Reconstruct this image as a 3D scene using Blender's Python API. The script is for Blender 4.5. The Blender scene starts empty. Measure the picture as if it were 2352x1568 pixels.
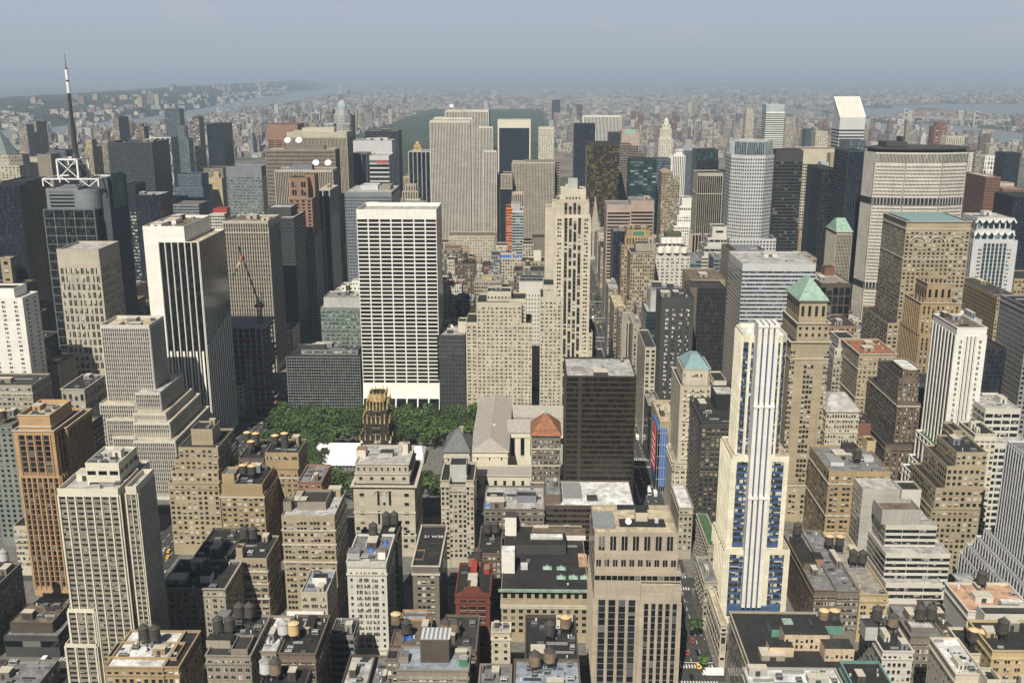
import bpy, bmesh, math, random
from mathutils import Vector
R = math.radians
SC = bpy.context.scene
C = SC.collection
rnd = random.Random(7)

# ------------------------------------------------------------------ camera
# focal length in units of a 2352 px wide frame, height over the street in metres
F, CX, CY, H = 2304.0, 1176.0, 784.0, 300.0
PIT, YAW = R(14.8), R(1.18)
cp, sp, ca, sa = math.cos(PIT), math.sin(PIT), math.cos(YAW), math.sin(YAW)
FW = (-sa * cp, ca * cp, -sp)
RT = (ca, sa, 0.0)
UP = (-sa * sp, ca * sp, cp)

def ray(x, y):
    a, b = (x - CX) / F, (CY - y) / F
    return tuple(FW[i] + a * RT[i] + b * UP[i] for i in range(3))

def zat(x, y, Y):
    d = ray(x, y)
    return H + d[2] * Y / d[1]

def xat(x, Y, z):
    c = (x - CX) / F
    return (c * (Y * ca * cp + (H - z) * sp) - Y * sa) / (ca + c * sa * cp)

def ground(x, y, z=0.0):
    d = ray(x, y)
    t = (z - H) / d[2]
    return (d[0] * t, d[1] * t)

def project(X, Y, Z):
    dx, dy, dz = X, Y, Z - H
    d = dx * FW[0] + dy * FW[1] + dz * FW[2]
    return CX + F * (dx * RT[0] + dy * RT[1]) / d, CY - F * (dx * UP[0] + dy * UP[1] + dz * UP[2]) / d

# ------------------------------------------------------------------ materials
MATS = {}

def new_mat(name):
    m = bpy.data.materials.new(name)
    m.use_nodes = True
    nt = m.node_tree
    b = nt.nodes['Principled BSDF']
    MATS[name] = m
    return m, nt, b

def N(nt, t, **kw):
    n = nt.nodes.new(t)
    for k, v in kw.items():
        setattr(n, k, v)
    return n

def L(nt, a, b):
    nt.links.new(a, b)

def rgba(c):
    return (c[0], c[1], c[2], 1.0)

def mixc(nt, fac, a, b):
    n = N(nt, 'ShaderNodeMix', data_type='RGBA')
    for i, v in ((0, fac), (6, a), (7, b)):
        if hasattr(v, 'links') or hasattr(v, 'is_linked'):
            L(nt, v, n.inputs[i])
        elif i == 0:
            n.inputs[0].default_value = v
        else:
            n.inputs[i].default_value = rgba(v)
    return n.outputs[2]

def wallmat(name, c, var=0.16, streak=0.12, rough=0.85, brick=0.0):
    """masonry or panel wall: weathered blotches, vertical streaks, fine grain"""
    m, nt, b = new_mat(name)
    g = N(nt, 'ShaderNodeNewGeometry')
    oi = N(nt, 'ShaderNodeObjectInfo')
    n1 = N(nt, 'ShaderNodeTexNoise'); n1.inputs['Scale'].default_value = 0.09
    n1.inputs['Detail'].default_value = 5.0
    L(nt, g.outputs['Position'], n1.inputs['Vector'])
    mp = N(nt, 'ShaderNodeMapping'); mp.inputs['Scale'].default_value = (0.8, 0.8, 0.03)
    L(nt, g.outputs['Position'], mp.inputs['Vector'])
    n2 = N(nt, 'ShaderNodeTexNoise'); n2.inputs['Scale'].default_value = 1.0
    n2.inputs['Detail'].default_value = 4.0
    L(nt, mp.outputs[0], n2.inputs['Vector'])
    dark = tuple(v * (1 - 1.2 * var) for v in c)
    lite = tuple(min(0.9, v * (1 + .6 * var)) for v in c)
    r1 = N(nt, 'ShaderNodeMapRange'); r1.inputs[1].default_value = 0.3; r1.inputs[2].default_value = 0.7
    L(nt, n1.outputs[0], r1.inputs[0])
    col = mixc(nt, r1.outputs[0], dark, lite)
    r2 = N(nt, 'ShaderNodeMapRange'); r2.inputs[1].default_value = 0.55; r2.inputs[2].default_value = 0.8
    r2.inputs[3].default_value = 0.0; r2.inputs[4].default_value = min(1.0, streak * 4)
    L(nt, n2.outputs[0], r2.inputs[0])
    col = mixc(nt, r2.outputs[0], col, tuple(v * 0.55 for v in c))
    # fine courses / joints seen as a slight grain
    n3 = N(nt, 'ShaderNodeTexNoise'); n3.inputs['Scale'].default_value = 1.6
    n3.inputs['Detail'].default_value = 2.0
    L(nt, g.outputs['Position'], n3.inputs['Vector'])
    r3 = N(nt, 'ShaderNodeMapRange'); r3.inputs[3].default_value = 0.86; r3.inputs[4].default_value = 1.12
    r3.inputs[1].default_value = 0.3; r3.inputs[2].default_value = 0.7
    L(nt, n3.outputs[0], r3.inputs[0])
    # floor to floor tone changes
    m4 = N(nt, 'ShaderNodeMapping'); m4.inputs['Scale'].default_value = (.03, .03, .42)
    L(nt, g.outputs['Position'], m4.inputs[0])
    n4 = N(nt, 'ShaderNodeTexNoise'); n4.inputs['Scale'].default_value = 1.0; n4.inputs['Detail'].default_value = 3
    L(nt, m4.outputs[0], n4.inputs['Vector'])
    r4_ = N(nt, 'ShaderNodeMapRange'); r4_.inputs[1].default_value = .3; r4_.inputs[2].default_value = .7
    r4_.inputs[3].default_value = 1 - var * .9; r4_.inputs[4].default_value = 1 + var * .6
    L(nt, n4.outputs[0], r4_.inputs[0])
    mm_ = N(nt, 'ShaderNodeMath', operation='MULTIPLY'); L(nt, r3.outputs[0], mm_.inputs[0]); L(nt, r4_.outputs[0], mm_.inputs[1])
    ro = N(nt, 'ShaderNodeMapRange'); ro.inputs[3].default_value = .92; ro.inputs[4].default_value = 1.05
    L(nt, oi.outputs['Random'], ro.inputs[0])
    m5 = N(nt, 'ShaderNodeMath', operation='MULTIPLY'); L(nt, mm_.outputs[0], m5.inputs[0]); L(nt, ro.outputs[0], m5.inputs[1])
    hs = N(nt, 'ShaderNodeHueSaturation')
    L(nt, m5.outputs[0], hs.inputs['Value'])
    L(nt, col, hs.inputs['Color'])
    L(nt, hs.outputs[0], b.inputs['Base Color'])
    b.inputs['Roughness'].default_value = rough
    return m

def winmat(name, dark, lite, plite, rough=0.12, mid=None):
    """window panes: each pane gets its own blind / dark glass"""
    m, nt, b = new_mat(name)
    g = N(nt, 'ShaderNodeNewGeometry')
    wn = N(nt, 'ShaderNodeTexWhiteNoise', noise_dimensions='3D')
    mp = N(nt, 'ShaderNodeMapping'); mp.inputs['Scale'].default_value = (0.55, 0.55, 0.31)
    mp.inputs['Location'].default_value = (0.137, 0.211, 0.073)
    L(nt, g.outputs['Position'], mp.inputs['Vector'])
    fl = N(nt, 'ShaderNodeVectorMath', operation='FLOOR')
    L(nt, mp.outputs[0], fl.inputs[0])
    oi = N(nt, 'ShaderNodeObjectInfo')
    ad = N(nt, 'ShaderNodeMath', operation='ADD')
    L(nt, g.outputs['Random Per Island'], ad.inputs[0])
    L(nt, oi.outputs['Random'], ad.inputs[1])
    cx = N(nt, 'ShaderNodeCombineXYZ')
    for i in range(3):
        L(nt, ad.outputs[0], cx.inputs[i])
    av = N(nt, 'ShaderNodeVectorMath', operation='ADD')
    L(nt, cx.outputs[0], av.inputs[0])
    if name.startswith('band') or name.startswith('cw'):
        L(nt, fl.outputs[0], av.inputs[1])
    L(nt, av.outputs[0], wn.inputs['Vector'])
    # most panes dark glass, some with a blind drawn part of the way down
    cr = N(nt, 'ShaderNodeValToRGB')
    cr.color_ramp.interpolation = 'CONSTANT'
    e = cr.color_ramp.elements
    e[0].position = 0; e[0].color = rgba(dark)
    e[1].position = .6; e[1].color = rgba(mid or tuple(v * 1.7 + 0.006 for v in dark))
    sp_ = N(nt, 'ShaderNodeSeparateColor'); L(nt, wn.outputs['Color'], sp_.inputs[0])
    L(nt, sp_.outputs[1], cr.inputs[0])
    if name.startswith('cw'):
        k = cr.color_ramp.elements.new(.93); k.color = rgba(lite)
        L(nt, cr.outputs[0], b.inputs['Base Color']); b.inputs['Roughness'].default_value = rough; b.inputs['IOR'].default_value = 1.45
        return m
    c2 = N(nt, 'ShaderNodeValToRGB'); c2.color_ramp.interpolation = 'CONSTANT'
    e = c2.color_ramp.elements
    e[0].position = 0; e[0].color = rgba(lite); e[1].position = .55; e[1].color = rgba(tuple(v * .68 for v in lite))
    L(nt, sp_.outputs[1], c2.inputs[0])
    lt = N(nt, 'ShaderNodeMath', operation='LESS_THAN'); lt.inputs[1].default_value = plite; L(nt, sp_.outputs[0], lt.inputs[0])
    uv = N(nt, 'ShaderNodeTexCoord'); su = N(nt, 'ShaderNodeSeparateXYZ'); L(nt, uv.outputs['UV'], su.inputs[0])
    rb = N(nt, 'ShaderNodeMapRange'); rb.inputs[3].default_value = -.25; rb.inputs[4].default_value = .72; L(nt, sp_.outputs[2], rb.inputs[0])
    gt = N(nt, 'ShaderNodeMath', operation='GREATER_THAN'); L(nt, su.outputs['Y'], gt.inputs[0]); L(nt, rb.outputs[0], gt.inputs[1])
    mu = N(nt, 'ShaderNodeMath', operation='MULTIPLY'); L(nt, lt.outputs[0], mu.inputs[0]); L(nt, gt.outputs[0], mu.inputs[1])
    L(nt, mixc(nt, mu.outputs[0], cr.outputs[0], c2.outputs[0]), b.inputs['Base Color'])
    b.inputs['Roughness'].default_value = rough
    b.inputs['IOR'].default_value = 1.4
    return m

def flat(name, c, rough=0.6, metal=0.0, var=0.0):
    m, nt, b = new_mat(name)
    b.inputs['Roughness'].default_value = rough
    b.inputs['Metallic'].default_value = metal
    n1 = N(nt, 'ShaderNodeTexNoise'); n1.inputs['Scale'].default_value = 0.35
    n1.inputs['Detail'].default_value = 6.0
    g = N(nt, 'ShaderNodeNewGeometry')
    L(nt, g.outputs['Position'], n1.inputs['Vector'])
    r1 = N(nt, 'ShaderNodeMapRange'); r1.inputs[1].default_value = 0.3; r1.inputs[2].default_value = 0.7
    L(nt, n1.outputs[0], r1.inputs[0])
    v = var or 0.12
    col = mixc(nt, r1.outputs[0], tuple(x * (1 - v) for x in c), tuple(min(0.92, x * (1 + v)) for x in c))
    L(nt, col, b.inputs['Base Color'])
    return m

def roofmat(name, c):
    """felt and gravel roofs: patched sheets, ponding stains, grit"""
    m, nt, b = new_mat(name)
    g = N(nt, 'ShaderNodeNewGeometry')
    vo = N(nt, 'ShaderNodeTexVoronoi'); vo.inputs['Scale'].default_value = .16; vo.distance = 'CHEBYCHEV'
    L(nt, g.outputs['Position'], vo.inputs['Vector'])
    sc = N(nt, 'ShaderNodeSeparateColor'); L(nt, vo.outputs['Color'], sc.inputs[0])
    n1 = N(nt, 'ShaderNodeTexNoise'); n1.inputs['Scale'].default_value = .22; n1.inputs['Detail'].default_value = 7; n1.inputs['Roughness'].default_value = .65
    L(nt, g.outputs['Position'], n1.inputs['Vector'])
    r1 = N(nt, 'ShaderNodeMapRange'); r1.inputs[1].default_value = .38; r1.inputs[2].default_value = .62
    L(nt, n1.outputs[0], r1.inputs[0])
    col = mixc(nt, r1.outputs[0], tuple(x * .62 for x in c), tuple(min(.85, x * 1.12) for x in c))
    r2 = N(nt, 'ShaderNodeMapRange'); r2.inputs[3].default_value = .78; r2.inputs[4].default_value = 1.18
    L(nt, sc.outputs[0], r2.inputs[0])
    hs = N(nt, 'ShaderNodeHueSaturation'); L(nt, r2.outputs[0], hs.inputs['Value']); L(nt, col, hs.inputs['Color'])
    L(nt, hs.outputs[0], b.inputs['Base Color'])
    b.inputs['Roughness'].default_value = .9
    return m

W = {  # wall colours
    'white': (.80, .78, .73), 'travertine': (.84, .81, .75), 'offwhite': (.58, .56, .51), 'cream': (.56, .505, .40), 'ivory': (.64, .60, .49),
    'beige': (.44, .39, .30), 'limestone': (.47, .425, .345), 'palestone': (.60, .565, .50), 'sand': (.375, .31, .21), 'tan': (.33, .27, .18),
    'ochre': (.37, .275, .155), 'brown': (.155, .118, .088), 'umber': (.085, .068, .054), 'greybrown': (.195, .170, .143),
    'taupe': (.265, .232, .190), 'grey': (.27, .27, .267), 'palegrey': (.46, .46, .445), 'silver': (.55, .56, .57), 'steel': (.21, .225, .25),
    'charcoal': (.055, .055, .057), 'black': (.018, .018, .019), 'bronze': (.036, .030, .022), 'red': (.18, .052, .036),
    'brick': (.20, .095, .064), 'orange': (.45, .295, .155), 'pink': (.44, .335, .28), 'rose': (.42, .28, .22), 'granitepink': (.42, .355, .28), 'sunyellow': (.72, .675, .54), 'terracotta': (.29, .17, .115),
    'bluegrey': (.12, .15, .19), 'navy': (.014, .020, .035), 'slate': (.060, .076, .095), 'greenblack': (.016, .028, .027),
    'teal': (.05, .11, .115), 'yellow': (.50, .395, .23), 'peach': (.62, .49, .35), 'stone': (.36, .325, .265), 'concrete': (.40, .385, .355),
    'greygreen': (.19, .22, .205), 'mist': (.40, .46, .47),
}
for k, c in W.items():
    v = 0.06 if k in ('white', 'travertine', 'offwhite', 'silver', 'ivory') else 0.12
    wallmat(k, c, var=v, streak=0.07 if v < .1 else 0.15)

winmat('win', (.014, .016, .017), (.52, .50, .42), .40)
winmat('wdark', (.008, .010, .011), (.16, .165, .155), .10)
winmat('wlit', (.02, .022, .022), (.66, .64, .56), .62)
winmat('wblue', (.012, .018, .032), (.16, .20, .26), .18)
winmat('wblack', (.006, .007, .008), (.03, .032, .034), .15)
winmat('wnavy', (.008, .013, .024), (.06, .08, .11), .25)
winmat('wteal', (.012, .035, .04), (.20, .30, .29), .25)
winmat('wbronze', (.012, .010, .008), (.055, .05, .038), .3)
winmat('wamber', (.016, .013, .008), (.15, .115, .045), .42)
winmat('wsky', (.05, .07, .085), (.30, .36, .38), .4)
winmat('wwarm', (.02, .018, .014), (.34, .28, .16), .35)
winmat('band', (.012, .014, .016), (.30, .30, .26), .18)
winmat('bandlit', (.03, .034, .034), (.52, .52, .44), .42)
winmat('bandblue', (.016, .024, .038), (.20, .25, .30), .3)
winmat('bandgreen', (.05, .075, .065), (.34, .42, .36), .42)
for k_, d_, l_ in (('wdark', (.009, .011, .012), (.05, .052, .05)), ('wblack', (.006, .007, .008), (.02, .021, .022)), ('wnavy', (.009, .013, .022), (.04, .05, .065)), ('wteal', (.012, .03, .034), (.09, .14, .14)),
                   ('wbronze', (.010, .009, .007), (.035, .03, .022)), ('wsky', (.05, .07, .085), (.20, .25, .28)), ('wblue', (.02, .035, .07), (.08, .11, .17)), ('win', (.012, .013, .014), (.06, .058, .05))):
    winmat('cw' + k_, d_, l_, .1)
flat('spandrelblue', (.060, .105, .22), .35)
for k, c in {'tar': (.024, .0235, .023), 'darkroof': (.043, .041, .038), 'greyroof': (.20, .20, .21), 'paleroof': (.42, .41, .40),
             'whiteroof': (.66, .66, .66), 'brownroof': (.16, .125, .09), 'creamroof': (.50, .43, .30), 'pinkroof': (.52, .33, .22),
             'gravel': (.30, .275, .235), 'blueroof': (.28, .32, .38)}.items():
    roofmat(k, c)
flat('copper', (.25, .37, .305), .7, 0, .25)
flat('conegrey', (.13, .165, .165), .6, 0, .2)
flat('copperdark', (.16, .27, .24), .7, 0, .2)
flat('bluecopper', (.20, .31, .33), .6, 0, .1)
flat('slateroof', (.13, .135, .145), .75, 0, .2)
flat('zinc', (.36, .33, .30), .55, 0, .12)
flat('redtile', (.27, .115, .06), .85, 0, .3)
flat('greenroof', (.06, .12, .05), .8, 0, .3)
flat('gold', (.62, .47, .22), .45, 0.3, .4)
flat('whitesteel', (.78, .78, .77), .5)
flat('greysteel', (.30, .31, .32), .5, .2)
flat('darksteel', (.055, .055, .058), .5, .2)
flat('mullion', (.17, .18, .19), .45)
flat('mullionpale', (.36, .37, .37), .45)
flat('mullionbronze', (.050, .041, .030), .45)
flat('clothpale', (.55, .53, .50), .8)
flat('clothdark', (.05, .05, .07), .8)
flat('stoneled', (.50, .46, .385), .85)
flat('tanktop', (.62, .46, .25), .85, 0, .12)
flat('tankdark', (.060, .055, .05), .85, 0, .25)
flat('tankwood', (.21, .155, .10), .9, 0, .25)
flat('tanktan', (.60, .43, .22), .85, 0, .15)
flat('bluetarp', (.05, .16, .52), .55)
flat('brightblue', (.05, .14, .38), .6)
flat('redpaint', (.36, .055, .04), .5)
flat('redtext', (.80, .07, .08), .5)
flat('whitepaint', (.82, .82, .80), .5)
flat('orangepaint', (.72, .19, .05), .55)
flat('yellowpaint', (.85, .50, .03), .35)
flat('blackpaint', (.012, .012, .014), .3)
flat('silverpaint', (.45, .46, .48), .3)
flat('bluepaint', (.03, .06, .20), .3)
flat('darkglass', (.012, .014, .016), .08)
flat('tyre', (.015, .015, .015), .85)
flat('tent', (.86, .87, .88), .7, 0, .03)
flat('trunkmat', (.10, .075, .05), .9)
flat('greensign', (.03, .12, .075), .5)
flat('greenpaint', (.06, .20, .11), .6)
flat('tealpaint', (.12, .26, .22), .7)
flat('redmesh', (.26, .07, .04), .8)
flat('skin', (.45, .28, .20), .7)

def leafmat(name, c1, c2, c3):
    m, nt, b = new_mat(name)
    g = N(nt, 'ShaderNodeNewGeometry')
    cr = N(nt, 'ShaderNodeValToRGB')
    e = cr.color_ramp.elements
    e[0].color = rgba(c1); e[1].color = rgba(c3)
    k = e.new(.5); k.color = rgba(c2)
    L(nt, g.outputs['Random Per Island'], cr.inputs[0])
    oi = N(nt, 'ShaderNodeObjectInfo')
    r = N(nt, 'ShaderNodeMapRange'); r.inputs[3].default_value = .5; r.inputs[4].default_value = 1.35
    L(nt, oi.outputs['Random'], r.inputs[0])
    hs = N(nt, 'ShaderNodeHueSaturation')
    L(nt, r.outputs[0], hs.inputs['Value'])
    L(nt, cr.outputs[0], hs.inputs['Color'])
    L(nt, hs.outputs[0], b.inputs['Base Color'])
    b.inputs['Roughness'].default_value = .8
    return m
leafmat('leaf', (.030, .058, .012), (.046, .085, .018), (.075, .125, .028))
leafmat('leafbright', (.045, .085, .016), (.07, .13, .025), (.10, .17, .035))

# ------------------------------------------------------------------ mesh builder
class MB:
    def __init__(s):
        s.v, s.f, s.m = [], [], []

    def quad(s, a, b, c, d, m=0):
        n = len(s.v)
        s.v += [a, b, c, d]
        s.f.append((n, n + 1, n + 2, n + 3)); s.m.append(m)

    def poly(s, pts, m=0):
        n = len(s.v)
        s.v += list(pts)
        s.f.append(tuple(range(n, n + len(pts)))); s.m.append(m)

    def box(s, x0, x1, y0, y1, z0, z1, m=0, bottom=True, top=True):
        n = len(s.v)
        s.v += [(x0, y0, z0), (x1, y0, z0), (x1, y1, z0), (x0, y1, z0), (x0, y0, z1), (x1, y0, z1), (x1, y1, z1), (x0, y1, z1)]
        fs = [(0, 1, 5, 4), (1, 2, 6, 5), (2, 3, 7, 6), (3, 0, 4, 7)]
        if top: fs.append((4, 5, 6, 7))
        if bottom: fs.append((3, 2, 1, 0))
        for f in fs:
            s.f.append(tuple(n + i for i in f)); s.m.append(m)

    def prism(s, pts, z0, z1, m=0, top=True, tm=None):
        n, k = len(s.v), len(pts)
        s.v += [(p[0], p[1], z0) for p in pts] + [(p[0], p[1], z1) for p in pts]
        for i in range(k):
            j = (i + 1) % k
            s.f.append((n + i, n + j, n + k + j, n + k + i)); s.m.append(m)
        if top:
            s.f.append(tuple(n + k + i for i in range(k))); s.m.append(m if tm is None else tm)

    def frustum(s, p0, z0, p1, z1, m=0, top=True):
        n, k = len(s.v), len(p0)
        s.v += [(p[0], p[1], z0) for p in p0] + [(p[0], p[1], z1) for p in p1]
        for i in range(k):
            j = (i + 1) % k
            s.f.append((n + i, n + j, n + k + j, n + k + i)); s.m.append(m)
        if top:
            s.f.append(tuple(n + k + i for i in range(k))); s.m.append(m)

    def cyl(s, x, y, z0, z1, r0, r1=None, n=12, m=0, top=True):
        r1 = r0 if r1 is None else r1
        a = [(math.cos(2 * math.pi * i / n), math.sin(2 * math.pi * i / n)) for i in range(n)]
        s.frustum([(x + r0 * c, y + r0 * q) for c, q in a], z0, [(x + r1 * c, y + r1 * q) for c, q in a], z1, m, top)

    def tube(s, a, b, r, n=4, m=0, r1=None):
        a, b = Vector(a), Vector(b)
        d = (b - a).normalized()
        t = Vector((0, 0, 1)) if abs(d.z) < .9 else Vector((1, 0, 0))
        u = d.cross(t).normalized(); w = d.cross(u)
        k = len(s.v)
        r1 = r if r1 is None else r1
        for p, q in ((a, r), (b, r1)):
            for i in range(n):
                t2 = 2 * math.pi * (i + .5) / n
                s.v.append(tuple(p + u * (q * math.cos(t2)) + w * (q * math.sin(t2))))
        for i in range(n):
            j = (i + 1) % n
            s.f.append((k + i, k + j, k + n + j, k + n + i)); s.m.append(m)
        s.f.append(tuple(k + n + i for i in range(n))); s.m.append(m)
        s.f.append(tuple(k + n - 1 - i for i in range(n))); s.m.append(m)

    def sphere(s, x, y, z, r, rz=None, n=10, k=6, m=0, half=False):
        rz = rz or r
        n0 = len(s.v)
        lo = 0 if half else -k
        rows = list(range(lo, k + 1)) if half else list(range(-k // 1, k + 1, 2))
        ks = [(-90 + 180 * i / k) for i in range(k + 1)] if not half else [90 * i / k for i in range(k + 1)]
        for a in ks:
            for i in range(n):
                t = 2 * math.pi * i / n
                s.v.append((x + r * math.cos(R(a)) * math.cos(t), y + r * math.cos(R(a)) * math.sin(t), z + rz * math.sin(R(a))))
        for q in range(k):
            for i in range(n):
                j = (i + 1) % n
                s.f.append((n0 + q * n + i, n0 + q * n + j, n0 + q * n + n + j, n0 + q * n + n + i)); s.m.append(m)

    def shift(s, o):
        s.v = [(a - o[0], b - o[1], c - o[2]) for a, b, c in s.v]
        return s

    def mesh(s, name, mats):
        me = bpy.data.meshes.new(name)
        me.from_pydata(s.v, [], s.f)
        if name.startswith('window'):
            uv = me.uv_layers.new(name='pane')
            uv.data.foreach_set('uv', [0, 0, 1, 0, 1, 1, 0, 1] * len(s.f))
        for m in mats:
            me.materials.append(MATS[m] if isinstance(m, str) else m)
        if len(mats) > 1:
            me.polygons.foreach_set('material_index', s.m)
        me.update()
        return me

    def build(s, name, mats, parent=None, org=None):
        """link the collected geometry as ONE mesh object; org: world origin of the parent"""
        if not s.f:
            return None
        if isinstance(mats, str):
            mats = [mats]
        if org is not None:
            s.shift(org)
        o = bpy.data.objects.new(name, s.mesh(name, mats))
        o.parent = parent
        C.objects.link(o)
        return o

def tag(o, label=None, cat=None, group=None, kind=None):
    if label: o['label'] = label
    if cat: o['category'] = cat
    if group: o['group'] = group
    if kind: o['kind'] = kind
    return o

def empty(name, loc, label, cat, group=None):
    o = bpy.data.objects.new(name, None)
    o.empty_display_size = 1
    o.location = loc
    C.objects.link(o)
    return tag(o, label, cat, group)

def copy_thing(src, loc, rz=0, label=None, group=None, scale=None):
    r = src.copy(); C.objects.link(r); r.location = loc
    r.rotation_euler = (0, 0, rz)
    if scale: r.scale = scale
    if label: r['label'] = label
    if group: r['group'] = group
    for ch in src.children:
        c = ch.copy(); C.objects.link(c); c.parent = r
        for g in ch.children:
            d = g.copy(); C.objects.link(d); d.parent = c
    return r
# ------------------------------------------------------------------ facade styles
def G(nc, fp, wf=.5, hf=.5, k=1, win='win', mt=2.0, mb=5.0, ms=0.0, every=None):
    return dict(t='G', nc=nc, fp=fp, wf=wf, hf=hf, k=k, win=win, mt=mt, mb=mb, ms=ms)
def RB(fp, hf=.5, nd=1, wf=.96, win='band', mt=2.0, mb=4.0, ms=0.0):
    return dict(t='R', nc=nd, fp=fp, hf=hf, wf=wf, win=win, mt=mt, mb=mb, ms=ms)
def VS(nc, wf=.5, fp=0, win='wdark', fin=.5, mt=2.0, mb=6.0, ms=0.0, sp=None, hf=.4):
    return dict(t='V', nc=nc, wf=wf, fp=fp, win=win, fin=fin, mt=mt, mb=mb, ms=ms, sp=sp, hf=hf)
def CW(nc, fp, win='wdark', mul='mullion', mt=0.6, mb=0.0, ms=0.3, tv=.18, th=.28):
    return dict(t='C', nc=nc, fp=fp, win=win, mul=mul, mt=mt, mb=mb, ms=ms, tv=tv, th=th)

class Tier:
    pass

def T(xl, xr, yt, dep=30, S=None, dy=0.0, z0=0.0, E='same', Wt='same', wall=None, roof=None, par=1.1, cor=0.0, led=(), yb=None, clut=0, cut=None):
    t = Tier()
    t.__dict__.update(locals())
    del t.__dict__['t']
    return t

_unit = {}
def unit_pane(win, sill):
    k = (win, sill)
    if k not in _unit:
        m = MB()
        f = -.09
        m.quad((0, f, 0), (1, f, 0), (1, f, 1), (0, f, 1), 0)
        m.quad((0, 0, 1), (0, f, 1), (1, f, 1), (1, 0, 1), 1)
        m.quad((0, 0, 0), (0, f, 0), (0, f, 1), (0, 0, 1), 1)
        m.quad((1, f, 0), (1, 0, 0), (1, 0, 1), (1, f, 1), 1)
        if sill:
            m.box(-.04, 1.04, -.32, 0, -.07, .0, 1)
        _unit[k] = m.mesh('window_pane', [win, sill or 'darksteel'])
    return _unit[k]

def unit_box(name, mat, kind):
    k = (name, mat, kind)
    if k not in _unit:
        m = MB()
        mats = [mat]
        if kind == 'bulkhead':
            m.box(-.5, .5, -.5, .5, 0, .97, 0, bottom=False)
            m.box(-.52, .52, -.52, .52, .97, 1, 1)
            m.box(-.15, .12, -.512, -.5, 0, .7, 2)
            mats = [mat, 'stoneled', 'darksteel']
        elif kind == 'unit':
            m.box(-.5, .5, -.5, .5, .15, 1, 0)
            for sx in (-.42, .36):
                for sy in (-.42, .36):
                    m.box(sx, sx + .06, sy, sy + .06, 0, .15, 1)
            for sx in (-.25, .25):
                m.cyl(sx, 0, 1, 1.06, .2, n=8, m=1)
            m.box(-.45, .45, -.515, -.5, .3, .9, 1)
            mats = [mat, 'darksteel']
        elif kind == 'pipe':
            m.cyl(0, 0, 0, .85, .5, n=8, m=0)
            m.cyl(0, 0, .85, 1, .75, .55, n=8, m=0)
        elif kind == 'skylight':
            m.frustum([(-.5, -.5), (.5, -.5), (.5, .5), (-.5, .5)], 0, [(-.5, -.05), (.5, -.05), (.5, .05), (-.5, .05)], 1, 0)
        elif kind == 'duct':
            m.box(-.5, .5, -.5, .5, .2, 1, 0)
            for sx in (-.4, 0, .35):
                m.box(sx, sx + .05, -.4, .4, 0, .2, 0)
        _unit[k] = m.mesh(name, mats)
    return _unit[k]

def put(mesh, name, parent, org, x, y, z, sx, sy, sz, rz=0):
    o = bpy.data.objects.new(name, mesh)
    o.parent = parent
    o.location = (x - org[0], y - org[1], z - org[2])
    o.scale = (sx, sy, sz)
    o.rotation_euler = (0, 0, rz)
    C.objects.link(o)
    return o

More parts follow.
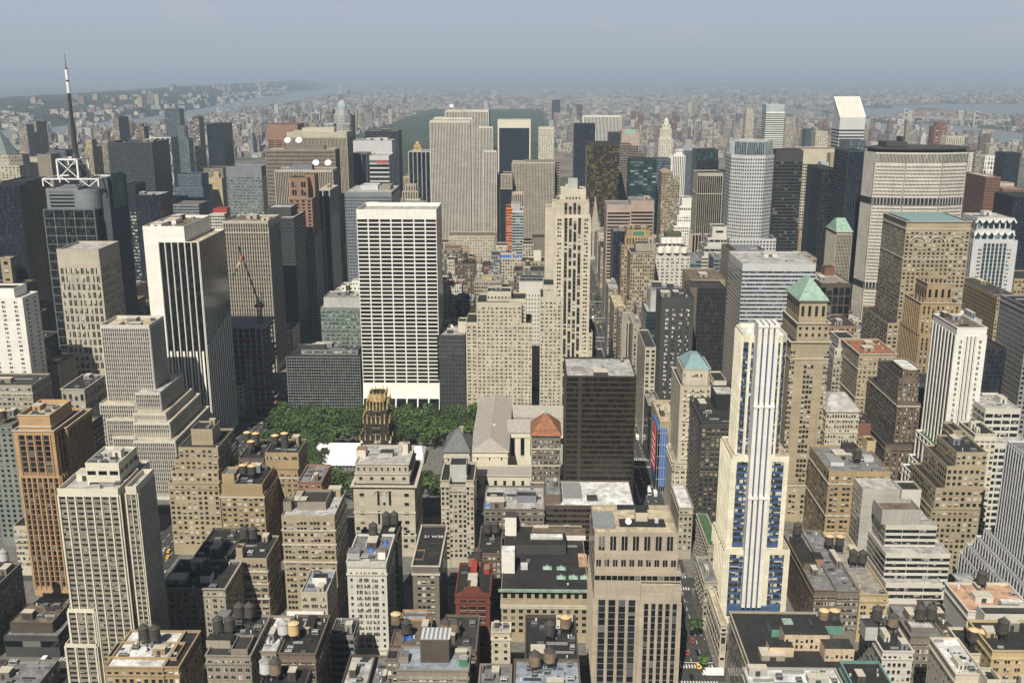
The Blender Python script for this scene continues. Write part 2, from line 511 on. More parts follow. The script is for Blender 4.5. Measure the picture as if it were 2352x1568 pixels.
def face(st, p, u, w, z0, z1, out, pitch=None):
    """one facade: adds panes / curtain glass / fins; p left end seen from outside, u along the wall"""
    if isinstance(st, list):
        if pitch is not None:
            st = dict(st[0], ms=.6, mb=min(st[0]['mb'], 12))
        else:
            rr = None
            for q in st:
                v = face(q, p, u, w, z0, z1, out, None)
                rr = rr or v
            return rr
    if not st or w < 1.0:
        return
    n = (u[1], -u[0])
    P = lambda a, z, off=0.0: (p[0] + u[0] * a + n[0] * off, p[1] + u[1] * a + n[1] * off, z)
    ww = w - 2 * st['ms']
    nc = st['nc'] if pitch is None else max(1, round(ww / pitch))
    pu = ww / nc
    lo, hi = z0 + st['mb'], z1 - st['mt']
    if hi - lo < 1.5:
        return pu
    rot = math.atan2(u[1], u[0])
    if st['t'] in 'GR':
        nr = max(1, int((hi - lo) / st['fp'] + .35))
        fz = (hi - lo) / nr if nr < 6 else st['fp']
        for j in range(nr):
            zt = hi - j * fz - fz * (1 - st['hf']) * .35
            zb = zt - fz * st['hf']
            if zb < z0 + .4:
                break
            for i in range(nc):
                bw = pu * st['wf']
                a0 = st['ms'] + i * pu + (pu - bw) / 2
                k = st.get('k', 1)
                for q in range(k):
                    c = bw / k
                    g = c * .1 if k > 1 else 0
                    out['pane'].append((P(a0 + q * c + g, zb), rot, c - 2 * g, zt - zb, st['win'], n[1] < -.5, st['t']))
    elif st['t'] == 'V':
        bw = pu * st['wf']
        for i in range(nc):
            a0 = st['ms'] + i * pu + (pu - bw) / 2
            if st['fp']:
                nr = int((hi - lo) / st['fp'])
                out['spand'].quad(P(a0, lo, .05), P(a0 + bw, lo, .05), P(a0 + bw, hi, .05), P(a0, hi, .05))
                for j in range(nr):
                    zt = hi - j * st['fp']
                    out['pane'].append((P(a0, zt - st['fp'] * (1 - st['hf'])), rot, bw, st['fp'] * (1 - st['hf']), st['win'], n[1] < -.5, 'V'))
            else:
                out['pane'].append((P(a0, lo), rot, bw, hi - lo, 'cw' + st['win'], n[1] < -.5, 'V'))
        if st['fin']:
            fw = max(.25, (pu - bw) * .5)
            for i in range(nc + 1):
                a = min(max(st['ms'] + i * pu, fw / 2 + .02), w - fw / 2 - .02)
                A, B, Cc, D = P(a - fw / 2, lo - 1), P(a + fw / 2, lo - 1), P(a + fw / 2, lo - 1, st['fin']), P(a - fw / 2, lo - 1, st['fin'])
                out['wall'].prism([(q[0], q[1]) for q in (D, Cc, B, A)], lo - 1, hi + .6)
    elif st['t'] == 'C':
        a0, a1 = st['ms'], w - st['ms']
        out['glass'].append((P(a0, lo), rot, a1 - a0, hi - lo, 'cw' + st['win'], n[1] < -.5, 'C'))
        mm = out['mull'].setdefault(st['mul'], MB())
        for i in range(nc + 1):
            a = a0 + (a1 - a0) * i / nc
            q = [P(a - st['tv'] / 2, lo, .1), P(a + st['tv'] / 2, lo, .1), P(a + st['tv'] / 2, lo, .24), P(a - st['tv'] / 2, lo, .24)]
            mm.prism([(c[0], c[1]) for c in (q[3], q[2], q[1], q[0])], lo, hi)
        if st['fp']:
            nr = int((hi - lo) / st['fp'])
            for j in range(nr + 1):
                z = hi - j * st['fp']
                q = [P(a0, z, .1), P(a1, z, .1), P(a1, z, .2), P(a0, z, .2)]
                mm.prism([(c[0], c[1]) for c in (q[3], q[2], q[1], q[0])], z - st['th'] / 2, z + st['th'] / 2)
    return pu

BLD = {}
DESC = {}

def offset_poly(pts, d):
    """move every edge of a CCW polygon outwards by d"""
    k = len(pts)
    res = []
    for i in range(k):
        a, b, c = pts[i - 1], pts[i], pts[(i + 1) % k]
        u = Vector((b[0] - a[0], b[1] - a[1])).normalized(); v = Vector((c[0] - b[0], c[1] - b[1])).normalized()
        n1 = Vector((u.y, -u.x)); n2 = Vector((v.y, -v.x))
        bis = (n1 + n2)
        q = bis.length
        bis = bis / q
        s = d / max(.35, bis.dot(n1))
        res.append((b[0] + bis.x * s, b[1] + bis.y * s))
    return res

def bld(key, name, label, cat, Y, tiers, wall='tan', roof='tar', ind=None, desc=None, sill=True, group=None, wallname='wall', sp='charcoal', polys=None, seed=None):
    """a building: an Empty at its base with walls, roofs, windows ... as children.
    Tier pixels are measured on its south face, which stands at distance Y."""
    r = random.Random(seed if seed is not None else key)
    geo = []
    for i, t in enumerate(tiers):
        y0 = Y + t.dy
        z1 = zat((t.xl + t.xr) / 2, t.yt, y0)
        x0, x1 = xat(t.xl, y0, z1), xat(t.xr, y0, z1)
        if t.yb is not None:
            d = ray((t.xl + t.xr) / 2, t.yb)
            y1 = d[1] * (z1 - H) / d[2]
        else:
            y1 = y0 + t.dep
        z0 = t.z0 if not isinstance(t.z0, str) else geo[int(t.z0)]['z1'] - 1.0
        pts = [(x0, y0), (x1, y0), (x1, y1), (x0, y1)]
        if t.cut:                       # chamfered / rounded corners: fraction of the width
            c = t.cut * (x1 - x0)
            c2 = min(c, (y1 - y0) * .45)
            pts = [(x0 + c, y0), (x1 - c, y0), (x1, y0 + c2), (x1, y1 - c2), (x1 - c, y1), (x0 + c, y1), (x0, y1 - c2), (x0, y0 + c2)]
        if polys and i in polys:
            pts = [(xat(px, Y + dy, z1), Y + dy) for px, dy in polys[i]]
            x0, x1 = min(q[0] for q in pts), max(q[0] for q in pts)
            y0, y1 = min(q[1] for q in pts), max(q[1] for q in pts)
        geo.append(dict(x0=x0, x1=x1, y0=y0, y1=y1, z0=z0, z1=z1, pts=pts, roof=z1 - t.par))
    ox = (geo[0]['x0'] + geo[0]['x1']) / 2
    org = (ox, geo[0]['y0'], min(g['z0'] for g in geo))
    root = empty(name, org, label, cat, group)
    if ind is None:
        ind = 100 if Y < 560 else 60 if Y < 720 else 36 if Y < 1000 else 16 if Y < 1300 else 0
    out = dict(pane=[], glass=[], mull={}, spand=MB(), wall=None)
    for t, g in zip(tiers, geo):
        wm = t.wall or wall
        if Y < 720 and sill and isinstance(t.S, dict) and t.S['t'] == 'G' and not t.led and g['z1'] - g['z0'] > 22:
            t.led = (4.2,); t.auto = True
            t.cor = t.cor or .4
        m = MB(); out['wall'] = m
        pts, z0, z1 = g['pts'], g['z0'], g['z1']
        k = len(pts)
        m.prism(pts, z0, z1, top=False)
        inn = offset_poly(pts, -.35)
        zr = g['roof']
        for i in range(k):
            j = (i + 1) % k
            a, b, c, d = pts[i], pts[j], inn[j], inn[i]
            m.quad((*a, z1), (*b, z1), (*c, z1), (*d, z1))
            m.quad((*d, z1), (*c, z1), (*c, zr), (*d, zr))
        st = t.S
        ps = None
        for i in range(k):
            a, b = pts[i], pts[(i + 1) % k]
            w = math.hypot(b[0] - a[0], b[1] - a[1])
            u = ((b[0] - a[0]) / w, (b[1] - a[1]) / w)
            n = (u[1], -u[0])
            if n[1] > .3:
                continue
            s = st
            if n[0] > .9 and t.E != 'same': s = t.E
            if n[0] < -.9 and t.Wt != 'same': s = t.Wt
            if n[1] <= -.98 and ps is None:
                ps = face(s, a, u, w, z0, z1, out)
            else:
                face(s, a, u, w, z0, z1, out, (ps if s is st else None) if ps else None)
        g['obj'] = m.build(wallname, [wm], root, org)
        rm = MB(); rm.poly([(*q, zr) for q in inn])
        g['roofobj'] = rm.build('roof', [t.roof or roof], root, org)
        if t.cor:
            cm = MB(); o2 = offset_poly(pts, t.cor); o3 = offset_poly(pts, .004)
            for i in range(k):
                j = (i + 1) % k
                h = max(.9, t.cor * .9)
                A, B, c, d = o2[i], o2[j], o3[j], o3[i]
                zt, zb = z1 + .05, z1 - h
                cm.quad((*A, zb + h * .4), (*B, zb + h * .4), (*B, zt), (*A, zt))
                cm.quad((*A, zt), (*B, zt), (*c, zt), (*d, zt))
                cm.quad((*d, zb), (*c, zb), (*B, zb + h * .4), (*A, zb + h * .4))
            cm.build('cornice', ['stoneled' if wm not in ('white', 'travertine', 'red', 'offwhite') and not hasattr(t, 'auto') else wm], root, org)
        for f in t.led:
            cm = MB(); o2 = offset_poly(pts, .45); o3 = offset_poly(pts, .004)
            zc = z0 + (z1 - z0) * f if abs(f) <= 1 else z1 - f
            for i in range(k):
                j = (i + 1) % k
                A, B, c, d = o2[i], o2[j], o3[j], o3[i]
                cm.quad((*A, zc - .45), (*B, zc - .45), (*B, zc + .45), (*A, zc + .45))
                cm.quad((*A, zc + .45), (*B, zc + .45), (*c, zc + .45), (*d, zc + .45))
                cm.quad((*d, zc - .45), (*c, zc - .45), (*B, zc - .45), (*A, zc - .45))
            cm.build('ledge', [wm if hasattr(t, 'auto') else 'stoneled'], root, org)
    # panes: the ones that show largest as objects, the rest as one part
    panes = sorted(out['pane'], key=lambda q: (not q[5], -q[0][2]))
    if len(panes) <= 100 and Y < 1300: ind = max(ind, 100)
    for q in panes[:ind] + out['glass']:
        (x, y, z), rot, w, h, win, front, ty = q
        sm = ('stoneled' if sill and ty == 'G' and Y < 900 else None)
        put(unit_pane(win, sm), 'window' if ty in 'GR' else 'glazing', root, org, x, y, z, w, 1, h, rot)
    rest = {}
    for q in panes[ind:]:
        (x, y, z), rot, w, h, win, front, ty = q
        c, s = math.cos(rot), math.sin(rot)
        nx, ny = s * .09, -c * .09
        rest.setdefault(win, MB()).quad((x + nx, y + ny, z), (x + nx + c * w, y + ny + s * w, z), (x + nx + c * w, y + ny + s * w, z + h), (x + nx, y + ny, z + h))
    for win, m in rest.items():
        nq = len(m.f)
        o = m.build('window', [win], root, org)
        if nq > 1: o['kind'] = 'stuff'
    for mat, m in out['mull'].items():
        m.build('mullion_grid', [mat], root, org)
    out['spand'].build('spandrel', [sp], root, org)
    # rooftop plant
    for t, g in zip(tiers, geo):
        if t.clut:
            clutter(root, org, g, int(t.clut * (2.5 if Y < 560 else 1.5 if Y < 900 else 1)), r, t.wall or wall)
    BLD[key] = dict(root=root, org=org, geo=geo, name=name)
    DESC[key] = desc or label
    return BLD[key]

def clutter(root, org, g, n, r, wm):
    w, d, zr = g['x1'] - g['x0'], g['y1'] - g['y0'], g['roof']
    taken = []
    k = 0
    tries = 0
    while k < n and tries < n * 12:
        tries += 1
        kind = ('bulkhead', 'unit', 'pipe', 'skylight', 'duct', 'unit', 'pipe', 'duct', 'pipe', 'unit')[r.randrange(10)] if k else 'bulkhead'
        if kind == 'bulkhead': sx, sy, sz = r.uniform(.16, .3) * w, r.uniform(.14, .26) * d, r.uniform(2.6, 5)
        elif kind == 'unit': sx, sy, sz = r.uniform(2, 4), r.uniform(1.6, 3), r.uniform(1.3, 2.2)
        elif kind == 'pipe': sx = sy = r.uniform(.4, .8); sz = r.uniform(.8, 2)
        elif kind == 'skylight': sx, sy, sz = r.uniform(2, 4), r.uniform(1.5, 2.5), r.uniform(.5, .9)
        else: sx, sy, sz = r.uniform(.2, .45) * w, r.uniform(.7, 1.2), r.uniform(.8, 1.3)
        sx, sy = min(sx, w * .5), min(sy, d * .4)
        x = r.uniform(g['x0'] + sx / 2 + .8, max(g['x0'] + sx / 2 + .9, g['x1'] - sx / 2 - .8))
        y = r.uniform(g['y0'] + sy / 2 + .8, max(g['y0'] + sy / 2 + .9, g['y1'] - sy / 2 - .8))
        if any(abs(x - a) < (sx + c) / 2 + .3 and abs(y - b) < (sy + e) / 2 + .3 for a, b, c, e in taken):
            continue
        taken.append((x, y, sx, sy)); k += 1
        mat = {'bulkhead': wm if r.random() < .6 else r.choice(['taupe', 'charcoal', 'umber', 'steel']), 'unit': r.choice(['greysteel', 'steel', 'grey', 'silver']),
               'pipe': r.choice(['silver', 'darksteel', 'whitesteel']), 'skylight': r.choice(['steel', 'grey', 'slate']), 'duct': r.choice(['grey', 'greysteel', 'darksteel'])}[kind]
        nm = {'bulkhead': 'bulkhead', 'unit': 'cooling_unit', 'pipe': 'vent_pipe', 'skylight': 'skylight', 'duct': 'duct'}[kind]
        put(unit_box(nm, mat, kind), nm, g['roofobj'], org, x, y, zr, sx, sy, sz)

def onroof(key, ti, x, y, dz=0.0):
    """point of a roof seen at pixel x, y"""
    z = BLD[key]['geo'][ti]['roof'] + dz
    X, Y = ground(x, y, z)
    return X, Y, z

def pbox(key, ti, x0, x1, yf, depth, h, mat, name, roofmat=None, dz=0.0):
    """box part standing on a roof: its south foot runs from pixel x0 to x1 at height yf"""
    b = BLD[key]
    A = onroof(key, ti, x0, yf, dz); B = onroof(key, ti, x1, yf, dz)
    m = MB()
    yy = (A[1] + B[1]) / 2
    m.box(A[0], B[0], yy, yy + depth, A[2], A[2] + h, 0, bottom=False, top=False)
    m.poly([(A[0], yy, A[2] + h), (B[0], yy, A[2] + h), (B[0], yy + depth, A[2] + h), (A[0], yy + depth, A[2] + h)], 1)
    return m.build(name, [mat, roofmat or mat], b['root'], b['org'])

def pyramid(key, ti, zapex, fx, fy, mat, eave=.8, name='roof', z=None):
    b = BLD[key]; g = b['geo'][ti]
    z = g['z1'] + .02 if z is None else z
    x0, x1, y0, y1 = g['x0'] - eave, g['x1'] + eave, g['y0'] - eave, g['y1'] + eave
    mx, my = (x0 + x1) / 2, (y0 + y1) / 2
    hx, hy = (x1 - x0) / 2 * fx, (y1 - y0) / 2 * fy
    m = MB()
    m.box(x0, x1, y0, y1, z - .5, z, 0, top=False)
    m.frustum([(x0, y0), (x1, y0), (x1, y1), (x0, y1)], z, [(mx - hx, my - hy), (mx + hx, my - hy), (mx + hx, my + hy), (mx - hx, my + hy)], zapex)
    return m.build(name, [mat], b['root'], b['org'])

def part(key, mb, name, mats):
    b = BLD[key]
    return mb.build(name, mats, b['root'], b['org'])
# ================================================================== 42nd street row and the towers behind it, left
bld('grid slab', 'office_tower', 'white tower with seven wide bays of black window bands behind the park', 'tower', 868,
    [T(818, 1002, 481, S=RB(3.56, .66, 7, .89, 'wblack', 8.2, 14), yb=465, roof='paleroof', par=3.2, clut=0, E=RB(3.56, .60, 5, .885, 'wdark', 8.2, 14))], wall='travertine')
bld('white fin tower', 'office_tower', 'black glass tower with white marble fins and a blank white left wall', 'tower', 775,
    [T(361, 456, 555, S=VS(6, .78, 0, 'wblack', .7, .6, 6, .8), dy=-.6, dep=68, roof='creamroof', E=VS(12, .93, 0, 'wblack', .12, .6, 6, .3)),
     T(327, 422, 519.5, S=None, dep=66, roof='brownroof', par=2.4, E=None, clut=10)], wall='travertine', sill=False)
bld('beige frame tower', 'office_tower', 'beige gridded tower of eight double-height window bays, mid left', 'tower', 850,
    [T(129, 226, 572, S=[G(8, 7.1, .62, .72, k=2, win='win', mt=16, ms=.8), G(8, 12, .46, .9, k=2, win='wdark', mt=1.5, mb=900)], dep=44, roof='paleroof', par=2.0)], wall='limestone', sp='taupe')
bld('green sign tower', 'office_tower', 'dark glass tower with grey drums and white steel frames at its top', 'tower', 930,
    [T(99, 216, 480, S=CW(5, 8.2, 'wdark', 'mullion', tv=.6, th=.6), dep=50, E=CW(5, 8.2, 'wnavy', 'mullion', tv=.4, th=.4)),
     T(104, 178, 432, S=RB(3.4, .5, 1, .8, 'wdark', 2, 1), dy=6, dep=34, z0='0', wall='steel', roof='greyroof'),
     T(205, 246, 408, S=None, dy=14, dep=44, wall='slate', roof='greyroof')], wall='slate', sill=False)
bld('left edge slab', 'office_tower', 'dark blue-black tower slab at the left frame edge', 'tower', 980,
    [T(-60, 42, 427, S=CW(14, 4, 'wnavy', 'darksteel', th=.2), dep=18), T(0, 60, 417, S=None, dy=19, dep=50, E=CW(10, 4, 'wnavy', 'darksteel'))], wall='navy')
bld('white setback block', 'office_building', 'bright white block with plain facade and step-back top at the left edge', 'building', 770,
    [T(-40, 51, 684, S=[G(3, 3.6, .3, .45, k=2, ms=1, mb=8)], dep=26, roof='paleroof'),
     T(-40, 31, 662, S=None, dy=4, dep=18, z0='0', roof='tar')], wall='white')
bld('clock tower hulk', 'office_tower', 'dark stepped masonry tower with a small tan clock stage at the left edge', 'tower', 950,
    [T(-30, 104, 790, S=G(8, 3.8, .4, .4, win='wdark'), dep=28), T(-30, 84, 720, S=G(8, 3.8, .4, .4, win='wdark'), dy=5, dep=22),
     T(-30, 60, 650, S=G(7, 3.8, .4, .4, win='wdark'), dy=9, dep=17), T(0, 23, 592, S=G(1, 8, .4, .4), dy=10, dep=8, wall='sand', cor=.5)], wall='greybrown')
bld('lit navy tower', 'office_tower', 'navy glass tower with columns of bright pale panels, left', 'tower', 1230,
    [T(308, 366, 447, S=[CW(9, 4.2, 'wnavy', 'darksteel', th=.2)], dep=42, roof='paleroof', clut=3), T(291, 310, 423, S=[G(1, 4.3, .8, .55, win='bandlit', mt=34, mb=0)], dy=6, dep=34)], wall='navy')
bld('dark blue slab', 'office_tower', 'wide dark slate-blue slab tower with flat roof behind the masted tower', 'tower', 1480,
    [T(246, 347, 327, S=CW(26, 3.8, 'wnavy', 'mullion', tv=.3, th=.3), dep=74, par=3, clut=3)], wall='slate', roof='darkroof')
bld('copper cone tower', 'office_tower', 'tan tower under a grey-green octagonal cone at the left edge', 'tower', 1560,
    [T(-60, 44, 380, S=G(12, 3.8, .46, .55), dep=60), T(-46, 40, 356, S=G(10, 3.8, .46, .55), dy=4, dep=52, z0='0', cut=.25)], wall='limestone')
bld('truss frame tower', 'office_tower', 'unfinished glass tower clad in white diagonal steel trusses, far left', 'tower', 2200,
    [T(345, 392, 316, S=CW(8, 8, 'wsky', 'mullionpale'), dep=46)], wall='bluegrey')
bld('blue glass pair', 'apartment_tower', 'blue glass tower with white lights near its top against the river', 'tower', 2520,
    [T(377, 411, 250, S=CW(8, 4, 'wsky', 'mullion'), dep=34)], wall='bluegrey')
bld('round glass tower', 'apartment_tower', 'pale glass tower with rounded top right of the white trusses', 'tower', 2350,
    [T(404, 432, 318, S=CW(6, 4, 'wsky', 'mullionpale'), dep=34), T(407, 425, 289, S=CW(5, 4, 'wsky', 'mullionpale'), dy=5, dep=20, cut=.2)], wall='bluegrey')
bld('black stub slab', 'office_tower', 'black slab tower with a pale strip at its roof edge, left of centre', 'tower', 2050,
    [T(474, 511, 285, S=CW(9, 4, 'wnavy', 'darksteel'), dep=66)], wall='navy')
bld('brown river tower', 'apartment_tower', 'tan-sided dark apartment tower standing out against the river', 'tower', 2650,
    [T(258, 271, 269, S=G(3, 4, .6, .5), dep=70, E=G(6, 4, .6, .5, win='wdark'), wall='taupe')], wall='greybrown')
bld('twin west tower', 'apartment_tower', 'taller of two beige apartment slabs by the river at far left', 'tower', 2700,
    [T(68, 82, 279, S=G(3, 4, .5, .5), dep=60)], wall='taupe')
bld('west tower', 'apartment_tower', 'shorter grey-beige apartment slab by the river at far left', 'tower', 2640,
    [T(41, 60, 286, S=G(4, 4, .5, .5), dep=40)], wall='taupe')
bld('brown west tower', 'apartment_tower', 'brown flat-topped tower left of the black slab on the west side', 'tower', 2560,
    [T(311, 330, 291, S=G(4, 4, .5, .5), dep=30), T(318, 326, 284, S=None, dy=6, dep=12)], wall='brown')
bld('red white tower', 'apartment_tower', 'white-fronted brick tower with dark sides near the river', 'tower', 2640,
    [T(441, 456, 268, S=G(3, 4, .7, .5, win='wlit'), dep=40, E=CW(5, 4, 'wnavy', 'darksteel'))], wall='brown')
bld('tan west tower', 'office_tower', 'tan block with dark lower wing behind the masted tower', 'tower', 1700,
    [T(84, 116, 354, S=None, dep=34, wall='taupe'), T(66, 86, 360, S=None, dy=20, dep=30, wall='limestone'), T(112, 150, 345, S=G(6, 4, .5, .5, win='wdark'), dy=40, dep=40, wall='bluegrey')], wall='taupe')
bld('orange top tower', 'apartment_tower', 'orange-topped apartment tower just right of the tall mast', 'tower', 1800,
    [T(193, 212, 338, S=G(5, 4, .5, .5), dep=40), T(196, 210, 320, S=G(3, 4, .5, .5), dy=4, dep=20, z0='0')], wall='sand')
bld('brown slab west', 'apartment_tower', 'plain taupe slab between the orange-topped tower and dark slate-blue slab', 'tower', 1900,
    [T(220, 246, 332, S=G(5, 4, .4, .5), dep=30)], wall='taupe')
bld('postmodern steps', 'office_tower', 'grey granite tower with sloping silver roofs in steps, left', 'tower', 1640,
    [T(399, 466, 430, S=G(12, 4, .5, .5, win='wdark'), dep=50), T(408, 462, 400, S=G(10, 4, .5, .5, win='wdark'), dy=8, dep=36), T(396, 430, 448, S=G(6, 4, .5, .5, win='wdark'), dy=-3, dep=30)], wall='bluegrey')
bld('tan insert tower', 'office_tower', 'grey gridded tower with a blank tan shaft on its front', 'tower', 1720,
    [T(467, 512, 386, S=G(10, 4, .5, .5), dep=40), T(479, 509, 408, S=None, dy=-8, dep=9, wall='yellow'), T(490, 502, 394, S=None, dy=-5, dep=6, wall='yellow')], wall='taupe')
bld('mist glass block', 'office_tower', 'pale grey-green glass tower with uneven bright floor bands, left of centre', 'tower', 1470,
    [T(518, 600, 382, S=[RB(4.3, .5, 16, .9, 'bandgreen', 15)], dep=44, par=3)], wall='steel', roof='greyroof')
bld('low blue roof block', 'office_building', 'low blue-grey block with lit top edge behind the white-finned tower', 'building', 1400,
    [T(397, 456, 469, S=RB(4, .4, 8, .9, 'wdark'), dep=40, roof='brownroof')], wall='steel')
bld('red roof box', 'office_building', 'small red-walled rooftop box building left of the tan striped tower', 'building', 1330,
    [T(489, 521, 478, S=None, dep=14, wall='redpaint'), T(481, 515, 491, S=RB(4, .5, 6, .8), dy=-12, dep=11, wall='offwhite')], wall='brick')
bld('tan stripe tower', 'office_tower', 'tan tower of narrow vertical stripes behind the construction crane', 'tower', 1000,
    [T(511, 615, 507, S=VS(18, .52, 4.6, 'wbronze', .5, 3, 8, .4, hf=.25), dep=48, roof='brownroof', clut=10, par=2, led=(12.0,), E=VS(14, .6, 4.6, 'wdark', .4, 8, 8, .4, hf=.25))], wall='limestone', sp='greybrown')
bld('black block left', 'office_tower', 'black office tower with white roof edge right of the tan striped tower', 'tower', 1105,
    [T(641, 674, 500, S=G(9, 3.9, .55, .5, win='wnavy'), dep=60, roof='paleroof', par=.6), T(613, 668, 476, S=None, dy=14, dep=30, wall='charcoal', roof='paleroof')], wall='charcoal')
bld('terracotta tower', 'office_tower', 'grey tower with pink-brown granite shoulders stepping up', 'tower', 1180,
    [T(662, 722, 541, S=G(9, 3.9, .55, .5, k=1, win='wnavy'), dep=50, wall='steel'),
     T(663, 716, 455, S=[G(4, 3.9, .5, .55, win='wdark'), ], dy=4, dep=40, z0='0', cor=.8),
     T(664, 706, 408, S=[G(2, 8, .55, .7, k=2, win='wdark', mt=4, mb=2)], dy=7, dep=34, z0='1'), T(700, 722, 400, S=None, dy=20, dep=22)], wall='terracotta')
bld('black stripe tower', 'office_tower', 'glossy black tower with two white front stripes and ribbed side', 'tower', 1250,
    [T(725, 757, 436, S=VS(2, .84, 0, 'wblack', .5, 1, 4, .5), dep=56, roof='creamroof', par=1.0, E=VS(9, .9, 0, 'wblack', .25, .5, 4, .3), clut=2)], wall='silver', sill=False)
bld('dark grid tower', 'office_tower', 'dark grey gridded tower with cream roof rim left of the white gridded slab', 'tower', 1190,
    [T(791, 899, 441, S=G(19, 3.9, .62, .5, win='wnavy', mt=5), dep=76, roof='paleroof', par=.8, E=G(16, 3.9, .6, .5, win='wdark', mt=5)),
     T(828, 868, 425, S=None, dy=32, dep=24, z0='0', wall='silver', roof='paleroof'), T(871, 897, 426, S=None, dy=30, dep=24, z0='0', wall='taupe', roof='gravel')], wall='steel')
bld('dish slab', 'office_tower', 'broad brown-grey ribbed slab with two white dishes on top', 'tower', 1440,
    [T(609, 769, 343, S=VS(56, .5, 5.4, 'wbronze', .3, 3, 6, .6, hf=.4), dep=36, roof='creamroof', par=1), T(651, 745, 334, S=None, dy=9, dep=14, z0='0', wall='greybrown', roof='brownroof')], wall='taupe', sp='taupe')
bld('pale ribbed slab', 'office_tower', 'taller pale ribbed slab behind the slab with dishes', 'tower', 1540,
    [T(658, 796, 303, S=VS(44, .45, 0, 'wbronze', .4, 9, 6, .6), dep=50, roof='paleroof', par=1), T(693, 767, 294, S=None, dy=14, dep=20, z0='0', wall='limestone', roof='paleroof')], wall='limestone')
bld('ribbed front slab', 'office_tower', 'pale ribbed tower with twin dishes on the front roof, left of centre', 'tower', 1340,
    [T(630, 764, 390, S=VS(34, .5, 0, 'wbronze', .4, 3, 6, .6), dep=36, roof='greyroof'), T(665, 716, 379, S=G(6, 5, .5, .6, win='wsky'), dy=5, dep=16, z0='0', wall='steel')], wall='limestone')
bld('panel top tower', 'office_tower', 'brown granite tower with a band of cream panels under its roof', 'tower', 2000,
    [T(612, 683, 285, S=[G(4, 24, .82, .9, win='bandlit', mt=3, mb=400), G(4, 4.2, .82, .42, win='wdark', mt=30)], dep=56, E=G(4, 4.2, .82, .42, win='wdark', mt=30))], wall='terracotta')
bld('dome tower', 'office_tower', 'octagonal grey tower topped by a pale green ribbed dome', 'tower', 2250,
    [T(764, 802, 262, S=G(7, 4.2, .6, .5, win='wsky'), dep=46, cut=.28), T(768, 798, 253, S=None, dy=4, dep=36, cut=.28)], wall='palegrey')
bld('dome neighbour', 'office_tower', 'tall dark navy slab immediately right of the domed tower', 'tower', 2330,
    [T(791, 808, 266, S=CW(6, 4, 'wnavy', 'darksteel'), dep=40), T(750, 764, 252, S=RB(4, .5, 2, .9, 'wteal'), dy=20, dep=30, wall='taupe')], wall='navy')
bld('low dome front', 'office_tower', 'pale banded block standing in front of the domed tower', 'tower', 2150,
    [T(787, 803, 284, S=RB(4.2, .5, 3, .85, 'band'), dep=30), T(745, 766, 284, S=RB(4.2, .5, 3, .85, 'wteal'), dy=4, dep=30)], wall='palegrey')
bld('white frame top', 'office_tower', 'grey tower with a tall white frame of open panels on top', 'tower', 1690,
    [T(807, 900, 323, S=[G(11, 18, .76, .84, win='bandgreen', mt=3, mb=900), G(11, 4.3, .76, .5, win='wdark', mt=24)], dep=44, roof='brownroof', clut=4)], wall='silver')
bld('dark corner glass', 'office_tower', 'small dark glass tower with pale vertical lines below the open white frame', 'tower', 1600,
    [T(808, 842, 353, S=VS(3, .86, 0, 'wnavy', .4, 1, 4, .3), dep=44, roof='brownroof')], wall='bluegrey')
bld('red letters tower', 'office_tower', 'grey banded tower carrying small red letters near the top', 'tower', 1590,
    [T(848, 893, 357.5, S=RB(6.8, .62, 1, .995, 'wdark', 6), dep=60, roof='paleroof', E=None)], wall='silver')
bld('black park slab', 'office_tower', 'tall black slab against the green park, left of the ribbed stone skyscraper', 'tower', 1850,
    [T(838, 914, 301, S=CW(20, 4, 'wnavy', 'mullion', tv=.25, th=.25), dep=50, roof='brownroof', clut=4)], wall='slate')
bld('gold crest tower', 'office_tower', 'black tower with white ribs and a small golden crest', 'tower', 1750,
    [T(938, 988, 347, S=VS(5, .80, 0, 'wnavy', .6, 2, 4, .3), dep=40, roof='greyroof')], wall='palegrey')
bld('cream cake block', 'office_building', 'small cream stepped tower left of the ribbed stone skyscraper', 'building', 1420,
    [T(920, 965, 456, S=G(8, 4, .5, .5), dep=30), T(924, 960, 438, S=VS(6, .4, 0, 'wdark', .4), dy=3, dep=22), T(931, 955, 424, S=VS(4, .4, 0, 'wdark', .4), dy=6, dep=14)], wall='limestone')
bld('ribbed stone skyscraper', 'skyscraper', 'tall thin limestone slab of fine vertical ribs with stepped right side', 'skyscraper', 1570,
    [T(987, 1079, 277, S=VS(26, .40, 0, 'wdark', .5, 3, 6, .5), dep=24, roof='greyroof'),
     T(996, 1084, 270, S=VS(25, .40, 0, 'wdark', .5, 3, 6, .5), dy=2.4, dep=30),
     T(1022, 1122, 253, S=VS(28, .40, 0, 'wdark', .5, 3, 6, .5), dy=4, dep=36),
     T(1100, 1132, 290, S=VS(9, .40, 0, 'wdark', .5, 3, 6, .5), dy=2, dep=40),
     T(1110, 1140, 345, S=VS(8, .40, 0, 'wdark', .5, 3, 6, .5), dy=1, dep=44)], wall='palestone')
bld('stone base block', 'office_building', 'broad beige block of small square windows below the ribbed stone skyscraper', 'building', 1470,
    [T(1030, 1138, 541, S=G(18, 4.0, .42, .45), dep=40, roof='brownroof'), T(1002, 1032, 556, S=VS(5, .4, 0, 'wdark', .3), dy=10, dep=30)], wall='limestone')
bld('white collar tower', 'office_tower', 'dark blue glass tower inside a white stone frame by the park', 'tower', 2250,
    [T(1143, 1219, 275, S=CW(22, 4.2, 'wnavy', 'darksteel', mt=18, ms=3.2, th=.2, tv=.2), dep=40)], wall='ivory')
bld('cream grid tower', 'office_tower', 'slender cream tower of small square windows right of the white-collared tower', 'tower', 2380,
    [T(1237, 1273, 292, S=G(9, 4.1, .55, .5, mt=5), dep=34)], wall='ivory')
